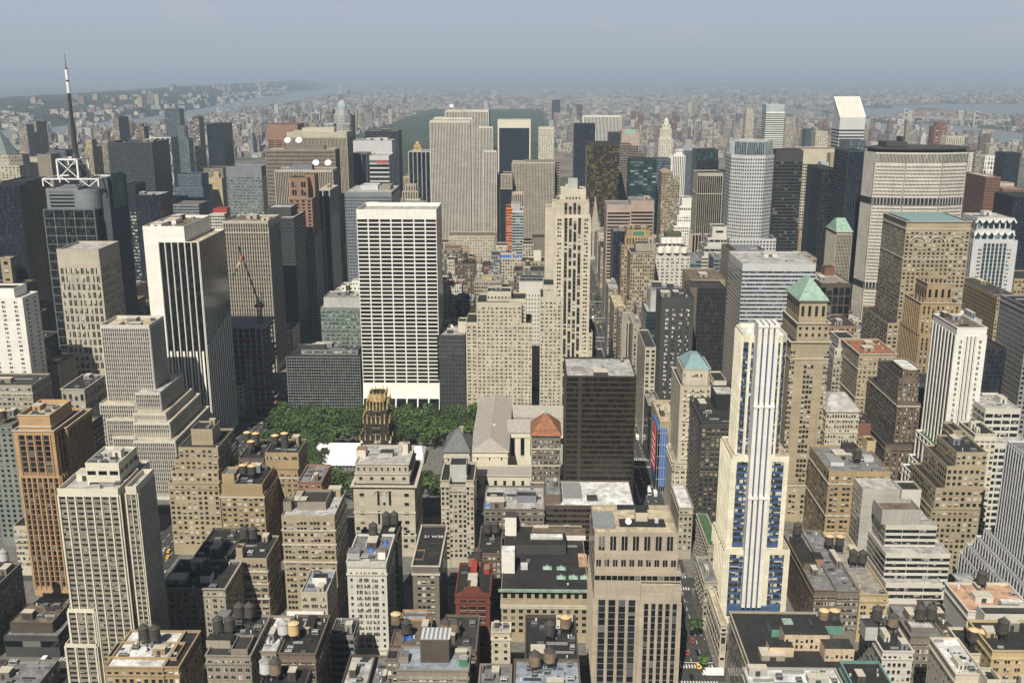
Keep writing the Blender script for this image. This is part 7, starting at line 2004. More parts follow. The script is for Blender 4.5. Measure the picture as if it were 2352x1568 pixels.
n_ = 0
while n_ < 13000:
    x = r4.uniform(-60, 2420); y = 197 + 165 * r4.random() ** 1.25
    if y < 205 and r4.random() < .5: continue
    X, Y = ground(x, y)
    if Y < 2600 or Y > 26000 or blocked(x, y, X, Y): continue
    s = 1 + max(0, (Y - 5000)) / 6500
    X = round(X / 4) * 4
    if Y < 11000 and ((X - 85) % 160 < 30 or (Y - 853) % 98 < 16): continue
    h = r4.choice((14, 16, 18, 20, 22, 28, 40 if Y < 6500 else 24)) * (1 + .25 * (s - 1))
    if Y < 6000 and x > 500 and r4.random() < .3: h *= 2.1
    cbox(X, Y, r4.uniform(16, 38) * s, r4.uniform(14, 30) * s, h * r4.uniform(.8, 1.2)); n_ += 1
tag(cityb.build('distant_city', 'citymix'), kind='stuff')
woods = MB()
n_ = 0
def clump(m, X, Y, r, h, z0=0.0, n=6):
    a0 = r4.uniform(0, 6.28)
    p0 = [(X + r * r4.uniform(.7, 1.2) * math.cos(a0 + 6.283 * i / n), Y + r * r4.uniform(.7, 1.2) * math.sin(a0 + 6.283 * i / n)) for i in range(n)]
    p1 = [(X + (a - X) * .6, Y + (c - Y) * .6) for a, c in p0]
    m.frustum(p0, z0, p1, z0 + h, 0)
while n_ < 1500:
    x = r4.uniform(-60, 2420); y = 197 + 145 * r4.random() ** 1.4
    X, Y = ground(x, y)
    if Y < 2700 or inside(x, y, HUDP2) or any(inside(x, y, p) for p in ERP): continue
    clump(woods, X, Y, r4.uniform(20, 60) * (1 + Y / 9000), r4.uniform(12, 20)); n_ += 1
flat('farwoods', (.034, .048, .028), .95, 0, .35)
tag(woods.build('distant_trees', 'farwoods'), kind='stuff')

# the great park: one rolling canopy
pk = MB(); nx, ny = 62, 300
gz = {}
for i in range(nx + 1):
    for j in range(ny + 1):
        t = j / ny
        X = PKX0 + (PKX1 - PKX0) * i / nx + r4.uniform(-4, 4); Y = PKY0 + (PKY1 - PKY0) * t + r4.uniform(-5, 5)
        z = r4.choice((9, 12, 14, 16, 18)) + r4.uniform(-2, 2)
        if i in (0, nx) or j in (0, ny): z = 0
        if .32 < t < .37 and i > 24 or (.62 < t < .70 and 12 < i < 50): z = .8
        gz[i, j] = len(pk.v); pk.v.append((X, Y, z))
for i in range(nx):
    for j in range(ny):
        pk.f.append((gz[i, j], gz[i + 1, j], gz[i + 1, j + 1], gz[i, j + 1])); pk.m.append(0)
m, nt, b = new_mat('parkcanopy')
g_ = N(nt, 'ShaderNodeNewGeometry'); n1 = N(nt, 'ShaderNodeTexNoise'); n1.inputs['Scale'].default_value = .02; n1.inputs['Detail'].default_value = 8
L(nt, g_.outputs['Position'], n1.inputs['Vector'])
cr = N(nt, 'ShaderNodeValToRGB'); cr.color_ramp.elements[0].position = .35; cr.color_ramp.elements[0].color = (.013, .025, .009, 1); cr.color_ramp.elements[1].position = .65; cr.color_ramp.elements[1].color = (.036, .060, .020, 1)
L(nt, n1.outputs[0], cr.inputs[0]); L(nt, cr.outputs[0], b.inputs['Base Color']); b.inputs['Roughness'].default_value = .9
tag(pk.build('woodland', 'parkcanopy'), kind='stuff')

# apartment towers one can tell apart in the haze
r5 = random.Random(23)
SKIPA = set()
SKIPA = set([13,20,21,25,27,33,36,37,40,42,45,50,63,71,75,77,84,89,92,93,97,101,110,111,112,114,115,116,118,121,125,128,132,136,138,141,143,144,145,146,147,148,152,154,155,158,160,162,164,166,169,170,183,205,206,207,209,220,222,223])
REG = [('west of the park', 600, 900, 262, 345, 60, 48), ('east of the park', 1270, 1760, 262, 340, 66, 66), ('near the east river', 1760, 2330, 285, 372, 60, 56), ('far uptown', 760, 1960, 216, 256, 74, 34), ('by the west river', 30, 600, 300, 350, 60, 20)]
COLS = [('tan', 'sand'), ('red-brown', 'brick'), ('pale', 'offwhite'), ('grey', 'grey'), ('dark brown', 'brown'), ('cream', 'cream')]
spots = []
for reg, xa, xb, ya, yb, hm, cnt in REG:
    k = 0; tries = 0
    while k < cnt and tries < 3000:
        tries += 1
        x, y = r5.uniform(xa, xb), r5.uniform(ya, yb)
        X, Y = ground(x, y)
        if blocked(x, y, X, Y) or Y < 2450: continue
        w = r5.uniform(18, 30) * (1 + max(0, Y - 6000) / 9000); d = r5.uniform(18, 34) * (1 + max(0, Y - 6000) / 9000); h = hm * r5.uniform(.75, 1.55)
        if any(abs(x - a) < 7 and abs(y - c) < 9 for a, c in spots): continue
        spots.append((x, y))
        cn, mt = COLS[r5.randrange(6)]
        m = MB(); m.box(X - w / 2, X + w / 2, Y, Y + d, 0, h, 0, bottom=False)
        m.box(X - w * .25, X + w * .2, Y + d * .3, Y + d * .7, h, h + 5, 1)
        # window columns
        nc = max(3, int(w / 5)); fw = w / nc
        for i in range(nc):
            xx = X - w / 2 + (i + .25) * fw
            zz = 6
            while zz < h - 3:
                m.quad((xx, Y - .1, zz), (xx + fw * .5, Y - .1, zz), (xx + fw * .5, Y - .1, zz + 3.2), (xx, Y - .1, zz + 3.2), 2); zz += 6.4
        o = m.build('apartment_block', [mt, 'greybrown', 'wdark'], None, (X, Y, 0)); o.location = (X, Y, 0)
        gr = 'hazy %s apartment blocks %s' % (cn, reg)
        tag(o, '%s apartment block among the hazy rooftops %s' % (cn, reg), 'apartment block', gr)
        o['ti'] = len(spots)
        if len(spots) in SKIPA: bpy.data.objects.remove(o)
        k += 1
# pale towers and houses on the wooded cliffs
r6 = random.Random(5)
hs = MB()
for k in range(34):
    x = r6.uniform(30, 545); i = min(len(HILL) - 2, max(0, int((x + 160) / 900 * len(HILL))))
    row = HILL[r6.randrange(12, len(HILL) - 22)]
    p = row[r6.choice((2, 3, 3))]; q = row[1]
    t = r6.uniform(0, .5); X, Y, Z = (p[a] * (1 - t) + q[a] * t for a in range(3))
    w = r6.uniform(25, 65); h = r6.uniform(25, 60)
    m = MB(); m.box(-w / 2, w / 2, 0, 40, -30, h, 0, bottom=False); m.box(-w / 5, w / 6, 10, 30, h, h + 6, 0)
    o = m.build('apartment_block', [r6.choice(['taupe', 'sand', 'greybrown', 'stone'])]); o.location = (X + r6.uniform(-120, 120), Y, Z)
    tag(o, 'pale apartment block on the wooded cliff beyond the wide river', 'apartment block', 'pale blocks on the cliffs across the river')
for k in range(420):
    row = HILL[r6.randrange(2, len(HILL) - 18)]; p = row[r6.choice((1, 2, 3))]; q = row[r6.choice((0, 0, 1))]
    t = r6.uniform(0, 1); X, Y, Z = (p[a] * (1 - t) + q[a] * t for a in range(3)); X += r6.uniform(-250, 250)
    w = r6.uniform(20, 70); hs.box(X - w / 2, X + w / 2, Y, Y + 20, max(-1, Z - 20), max(8, Z + r6.uniform(8, 14)), bottom=False)
citymat('housemix', [(.50, .47, .42), (.40, .36, .30), (.30, .22, .18), (.52, .45, .36), (.33, .32, .31)], .1)
tag(hs.build('riverside_houses', 'housemix'), kind='stuff')

def bridge(name, label, xs, ys, ztop, zdeck, wt, mat, sag, cat='bridge', ends=0.0):
    A, B = ground(xs[0], ys[0]), ground(xs[1], ys[1])
    root = empty(name, (*A, 0), label, cat); org = (*A, 0)
    u = Vector((B[0] - A[0], B[1] - A[1])); ln = u.length; u = u / ln
    P = lambda t, z: (A[0] + u.x * ln * t, A[1] + u.y * ln * t, z)
    for t in (0, 1):
        m = MB(); c = P(t, 0)
        for s in (-1, 1):
            px, py = c[0] - u.y * s * wt * 1.2, c[1] + u.x * s * wt * 1.2
            m.box(px - wt * .5, px + wt * .5, py - wt * .5, py + wt * .5, 0, ztop)
        for f in (.35, .7, .97):
            m.box(c[0] - wt * 1.2, c[0] + wt * 1.2, c[1] - wt * 1.4, c[1] + wt * 1.4, ztop * f - 4, ztop * f + 3)
        m.build('bridge_tower', [mat], root, org)
    m = MB(); e = .45 + ends
    a, c = P(-e, zdeck), P(1 + e, zdeck); m.tube(a, c, wt * .45); m.build('deck', [mat], root, org)
    m = MB(); pr = None
    for i in range(41):
        t = -e + (1 + 2 * e) * i / 40
        if t < 0: z = ztop + (zdeck - ztop) * (-t / e)
        elif t > 1: z = ztop + (zdeck - ztop) * ((t - 1) / e)
        else: z = zdeck + 6 + (ztop - zdeck - 6) * (2 * t - 1) ** 2
        p_ = P(t, z)
        if pr: m.tube(pr, p_, wt * .12)
        pr = p_
    m.build('cable', [mat], root, org)
bridge('suspension_bridge', 'faint grey suspension bridge across the wide river at upper left', (598, 782), (226, 223), 175, 78, 16, 'palegrey', 1)
bridge('suspension_bridge', 'pale suspension bridge over the narrow channel at the right skyline', (2077, 2238), (284, 292), 96, 44, 9, 'palegrey', 1)
A, B = ground(2087, 281), ground(2203, 281); root = empty('arch_bridge', (*A, 0), 'rust-red steel arch bridge between two stone towers near the right edge', 'bridge'); org = (*A, 0)
for p_ in (A, B):
    m = MB(); m.box(p_[0] - 16, p_[0] + 16, p_[1] - 14, p_[1] + 14, 0, 78); m.box(p_[0] - 18, p_[0] + 18, p_[1] - 16, p_[1] + 16, 66, 70); m.build('stone_tower', ['limestone'], root, org)
m = MB(); pr = None
for i in range(25):
    t = i / 24; x, y = A[0] + (B[0] - A[0]) * t, A[1] + (B[1] - A[1]) * t; lo, hi = 18 + 60 * (1 - (2 * t - 1) ** 2), 52 + 44 * (1 - (2 * t - 1) ** 2)
    if pr:
        m.tube((pr[0], pr[1], pr[2]), (x, y, lo), 3); m.tube((pr[0], pr[1], pr[3]), (x, y, hi), 3); m.tube((pr[0], pr[1], pr[2]), (x, y, hi), 2)
    m.tube((x, y, 40), (x, y, lo), 1.2); pr = (x, y, lo, hi)
m.build('steel_arch', ['terracotta'], root, org)
m = MB(); u = (B[0] - A[0], B[1] - A[1]); m.tube((A[0] - u[0] * .7, A[1] - u[1] * .7, 42), (B[0] + u[0] * .8, B[1] + u[1] * .8, 42), 5); m.build('deck', ['terracotta'], root, org)

# low blocks filling midtown between the towers
FOOT = [(g['x0'], g['x1'], g['y0'], g['y1']) for b_ in BLD.values() for g in b_['geo']]
def clear(x0, x1, y0, y1, m=1.0):
    return not any(x0 - m < d and x1 + m > a and y0 - m < f and y1 + m > e for a, d, e, f in FOOT)
r7 = random.Random(31)
WL = ['sand', 'brown', 'taupe', 'limestone', 'greybrown', 'cream', 'stone', 'ochre', 'brick', 'grey', 'charcoal', 'concrete']
FILL = []
k = 0
for n in range(36, 60):
    for side in (0, 1):
        for ai in range(len(AVES) - 1):
            x = AVES[ai][1] + 3
            if AVES[ai][1] == -220 and 39.5 < n < 42 and n != 42: continue
            while x < AVES[ai + 1][0] - 14:
                w = r7.uniform(15, 32); y0 = STREET(n) + (10 if side == 0 else 50); y1 = y0 + r7.uniform(30, 38)
                x1 = min(x + w, AVES[ai + 1][0] - 3)
                h = r7.uniform(22, 62) if n > 41 else r7.uniform(16, 40)
                wl = WL[r7.randrange(len(WL))]; nm = k; k += 1
                sd = r7.random()
                if clear(x, x1, y0, y1):
                    FILL.append((nm, x, x1, y0, y1, h, wl, sd))
                x = x1 + r7.uniform(.3, 1.5)
KEEP = None
KEEP = [233, 234, 274, 337, 370, 382, 388, 389, 582, 625, 696, 730, 748, 757, 779, 787, 807, 832, 859, 881, 898, 947, 993, 1046, 1096, 1097, 1143, 1148, 1150, 1151, 1196, 1251, 1311, 1368, 2264, 2317]
COLN = {'sand': 'tan', 'brown': 'brown', 'taupe': 'taupe', 'limestone': 'pale stone', 'greybrown': 'grey-brown', 'cream': 'cream', 'stone': 'stone-grey', 'ochre': 'ochre', 'brick': 'red-brown', 'grey': 'grey', 'charcoal': 'charcoal', 'concrete': 'concrete'}
for nm, x0, x1, y0, y1, h, wl, sd in FILL:
    if (KEEP is not None and nm not in KEEP) or y0 < 850: continue
    px, py = project((x0 + x1) / 2, y0, h)
    if not (-40 < px < 2390) or py > 1560: continue
    a, c = project(x0, y0, h)[0], project(x1, y0, h)[0]
    zone = ('left of the white gridded slab' if px < 820 else 'between the white slab and the avenue' if px < 1380 else 'right of the avenue' if px < 1800 else 'at the far right') + (' in the foreground' if y0 < 850 else ' behind the park row' if y0 < 1400 else ' far uptown')
    bld('fill%d' % nm, 'loft_building', 'low %s infill block %s' % (COLN[wl], zone), 'building', y0,
        [T(a, c, py, S=G(max(3, int((x1 - x0) / 3.2)), 3.6, .5, .5, win=('win', 'wdark', 'wlit')[int(sd * 3)]), dep=y1 - y0, clut=(5 if y0 < 900 else 2 if y0 < 1500 else 0))],
        wall=wl, roof=('tar', 'greyroof', 'paleroof', 'gravel', 'darkroof', 'brownroof')[int(sd * 6)], ind=(30 if y0 < 700 else 0), group='low %s infill blocks %s' % (COLN[wl], zone), seed=nm)
# ================================================================== water tanks, dishes, trees, tent, vehicles
def make_tank(kind):
    body, top, h = {'dark': ('tankdark', 'tankdark', 5.2), 'wood': ('tankwood', 'tankdark', 5.0), 'cap': ('tankdark', 'tanktop', 5.0), 'tan': ('tanktan', 'tanktop', 5.2), 'pale': ('silver', 'paleroof', 5.0), 'woodcap': ('tankwood', 'tanktop', 5.0), 'tall': ('tankdark', 'tanktop', 9.5)}[kind]
    root = empty('water_tank', (0, 0, -500), 'x', 'water tank')
    lh = 1.2 if kind == 'tall' else 3.6
    for sx in (-1, 1):
        for sy in (-1, 1):
            m = MB(); m.box(sx * 1.7 - .16, sx * 1.7 + .16, sy * 1.7 - .16, sy * 1.7 + .16, 0, lh); m.build('leg', ['darksteel'], root)
    m = MB(); m.box(-2.2, 2.2, -2.2, 2.2, lh, lh + .35)
    for s in (-1, 1): m.tube((-1.7 * s, -1.7, .2), (1.7 * s, -1.7, lh), .1); m.tube((1.7, -1.7 * s, .2), (1.7, 1.7 * s, lh), .1)
    m.build('platform', ['darksteel'], root)
    m = MB(); m.cyl(0, 0, lh + .35, lh + .35 + h, 2.45, 2.3, n=16)
    for i in range(5):
        z = lh + .7 + i * (h - .6) / 4.2; m.cyl(0, 0, z, z + .12, 2.52 - .02 * i, n=16)
    tk = m.build('tank', [body], root)
    m = MB(); z = lh + .35 + h; flatcap = kind in ('cap', 'tan', 'woodcap', 'tall')
    m.cyl(0, 0, z, z + (.9 if flatcap else 2.0), 2.6, .25 if not flatcap else .5, n=16); m.cyl(0, 0, z + (.85 if flatcap else 1.95), z + (1.1 if flatcap else 2.3), .3, n=8)
    m.build('tank_roof', [top], tk)
    return root
PROTO = {}
USED = set()
KD = {'dark': 'dark conical', 'wood': 'brown wooden', 'cap': 'dark pale-capped', 'tan': 'bright tan', 'pale': 'pale grey', 'woodcap': 'wooden pale-capped', 'tall': 'tall dark pale-capped'}
TANKS = [
    ('corner tan block', 0, [(12, 1300, 'pale', 'on the brown block at the left frame edge')]),
    ('castle roof block', 1, [(333, 1481, 'dark', 'on the ochre terrace block, left of two'), (358, 1482, 'dark', 'on the ochre terrace block, right of two')]),
    ('shadowed loft', 0, [(479, 1326, 'dark', 'on the half-shadowed black-roofed loft')]),
    ('tan loft row', 0, [(563, 1247, 'dark', 'above the three-banded tan loft, left of two'), (583, 1247, 'dark', 'above the three-banded tan loft, right of two')]),
    ('four tank block', 0, [(503, 1462, 'dark', 'front left of four on the grey-brown block'), (529, 1462, 'dark', 'front right of four on the grey-brown block'), (551, 1430, 'dark', 'rear left of four on the grey-brown block'), (575, 1430, 'dark', 'rear right of four on the grey-brown block')]),
    ('tan tank block', 0, [(676, 1472, 'tan', 'on the black roof bottom left of centre'), (652, 1470, 'pale', 'beside the bright tan tank')]),
    ('bottom dark roof', 0, [(612, 1561, 'pale', 'at the bottom edge, left of two'), (634, 1563, 'wood', 'at the bottom edge, right of two')]),
    ('pale slim tower', 0, [(858, 1241, 'dark', 'on the slim whitish tower with blue sheets')]),
    ('dark rear loft', 0, [(888, 1215, 'dark', 'behind the slim whitish tower, left of two'), (906, 1214, 'dark', 'behind the slim whitish tower, right of two')]),
    ('red gabled block', 0, [(1098, 1297, 'dark', 'on the red gabled loft')]),
    ('red deck block', 0, [(910, 1446, 'woodcap', 'next to the red and white deck'), (934, 1466, 'dark', 'half wrapped by the blue tarpaulin')]),
    ('twin tank block', 0, [(1023, 1464, 'wood', 'beside the tan bulkhead, left of two'), (1045, 1464, 'wood', 'beside the tan bulkhead, right of two')]),
    ('green trim block', 0, [(1119, 1234, 'dark', 'on the green-edged roof, left of two'), (1138, 1233, 'dark', 'on the green-edged roof, right of two')]),
    ('tan cap tank block', 0, [(1298, 1455, 'woodcap', 'in front of the green-corniced store'), (1262, 1472, 'dark', 'left of the pale-capped tank by the store')]),
    ('bottom mixed roof', 0, [(1228, 1543, 'wood', 'on the silver bottom roof, left of two'), (1262, 1535, 'wood', 'on the silver bottom roof, right of two')]),
    ('twin drum tank block', 1, [(655, 1031, 'tall', 'on the ochre block beside the white tent'), (633, 1029, 'cap', 'left of the tall tank near the tent')]),
    ('dark tank block', 0, [(589, 1030, 'tall', 'behind the ochre steps'), (569, 1021, 'cap', 'at the rear left behind the ochre steps'), (578, 1042, 'cap', 'in the middle behind the ochre steps')]),
    ('ochre steps', 1, [(560, 1098, 'cap', 'on the ochre steps, left of two'), (580, 1100, 'cap', 'on the ochre steps, right of two')]),
    ('long brown loft', 1, [(1903, 1262, 'cap', 'on the long dark-sided loft, left of two'), (1927, 1263, 'cap', 'on the long dark-sided loft, right of two')]),
    ('long brown loft', 0, [(1830, 1237, 'dark', 'at the far end of the long dark-sided loft')]),
    ('yellow infill', 0, [(1958, 1300, 'dark', 'on the yellow-tan block, left of two'), (1979, 1302, 'dark', 'on the yellow-tan block, right of two')]),
    ('black court roof', 0, [(1890, 1438, 'woodcap', 'on the huge black roof, left of two'), (1914, 1438, 'cap', 'on the huge black roof, right of two')]),
    ('mid black roof', 0, [(2048, 1452, 'wood', 'on the dark block behind green copper sides'), (2012, 1436, 'dark', 'behind the lone wooden tank')]),
    ('two tank tan block', 0, [(2111, 1434, 'dark', 'on the tan lower right block, left of two'), (2136, 1434, 'dark', 'on the tan lower right block, right of two')]),
    ('pink terrace block', 1, [(2252, 1352, 'dark', 'on the pink terrace roof hut')]),
    ('cap tank house', 0, [(2233, 1486, 'cap', 'on the cream hut, left of two'), (2254, 1490, 'woodcap', 'on the cream hut, right of two')]),
    ('yellow corner block', 0, [(2300, 1468, 'dark', 'on the yellow corner block roof')]),
    ('pale green block', 0, [(8, 972, 'cap', 'on the pale green-grey block at the left edge')]),
    ('brown infill', 0, [(1070, 600, 'dark', 'on the plain brown block below the ribbed skyscraper')]),
    ('white red roof', 0, [(1033, 648, 'dark', 'on the white loft with a red tank base')]),
    ('brown loft row', 0, [(1212, 618, 'cap', 'on the brown row above the pinhole block')]),
    ('green office block', 1, [(800, 674, 'cap', 'on the pale green office block')]),
    ('plant roof block', 0, [(1968, 1064, 'dark', 'on the ochre block with arcaded top')]),
]
for key, ti, lst in TANKS:
    for x, y, kind, where in lst:
        if kind not in PROTO: PROTO[kind] = make_tank(kind)
        p = onroof(key, ti, x, y)
        lab = '%s water tank %s' % (KD[kind], where)
        if kind not in USED:
            o = PROTO[kind]; USED.add(kind); o.location = p; o['label'] = lab
        else:
            o = copy_thing(PROTO[kind], p, 0, lab)
        o['group'] = 'rooftop water tanks'; o['category'] = 'water tank'
        o.rotation_euler = (0, 0, .2 * ((x * 7 + y) % 5 - 2))

def dish(key, ti, x, y, r, label, dz=0.0):
    p = onroof(key, ti, x, y, dz)
    root = empty('satellite_dish', p, label, 'satellite dish', 'rooftop dishes')
    m = MB(); m.cyl(0, 0, 0, r * .7, r * .16, n=8); m.build('mount', ['greysteel'], root)
    m = MB(); n_ = 16; rings = [(0, 0), (.4, .05), (.75, .17), (1.0, .33)]
    k0 = len(m.v)
    ax = Vector((0, -.8, .6)).normalized(); u = Vector((1, 0, 0)); v = ax.cross(u)
    for q, dpt in rings:
        for i in range(n_):
            t = 6.2832 * i / n_; c = Vector((0, 0, r * 1.0)) + ax * (dpt * r) + (u * math.cos(t) + v * math.sin(t)) * (r * max(q, .02)); m.v.append(tuple(c))
    for q in range(3):
        for i in range(n_):
            j = (i + 1) % n_; m.f.append((q * n_ + i, q * n_ + j, q * n_ + n_ + j, q * n_ + n_ + i)); m.m.append(0)
    m.build('reflector', ['whitepaint'], root)
    m = MB(); c = Vector((0, 0, r)); f = c + ax * r * .9; m.tube(tuple(c + u * r * .9 + ax * r * .3), tuple(f), r * .03); m.tube(tuple(c - u * r * .9 + ax * r * .3), tuple(f), r * .03); m.build('feed_arm', ['greysteel'], root)
dish('dish slab', 1, 661, 331, 4.9, 'white dish on the broad ribbed slab, left of two')
dish('dish slab', 1, 687, 331, 4.9, 'white dish on the broad ribbed slab, right of two')
dish('ribbed front slab', 0, 726, 383, 4.8, 'white dish on the front ribbed tower, left of two')
dish('ribbed front slab', 0, 754, 383, 4.8, 'white dish on the front ribbed tower, right of two')
dish('dish roof', 0, 1034, 757, 2.6, 'lone big white dish on the low roof above the black net')
dish('granite tower', 4, 1443, 1204, 1.6, 'small white dish on the pale granite tower roof')
dish('ribbed stone skyscraper', 2, 1037, 249, 3.2, 'white radome-like dish on the ribbed stone skyscraper')
dish('pale slim tower', 0, 848, 1256, 1.6, 'small white dish on the slim whitish tower')

# tarpaulins
def sheet(key, ti, x0, x1, y0, y1, label, h=1.2, name='tarpaulin', mat='bluetarp', cat='tarpaulin'):
    A = onroof(key, ti, x0, y0); B = onroof(key, ti, x1, y1)
    n_ = 9; m = MB(); rr = random.Random(x0)
    pts = {}
    for i in range(n_ + 1):
        for j in range(n_ + 1):
            e = math.sin(math.pi * i / n_) * math.sin(math.pi * j / n_)
            z = A[2] + .06 + h * e ** .6 * rr.uniform(.7, 1.15)
            pts[i, j] = len(m.v); m.v.append((A[0] + (B[0] - A[0]) * i / n_ + rr.uniform(-.2, .2), A[1] + (B[1] - A[1]) * j / n_ + rr.uniform(-.2, .2), z))
    for i in range(n_):
        for j in range(n_): m.f.append((pts[i, j], pts[i + 1, j], pts[i + 1, j + 1], pts[i, j + 1])); m.m.append(0)
    o = m.build(name, [mat], None, A); o.location = A; tag(o, label, cat)
sheet('pale slim tower', 0, 829, 842, 1282, 1272, 'flat blue tarpaulin at the front of the slim whitish tower roof', .5)
sheet('pale slim tower', 0, 846, 860, 1268, 1260, 'peaked blue tarpaulin mid-roof on the slim whitish tower', 1.4)
sheet('pale slim tower', 0, 880, 892, 1252, 1246, 'bright blue tarpaulin heap at the rear right of the slim whitish tower', 2.0)
sheet('red deck block', 0, 924, 952, 1470, 1456, 'crumpled bright blue tarpaulin beside the red and white deck', 4.0)
sheet('long brown loft', 0, 1873, 1889, 1300, 1286, 'blue tarpaulin bundle under the long loft tanks', 3.4)
sheet('roof terrace block', 0, 1116, 1134, 1164, 1158, 'small blue tarpaulin on the taupe block before the library', 1.0)

# white event tent in the park
A = (xat(713, 748, 12), 748); B = (xat(838, 748, 12), 748)
root = empty('event_tent', (A[0], A[1], 0), 'huge bright white event tent pitched between the park trees', 'tent'); org = (A[0], A[1], 0)
m = MB(); x0, x1, y0, y1 = A[0], B[0], 746, 778
m.poly([(x0, y0, 7), (x1, y0, 7), (x1, 762, 13), (x0 + 6, 762, 13)]); m.poly([(x1, y1, 7), (x0, y1, 7), (x0 + 6, 762, 13), (x1, 762, 13)]); m.poly([(x0, y1, 7), (x0, y0, 7), (x0 + 6, 762, 13)])
m.build('roof', ['tent'], root, org)
m = MB(); m.quad((x0, y0 + .1, 0), (x1, y0 + .1, 0), (x1, y0 + .1, 7), (x0, y0 + .1, 7)); m.quad((x0 + .1, y1, 0), (x0 + .1, y0, 0), (x0 + .1, y0, 7), (x0 + .1, y1, 7))
m.build('side_wall', ['tent'], root, org)
for i in range(5):
    m = MB(); xx = x0 + (x1 - x0) * (.45 + i * .13); m.frustum([(xx - 4, 738), (xx + 4, 738), (xx + 4, 745.5), (xx - 4, 745.5)], 3.0, [(xx - .2, 741), (xx + .2, 741), (xx + .2, 742), (xx - .2, 742)], 7)
    for sx in (-3.9, 3.9): m.tube((xx + sx, 738.2, 0), (xx + sx, 738.2, 3), .1)
    m.build('canopy', ['tent'], root, org)
x0, x1 = xat(944, 748, 10), xat(972, 748, 10)
root = empty('event_tent', ((x0 + x1) / 2, 748, 0), 'smaller white tent right of the black and gold tower', 'tent'); org = ((x0 + x1) / 2, 748, 0)
m = MB(); m.poly([(x0, 748, 6), (x1, 748, 6), (x1 - 3, 762, 11), (x0, 762, 11)]); m.poly([(x1, 774, 6), (x0, 774, 6), (x0, 762, 11), (x1 - 3, 762, 11)]); m.poly([(x1, 748, 6), (x1, 774, 6), (x1 - 3, 762, 11)]); m.build('roof', ['tent'], root, org)
m = MB(); m.quad((x0, 748.1, 0), (x1, 748.1, 0), (x1, 748.1, 6), (x0, 748.1, 6)); m.quad((x1, 748, 0), (x1, 774, 0), (x1, 774, 6), (x1, 748, 6)); m.build('side_wall', ['tent'], root, org)

# trees: leaf clumps through the crown, gaps between
def crown_mesh(seed, h, r, n=230, mat='leaf'):
    rr = random.Random(seed); m = MB()
    lobes = [(rr.uniform(-.55, .55) * r, rr.uniform(-.55, .55) * r, h * rr.uniform(.55, .85), r * rr.uniform(.4, .62)) for _ in range(9)]
    for k in range(n):
        cx_, cy_, cz, cr_ = lobes[rr.randrange(9)]
        t, p = rr.uniform(0, 6.283), math.acos(rr.uniform(-.55, 1)); q = cr_ * rr.uniform(.55, 1.05)
        c = Vector((cx_ + q * math.sin(p) * math.cos(t), cy_ + q * math.sin(p) * math.sin(t), cz + q * math.cos(p) * .8))
        nrm = (Vector((math.sin(p) * math.cos(t), math.sin(p) * math.sin(t), math.cos(p) + .4)) + Vector((rr.uniform(-.5, .5), rr.uniform(-.5, .5), rr.uniform(-.3, .3)))).normalized()
        u = nrm.orthogonal().normalized(); v = nrm.cross(u); s = rr.uniform(.5, 1.05)
        pts = []
        for i in range(5):
            a = 6.283 * i / 5; pts.append(tuple(c + u * (s * rr.uniform(.7, 1.2) * math.cos(a)) + v * (s * rr.uniform(.7, 1.2) * math.sin(a)) + nrm * rr.uniform(-.15, .15)))
        m.poly(pts)
    return m.mesh('crown', [mat])
def trunk_mesh(seed, h, r):
    rr = random.Random(seed); m = MB(); m.cyl(0, 0, 0, h * .5, .38, .24, n=7)
    for i in range(5):
        t = 6.283 * i / 5 + rr.uniform(-.4, .4); m.tube((0, 0, h * rr.uniform(.3, .48)), (r * .6 * math.cos(t), r * .6 * math.sin(t), h * rr.uniform(.62, .8)), .16, 5, r1=.06)
    return m.mesh('trunk', ['trunkmat'])
CR = [(crown_mesh(s, 16, 6.6), trunk_mesh(s, 16, 6.6)) for s in range(5)]
CRB = [(crown_mesh(s + 20, 9, 3.6, 130, 'leafbright'), trunk_mesh(s, 9, 3.6)) for s in range(2)]
TN = [0]
SKIPT = set()
SKIPT = set([10,11,17,29,30,38,48,49,57,67,73,76,85,86,95,105,106,114,116,123,124,133,136,143,152,153,154,155,156,157,158,159,160,161,162,163,164,165,166,167,168,169,170,171,172,173,184,185,186,187,188,189,190,191,192,193,194,195,196,197,198,199,201,207,208,209,210,211,212,213,214,215,217,218,219,220,221,222,225,226,227,228,229,230,231,232,233,234,235,237,238,239,240,243,255,256,257,258,259,260,261,262,263,264,265,266,268,269,270,271,272])
def tree(name, x, y, pair, label, group, s=1.0, rz=0.0):
    TN[0] += 1
    if TN[0] in SKIPT: return
    o = empty(name, (x, y, .15), label, 'tree', group); o['ti'] = TN[0]; o.scale = (s, s, s); o.rotation_euler = (0, 0, rz)
    for me, nm in zip(pair, ('crown', 'trunk')):
        c = bpy.data.objects.new(nm, me); c.parent = o; C.objects.link(c)
r8 = random.Random(9)
j = 0; y = 784
while y < 852:
    x = -222
    while x < -40:
        tree('plane_tree', x + r8.uniform(-1.6, 1.6), y + r8.uniform(-1.6, 1.6), CR[r8.randrange(5)], 'dense green plane tree in the park grove below the white gridded slab', 'plane trees of the park grove', r8.uniform(.72, 1.28), r8.uniform(0, 6))
        x += 10
    y += 9.2; j += 1
for x in range(-212, -40, 9):
    for y in (674, 684, 694, 704):
        if r8.random() < .86: tree('plane_tree', x + r8.uniform(-2, 2), y + r8.uniform(-2, 2), CR[r8.randrange(5)], 'green plane tree on the near side of the white park tent', 'plane trees in front of the tent', r8.uniform(.8, 1.1), r8.uniform(0, 6))
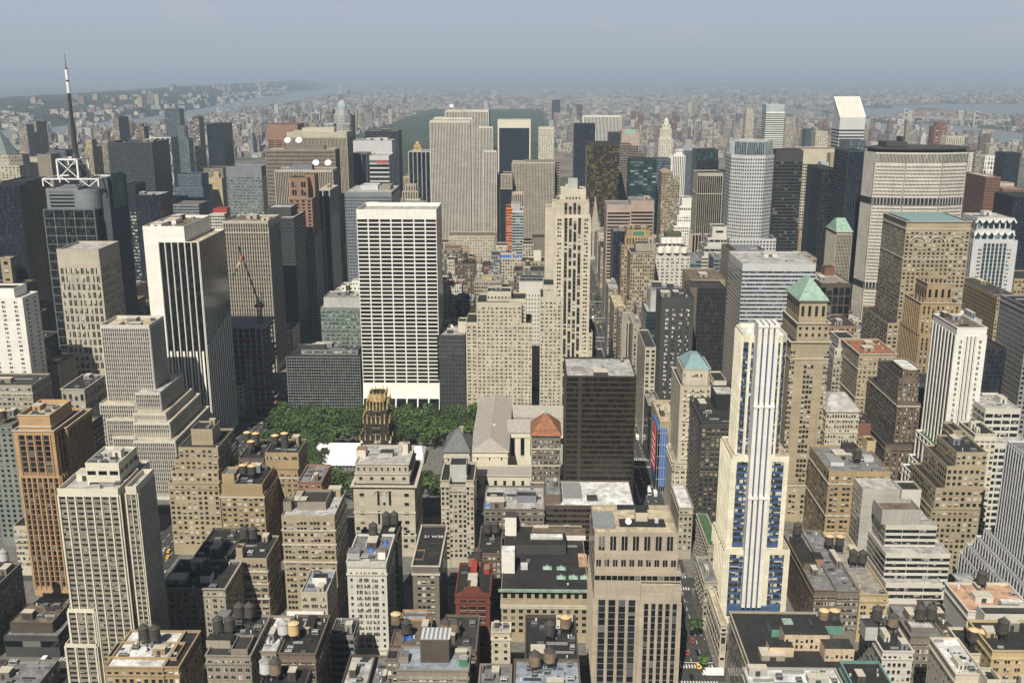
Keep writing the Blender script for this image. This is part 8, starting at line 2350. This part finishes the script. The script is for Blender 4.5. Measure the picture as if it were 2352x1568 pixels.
for x in (-218, -208, -198, -188, -178, -168, -52, -44, -60):
    for y in (716, 728, 740, 752, 764, 774):
        tree('plane_tree', x + r8.uniform(-2, 2), y + r8.uniform(-2, 2), CR[r8.randrange(5)], 'green plane tree at the end of the white park tent', 'plane trees at the tent ends', r8.uniform(.8, 1.1), r8.uniform(0, 6))
for x, y, s, lab in ((1598, 1462, 1.25, 'bright green street tree, largest on the avenue pavement'), (1616, 1535, .9, 'small green street tree in front of the white-framed shop'), (1372, 700, 1.4, 'lone green street tree far up the avenue'), (1466, 1122, 1.2, 'dark green street tree in the shade of the bronze slab')):
    X, Y = ground(x, y); tree('street_tree', X, Y, CRB[0 if s > 1 else 1] if x != 1466 else CR[1], lab, 'avenue street trees', s if x != 1466 else .6)

# vehicles
def car_mesh(parts):
    """parts: list of (name, mats, builder)"""
def make_car(paint, taxi=False):
    root = empty('taxi' if taxi else 'parked_car' if False else 'car', (0, 0, -500), 'x', 'taxi' if taxi else 'car')
    m = MB()
    prof = [(-2.4, .35), (-2.4, .8), (-1.5, .95), (-.8, 1.42), (.9, 1.42), (1.6, .98), (2.4, .85), (2.4, .35)]
    for s in (-.9, .9): m.poly([(s, a, z) for a, z in (prof if s > 0 else prof[::-1])])
    for i in range(len(prof)):
        a, c = prof[i], prof[(i + 1) % len(prof)]
        m.quad((-.9, *c), (-.9, *a), (.9, *a), (.9, *c))
    bd = m.build('body', [paint], root)
    m = MB(); m.quad((-.8, -1.46, .99), (.8, -1.46, .99), (.72, -.86, 1.40), (-.72, -.86, 1.40)); m.quad((.8, 1.58, 1.02), (-.8, 1.58, 1.02), (-.72, .95, 1.41), (.72, .95, 1.41))
    for s in (-.91, .91): m.poly([(s, a, z) for a, z in ((-1.2, .98), (1.3, .98), (.85, 1.34), (-.75, 1.34))][::(1 if s > 0 else -1)])
    m.build('window', ['darkglass'], bd)
    for sx in (-.82, .82):
        for sy in (-1.5, 1.5):
            m = MB(); m.tube((sx - .1, sy, .33), (sx + .1, sy, .33), .33, 10); m.build('wheel', ['tyre'], root)
    if taxi:
        m = MB(); m.box(-.4, .4, -.2, .2, 1.42, 1.65); m.build('roof_sign', ['whitepaint'], root)
    return root
def make_van(paint, ln=7.0, ht=2.9, name='van', two=None):
    root = empty(name, (0, 0, -500), 'x', name.replace('_', ' '))
    m = MB(); m.box(-1.2, 1.2, -ln / 2 + 1.6, ln / 2, .5, ht); m.build('cargo_box' if two else 'body', [paint], root)
    m = MB(); m.frustum([(-1.1, -ln / 2), (1.1, -ln / 2), (1.1, -ln / 2 + 1.55), (-1.1, -ln / 2 + 1.55)], .45, [(-1.05, -ln / 2 + .5), (1.05, -ln / 2 + .5), (1.05, -ln / 2 + 1.55), (-1.05, -ln / 2 + 1.55)], 2.2); m.build('cab', [two or paint], root)
    m = MB(); m.quad((-.95, -ln / 2 + .2, 1.35), (.95, -ln / 2 + .2, 1.35), (.92, -ln / 2 + .42, 2.0), (-.92, -ln / 2 + .42, 2.0)); m.build('windscreen', ['darkglass'], root)
    for sx in (-1, 1):
        for sy in (-ln / 2 + .9, ln / 2 - 1.3):
            m = MB(); m.tube((sx - .15, sy, .45), (sx + .15, sy, .45), .45, 10); m.build('wheel', ['tyre'], root)
    return root
def make_bus():
    root = empty('bus', (0, 0, -500), 'x', 'bus')
    m = MB(); m.box(-1.3, 1.3, -6.2, 6.2, .4, 3.0); m.box(-1.1, 1.1, -5.6, 5.4, 3.0, 3.15); m.box(-.8, .8, 1, 4, 3.15, 3.5); m.build('body', ['whitepaint'], root)
    m = MB()
    for s in (-1.31, 1.31):
        for i in range(7): m.box(s - .02, s + .02, -5.4 + i * 1.55, -4.1 + i * 1.55, 1.4, 2.5)
    m.build('side_window', ['darkglass'], root)['kind'] = 'stuff'
    m = MB(); m.box(-1.15, 1.15, -6.25, -6.2, 1.2, 2.7); m.build('windscreen', ['darkglass'], root)
    for sx in (-1.15, 1.15):
        for sy in (-4, 3.8):
            m = MB(); m.tube((sx - .16, sy, .5), (sx + .16, sy, .5), .5, 10); m.build('wheel', ['tyre'], root)
    return root
VP, VU = {}, set()
def vehicle(kind, x, y, label, group, rz=0.0, z=.02):
    if kind not in VP:
        VP[kind] = {'taxi': lambda: make_car('yellowpaint', True), 'red': lambda: make_car('redpaint'), 'black': lambda: make_car('blackpaint'), 'silver': lambda: make_car('silverpaint'), 'white': lambda: make_car('whitepaint'), 'blue': lambda: make_car('bluepaint'),
                    'van': lambda: make_van('whitepaint'), 'truck': lambda: make_van('whitepaint', 11, 3.6, 'truck', 'whitepaint'), 'bus': make_bus, 'redtruck': lambda: make_van('whitepaint', 9, 3.4, 'truck', 'redpaint')}[kind]()
    X, Y = ground(x, y)
    if kind in VU:
        o = copy_thing(VP[kind], (X, Y, z), rz, label, group)
    else:
        o = VP[kind]; VU.add(kind); o.location = (X, Y, z); o.rotation_euler = (0, 0, rz); o['label'] = label; o['group'] = group
        if not group: del o['group']
AV = 'vehicles on the avenue'
for kind, x, y, lab in (
    ('taxi', 1604, 1531, 'yellow taxi crossing the lower avenue stop line'), ('red', 1578, 1500, 'bright red car in the middle lane of the lower avenue'), ('red', 1590, 1472, 'dark red car farthest up the sunlit lower avenue'), ('black', 1602, 1500, 'black car beside the red car on the lower avenue'), ('black', 1588, 1556, 'black car at the bottom edge of the avenue'),
    ('white', 1556, 1502, 'white car half hidden by the granite tower'), ('bus', 1490, 1130, 'white city bus in the shaded avenue beside the bronze slab'), ('van', 1505, 1136, 'white van alongside the white city bus'), ('van', 1464, 1007, 'white delivery van on the avenue below the blue netting'), ('silver', 1474, 1150, 'silver car behind the granite tower roof'),
    ('taxi', 1368, 726, 'yellow taxi beside the lone far tree'), ('taxi', 1362, 712, 'yellow taxi farthest up the left avenue lane'), ('taxi', 1376, 718, 'yellow taxi right of the farthest pair'), ('taxi', 1372, 742, 'yellow taxi in the middle of the avenue canyon'), ('taxi', 1364, 676, 'yellow taxi far off at the avenue bend'), ('taxi', 1380, 752, 'yellow taxi on the right lane of the avenue canyon'),
    ('bus', 1362, 733, 'white bus at the far part of the avenue'), ('silver', 1371, 655, 'silver car far up the avenue'), ('blue', 1383, 790, 'blue car in the avenue canyon'), ('black', 1377, 760, 'black car in the avenue canyon'), ('silver', 1396, 812, 'silver car just above the bronze slab roof')):
    vehicle(kind, x, y, lab, AV)
vehicle('truck', 1637, 1549, 'long white box truck crossing the avenue at the bottom', None, R(-90))

for kind, x, y, lab in (('taxi', 388, 1266, 'yellow taxi, upper of two beside the cream tower'), ('taxi', 386, 1280, 'yellow taxi, lower of two beside the cream tower'), ('silver', 378, 1263, 'silver car left of the two taxis'), ('redtruck', 101, 1524, 'red-cabbed white truck at the bottom left corner'), ('white', 572, 984, 'white car at the park corner crossing'),
    ('taxi', 650, 912, 'yellow taxi by the dark glass block corner'), ('white', 642, 922, 'white car by the dark glass block corner'), ('black', 594, 950, 'black car near the park corner'), ('taxi', 584, 966, 'yellow taxi turning at the park corner')):
    vehicle(kind, x, y, lab, 'vehicles on the left avenue', R(180))

# pedestrians: one continuous skinned figure, mid-stride, with clothes as a child
def make_person(shirt, trousers):
    V = [(0, 0, .95), (0, 0, 1.2), (0, 0, 1.42), (0, 0, 1.52), (0, -.02, 1.66), (.19, 0, 1.40), (.25, .08, 1.14), (.24, -.02, .90), (-.19, 0, 1.40), (-.25, -.08, 1.14), (-.24, -.20, .95),
         (.10, 0, .92), (.11, -.14, .50), (.11, -.10, .08), (.11, -.24, .04), (-.10, 0, .92), (-.11, .10, .50), (-.11, .30, .12), (-.11, .20, .05)]
    E = [(0, 1), (1, 2), (2, 3), (3, 4), (2, 5), (5, 6), (6, 7), (2, 8), (8, 9), (9, 10), (0, 11), (11, 12), (12, 13), (13, 14), (0, 15), (15, 16), (16, 17), (17, 18)]
    RD = [.15, .15, .15, .06, .11, .07, .05, .04, .07, .05, .04, .095, .065, .045, .04, .095, .065, .045, .04]
    me = bpy.data.meshes.new('body'); me.from_pydata(V, E, [])
    o = bpy.data.objects.new('body', me); C.objects.link(o)
    o.modifiers.new('skin', 'SKIN')
    for i, v in enumerate(me.skin_vertices[0].data):
        v.radius = (RD[i], RD[i] * (.72 if i in (0, 1, 2) else 1)); v.use_root = i == 0
    sb = o.modifiers.new('sub', 'SUBSURF'); sb.levels = sb.render_levels = 1
    m2 = bpy.data.meshes.new_from_object(o.evaluated_get(bpy.context.evaluated_depsgraph_get()))
    bpy.data.objects.remove(o)
    m2.materials.clear(); m2.materials.append(MATS['skin'])
    root = empty('person', (0, 0, -500), 'x', 'person')
    bd = bpy.data.objects.new('body', m2); bd.parent = root; C.objects.link(bd)
    for nm, mt, lo, hi in (('shirt', shirt, .93, 1.47), ('trousers', trousers, .10, .97)):
        m = MB()
        for p in m2.polygons:
            c = p.center
            if lo < c.z < hi and not (nm == 'trousers' and abs(c.x) > .21):
                m.poly([tuple(m2.vertices[i].co + m2.vertices[i].normal * .018) for i in p.vertices])
        m.build(nm, [mt], root)
    m = MB(); m.sphere(0, 0, 1.70, .115, .12, 8, 4, half=True); m.build('hair', ['tyre'], root)
    return root
PP = [make_person('clothpale', 'clothdark'), make_person('clothdark', 'clothpale')]
for i, (x, y) in enumerate(((1611, 1462), (1621, 1461), (1618, 1471), (1628, 1513), (1638, 1510), (1629, 1533), (1648, 1531), (1614, 1530), (1597, 1390), (1590, 1376), (1579, 1386), (1572, 1314), (1568, 1325), (1575, 1402))):
    X, Y = ground(x, y, .15); k = i % 2
    lab = 'person in %s walking on the lower avenue' % ('a pale shirt and dark trousers', 'a dark shirt and pale trousers')[k]
    gr = 'pedestrians in %s shirts' % ('pale', 'dark')[k]
    if i < 2: o = PP[k]; o.location = (X, Y, .15); o.rotation_euler = (0, 0, i); o['label'] = lab; o['group'] = gr
    else: o = copy_thing(PP[k], (X, Y, .15), i * 1.3, lab, gr)
# ------------------------------------------------------------------ camera, light, air
cd = bpy.data.cameras.new('camera')
cam = bpy.data.objects.new('camera', cd)
C.objects.link(cam)
cd.sensor_width = 36.0
cd.lens = F / 2352.0 * 36.0
cd.clip_start, cd.clip_end = 1.0, 150000.0
cam.location = (0, 0, H)
cam.rotation_euler = (R(90) - PIT, 0, YAW)
SC.camera = cam
SC.view_settings.view_transform = 'Standard'
SC.view_settings.look = 'None'
SC.view_settings.gamma = 1.0
SC.cycles.diffuse_bounces = 2
SC.view_settings.exposure = 0.22

VEIL_S = .1
SUN_EL, SUN_AZ = R(48), R(14)      # sun to the south, 14 degrees west of the avenue axis
sx, sy, sz = -math.sin(SUN_AZ) * math.cos(SUN_EL), -math.cos(SUN_AZ) * math.cos(SUN_EL), math.sin(SUN_EL)
sl = bpy.data.lights.new('sun', 'SUN')
sl.energy = 5.0; sl.angle = R(.5); sl.color = (1.0, .935, .80)
so = bpy.data.objects.new('sun', sl); C.objects.link(so)
so.rotation_euler = Vector((sx, sy, sz)).to_track_quat('Z', 'Y').to_euler()
so.location = (sx * 500, sy * 500, sz * 500)

w = bpy.data.worlds.new('World'); SC.world = w
w.use_nodes = True
nt = w.node_tree
bg = nt.nodes['Background']
sky = N(nt, 'ShaderNodeTexSky'); sky.sky_type = 'NISHITA'; sky.sun_disc = False
sky.sun_elevation = SUN_EL
sky.sun_rotation = math.atan2(sx, sy)
sky.air_density = 1.0; sky.dust_density = 1.0; sky.ozone_density = 1.0
sky.altitude = 100
# a hazy summer sky: the clear sky veiled by a milky layer darkened overhead to cut the fill light, with thin cloud patches that depend on direction only
tc = N(nt, 'ShaderNodeTexCoord')
sxyz = N(nt, 'ShaderNodeSeparateXYZ'); L(nt, tc.outputs['Generated'], sxyz.inputs[0])
mp = N(nt, 'ShaderNodeMapping'); mp.inputs['Scale'].default_value = (1.0, 1.0, 3.4)
L(nt, tc.outputs['Generated'], mp.inputs['Vector'])
nz = N(nt, 'ShaderNodeTexNoise'); nz.inputs['Scale'].default_value = 5.2; nz.inputs['Detail'].default_value = 6; nz.inputs['Roughness'].default_value = .5
L(nt, mp.outputs[0], nz.inputs['Vector'])
rr = N(nt, 'ShaderNodeMapRange', interpolation_type='SMOOTHSTEP'); rr.inputs[1].default_value = .52; rr.inputs[2].default_value = .72; rr.inputs[3].default_value = 0; rr.inputs[4].default_value = .55
L(nt, nz.outputs[0], rr.inputs[0])
el = N(nt, 'ShaderNodeMapRange', interpolation_type='SMOOTHSTEP'); el.inputs[1].default_value = .02; el.inputs[2].default_value = .085
L(nt, sxyz.outputs['Z'], el.inputs[0])
ml = N(nt, 'ShaderNodeMath', operation='MULTIPLY'); L(nt, rr.outputs[0], ml.inputs[0]); L(nt, el.outputs[0], ml.inputs[1])
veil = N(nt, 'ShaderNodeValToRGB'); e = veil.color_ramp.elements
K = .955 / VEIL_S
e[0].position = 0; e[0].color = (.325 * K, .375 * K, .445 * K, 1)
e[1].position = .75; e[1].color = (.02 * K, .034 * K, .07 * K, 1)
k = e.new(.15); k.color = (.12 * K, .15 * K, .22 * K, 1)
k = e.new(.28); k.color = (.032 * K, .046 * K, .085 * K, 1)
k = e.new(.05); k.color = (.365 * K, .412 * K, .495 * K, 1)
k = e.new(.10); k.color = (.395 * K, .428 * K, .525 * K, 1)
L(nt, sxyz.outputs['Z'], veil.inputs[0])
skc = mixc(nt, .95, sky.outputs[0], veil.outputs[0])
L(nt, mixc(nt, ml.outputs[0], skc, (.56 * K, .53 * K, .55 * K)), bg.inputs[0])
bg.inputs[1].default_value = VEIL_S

hz = MB(); hz.box(-45000, 45000, -900, 70000, -1.0, 352.0)
hm_ = bpy.data.materials.new('hazemat'); hm_.use_nodes = True
nt = hm_.node_tree
for n_ in list(nt.nodes):
    if n_.type == 'BSDF_PRINCIPLED': nt.nodes.remove(n_)
pvn = N(nt, 'ShaderNodeVolumePrincipled')
pvn.inputs['Density'].default_value = 6.8e-5
pvn.inputs['Color'].default_value = (.63, .79, 1.0, 1)
pvn.inputs['Anisotropy'].default_value = .0
outn = [n_ for n_ in nt.nodes if n_.type == 'OUTPUT_MATERIAL'][0]
L(nt, pvn.outputs[0], outn.inputs['Volume'])
MATS['hazemat'] = hm_
tag(hz.build('haze', 'hazemat'), kind='stuff')
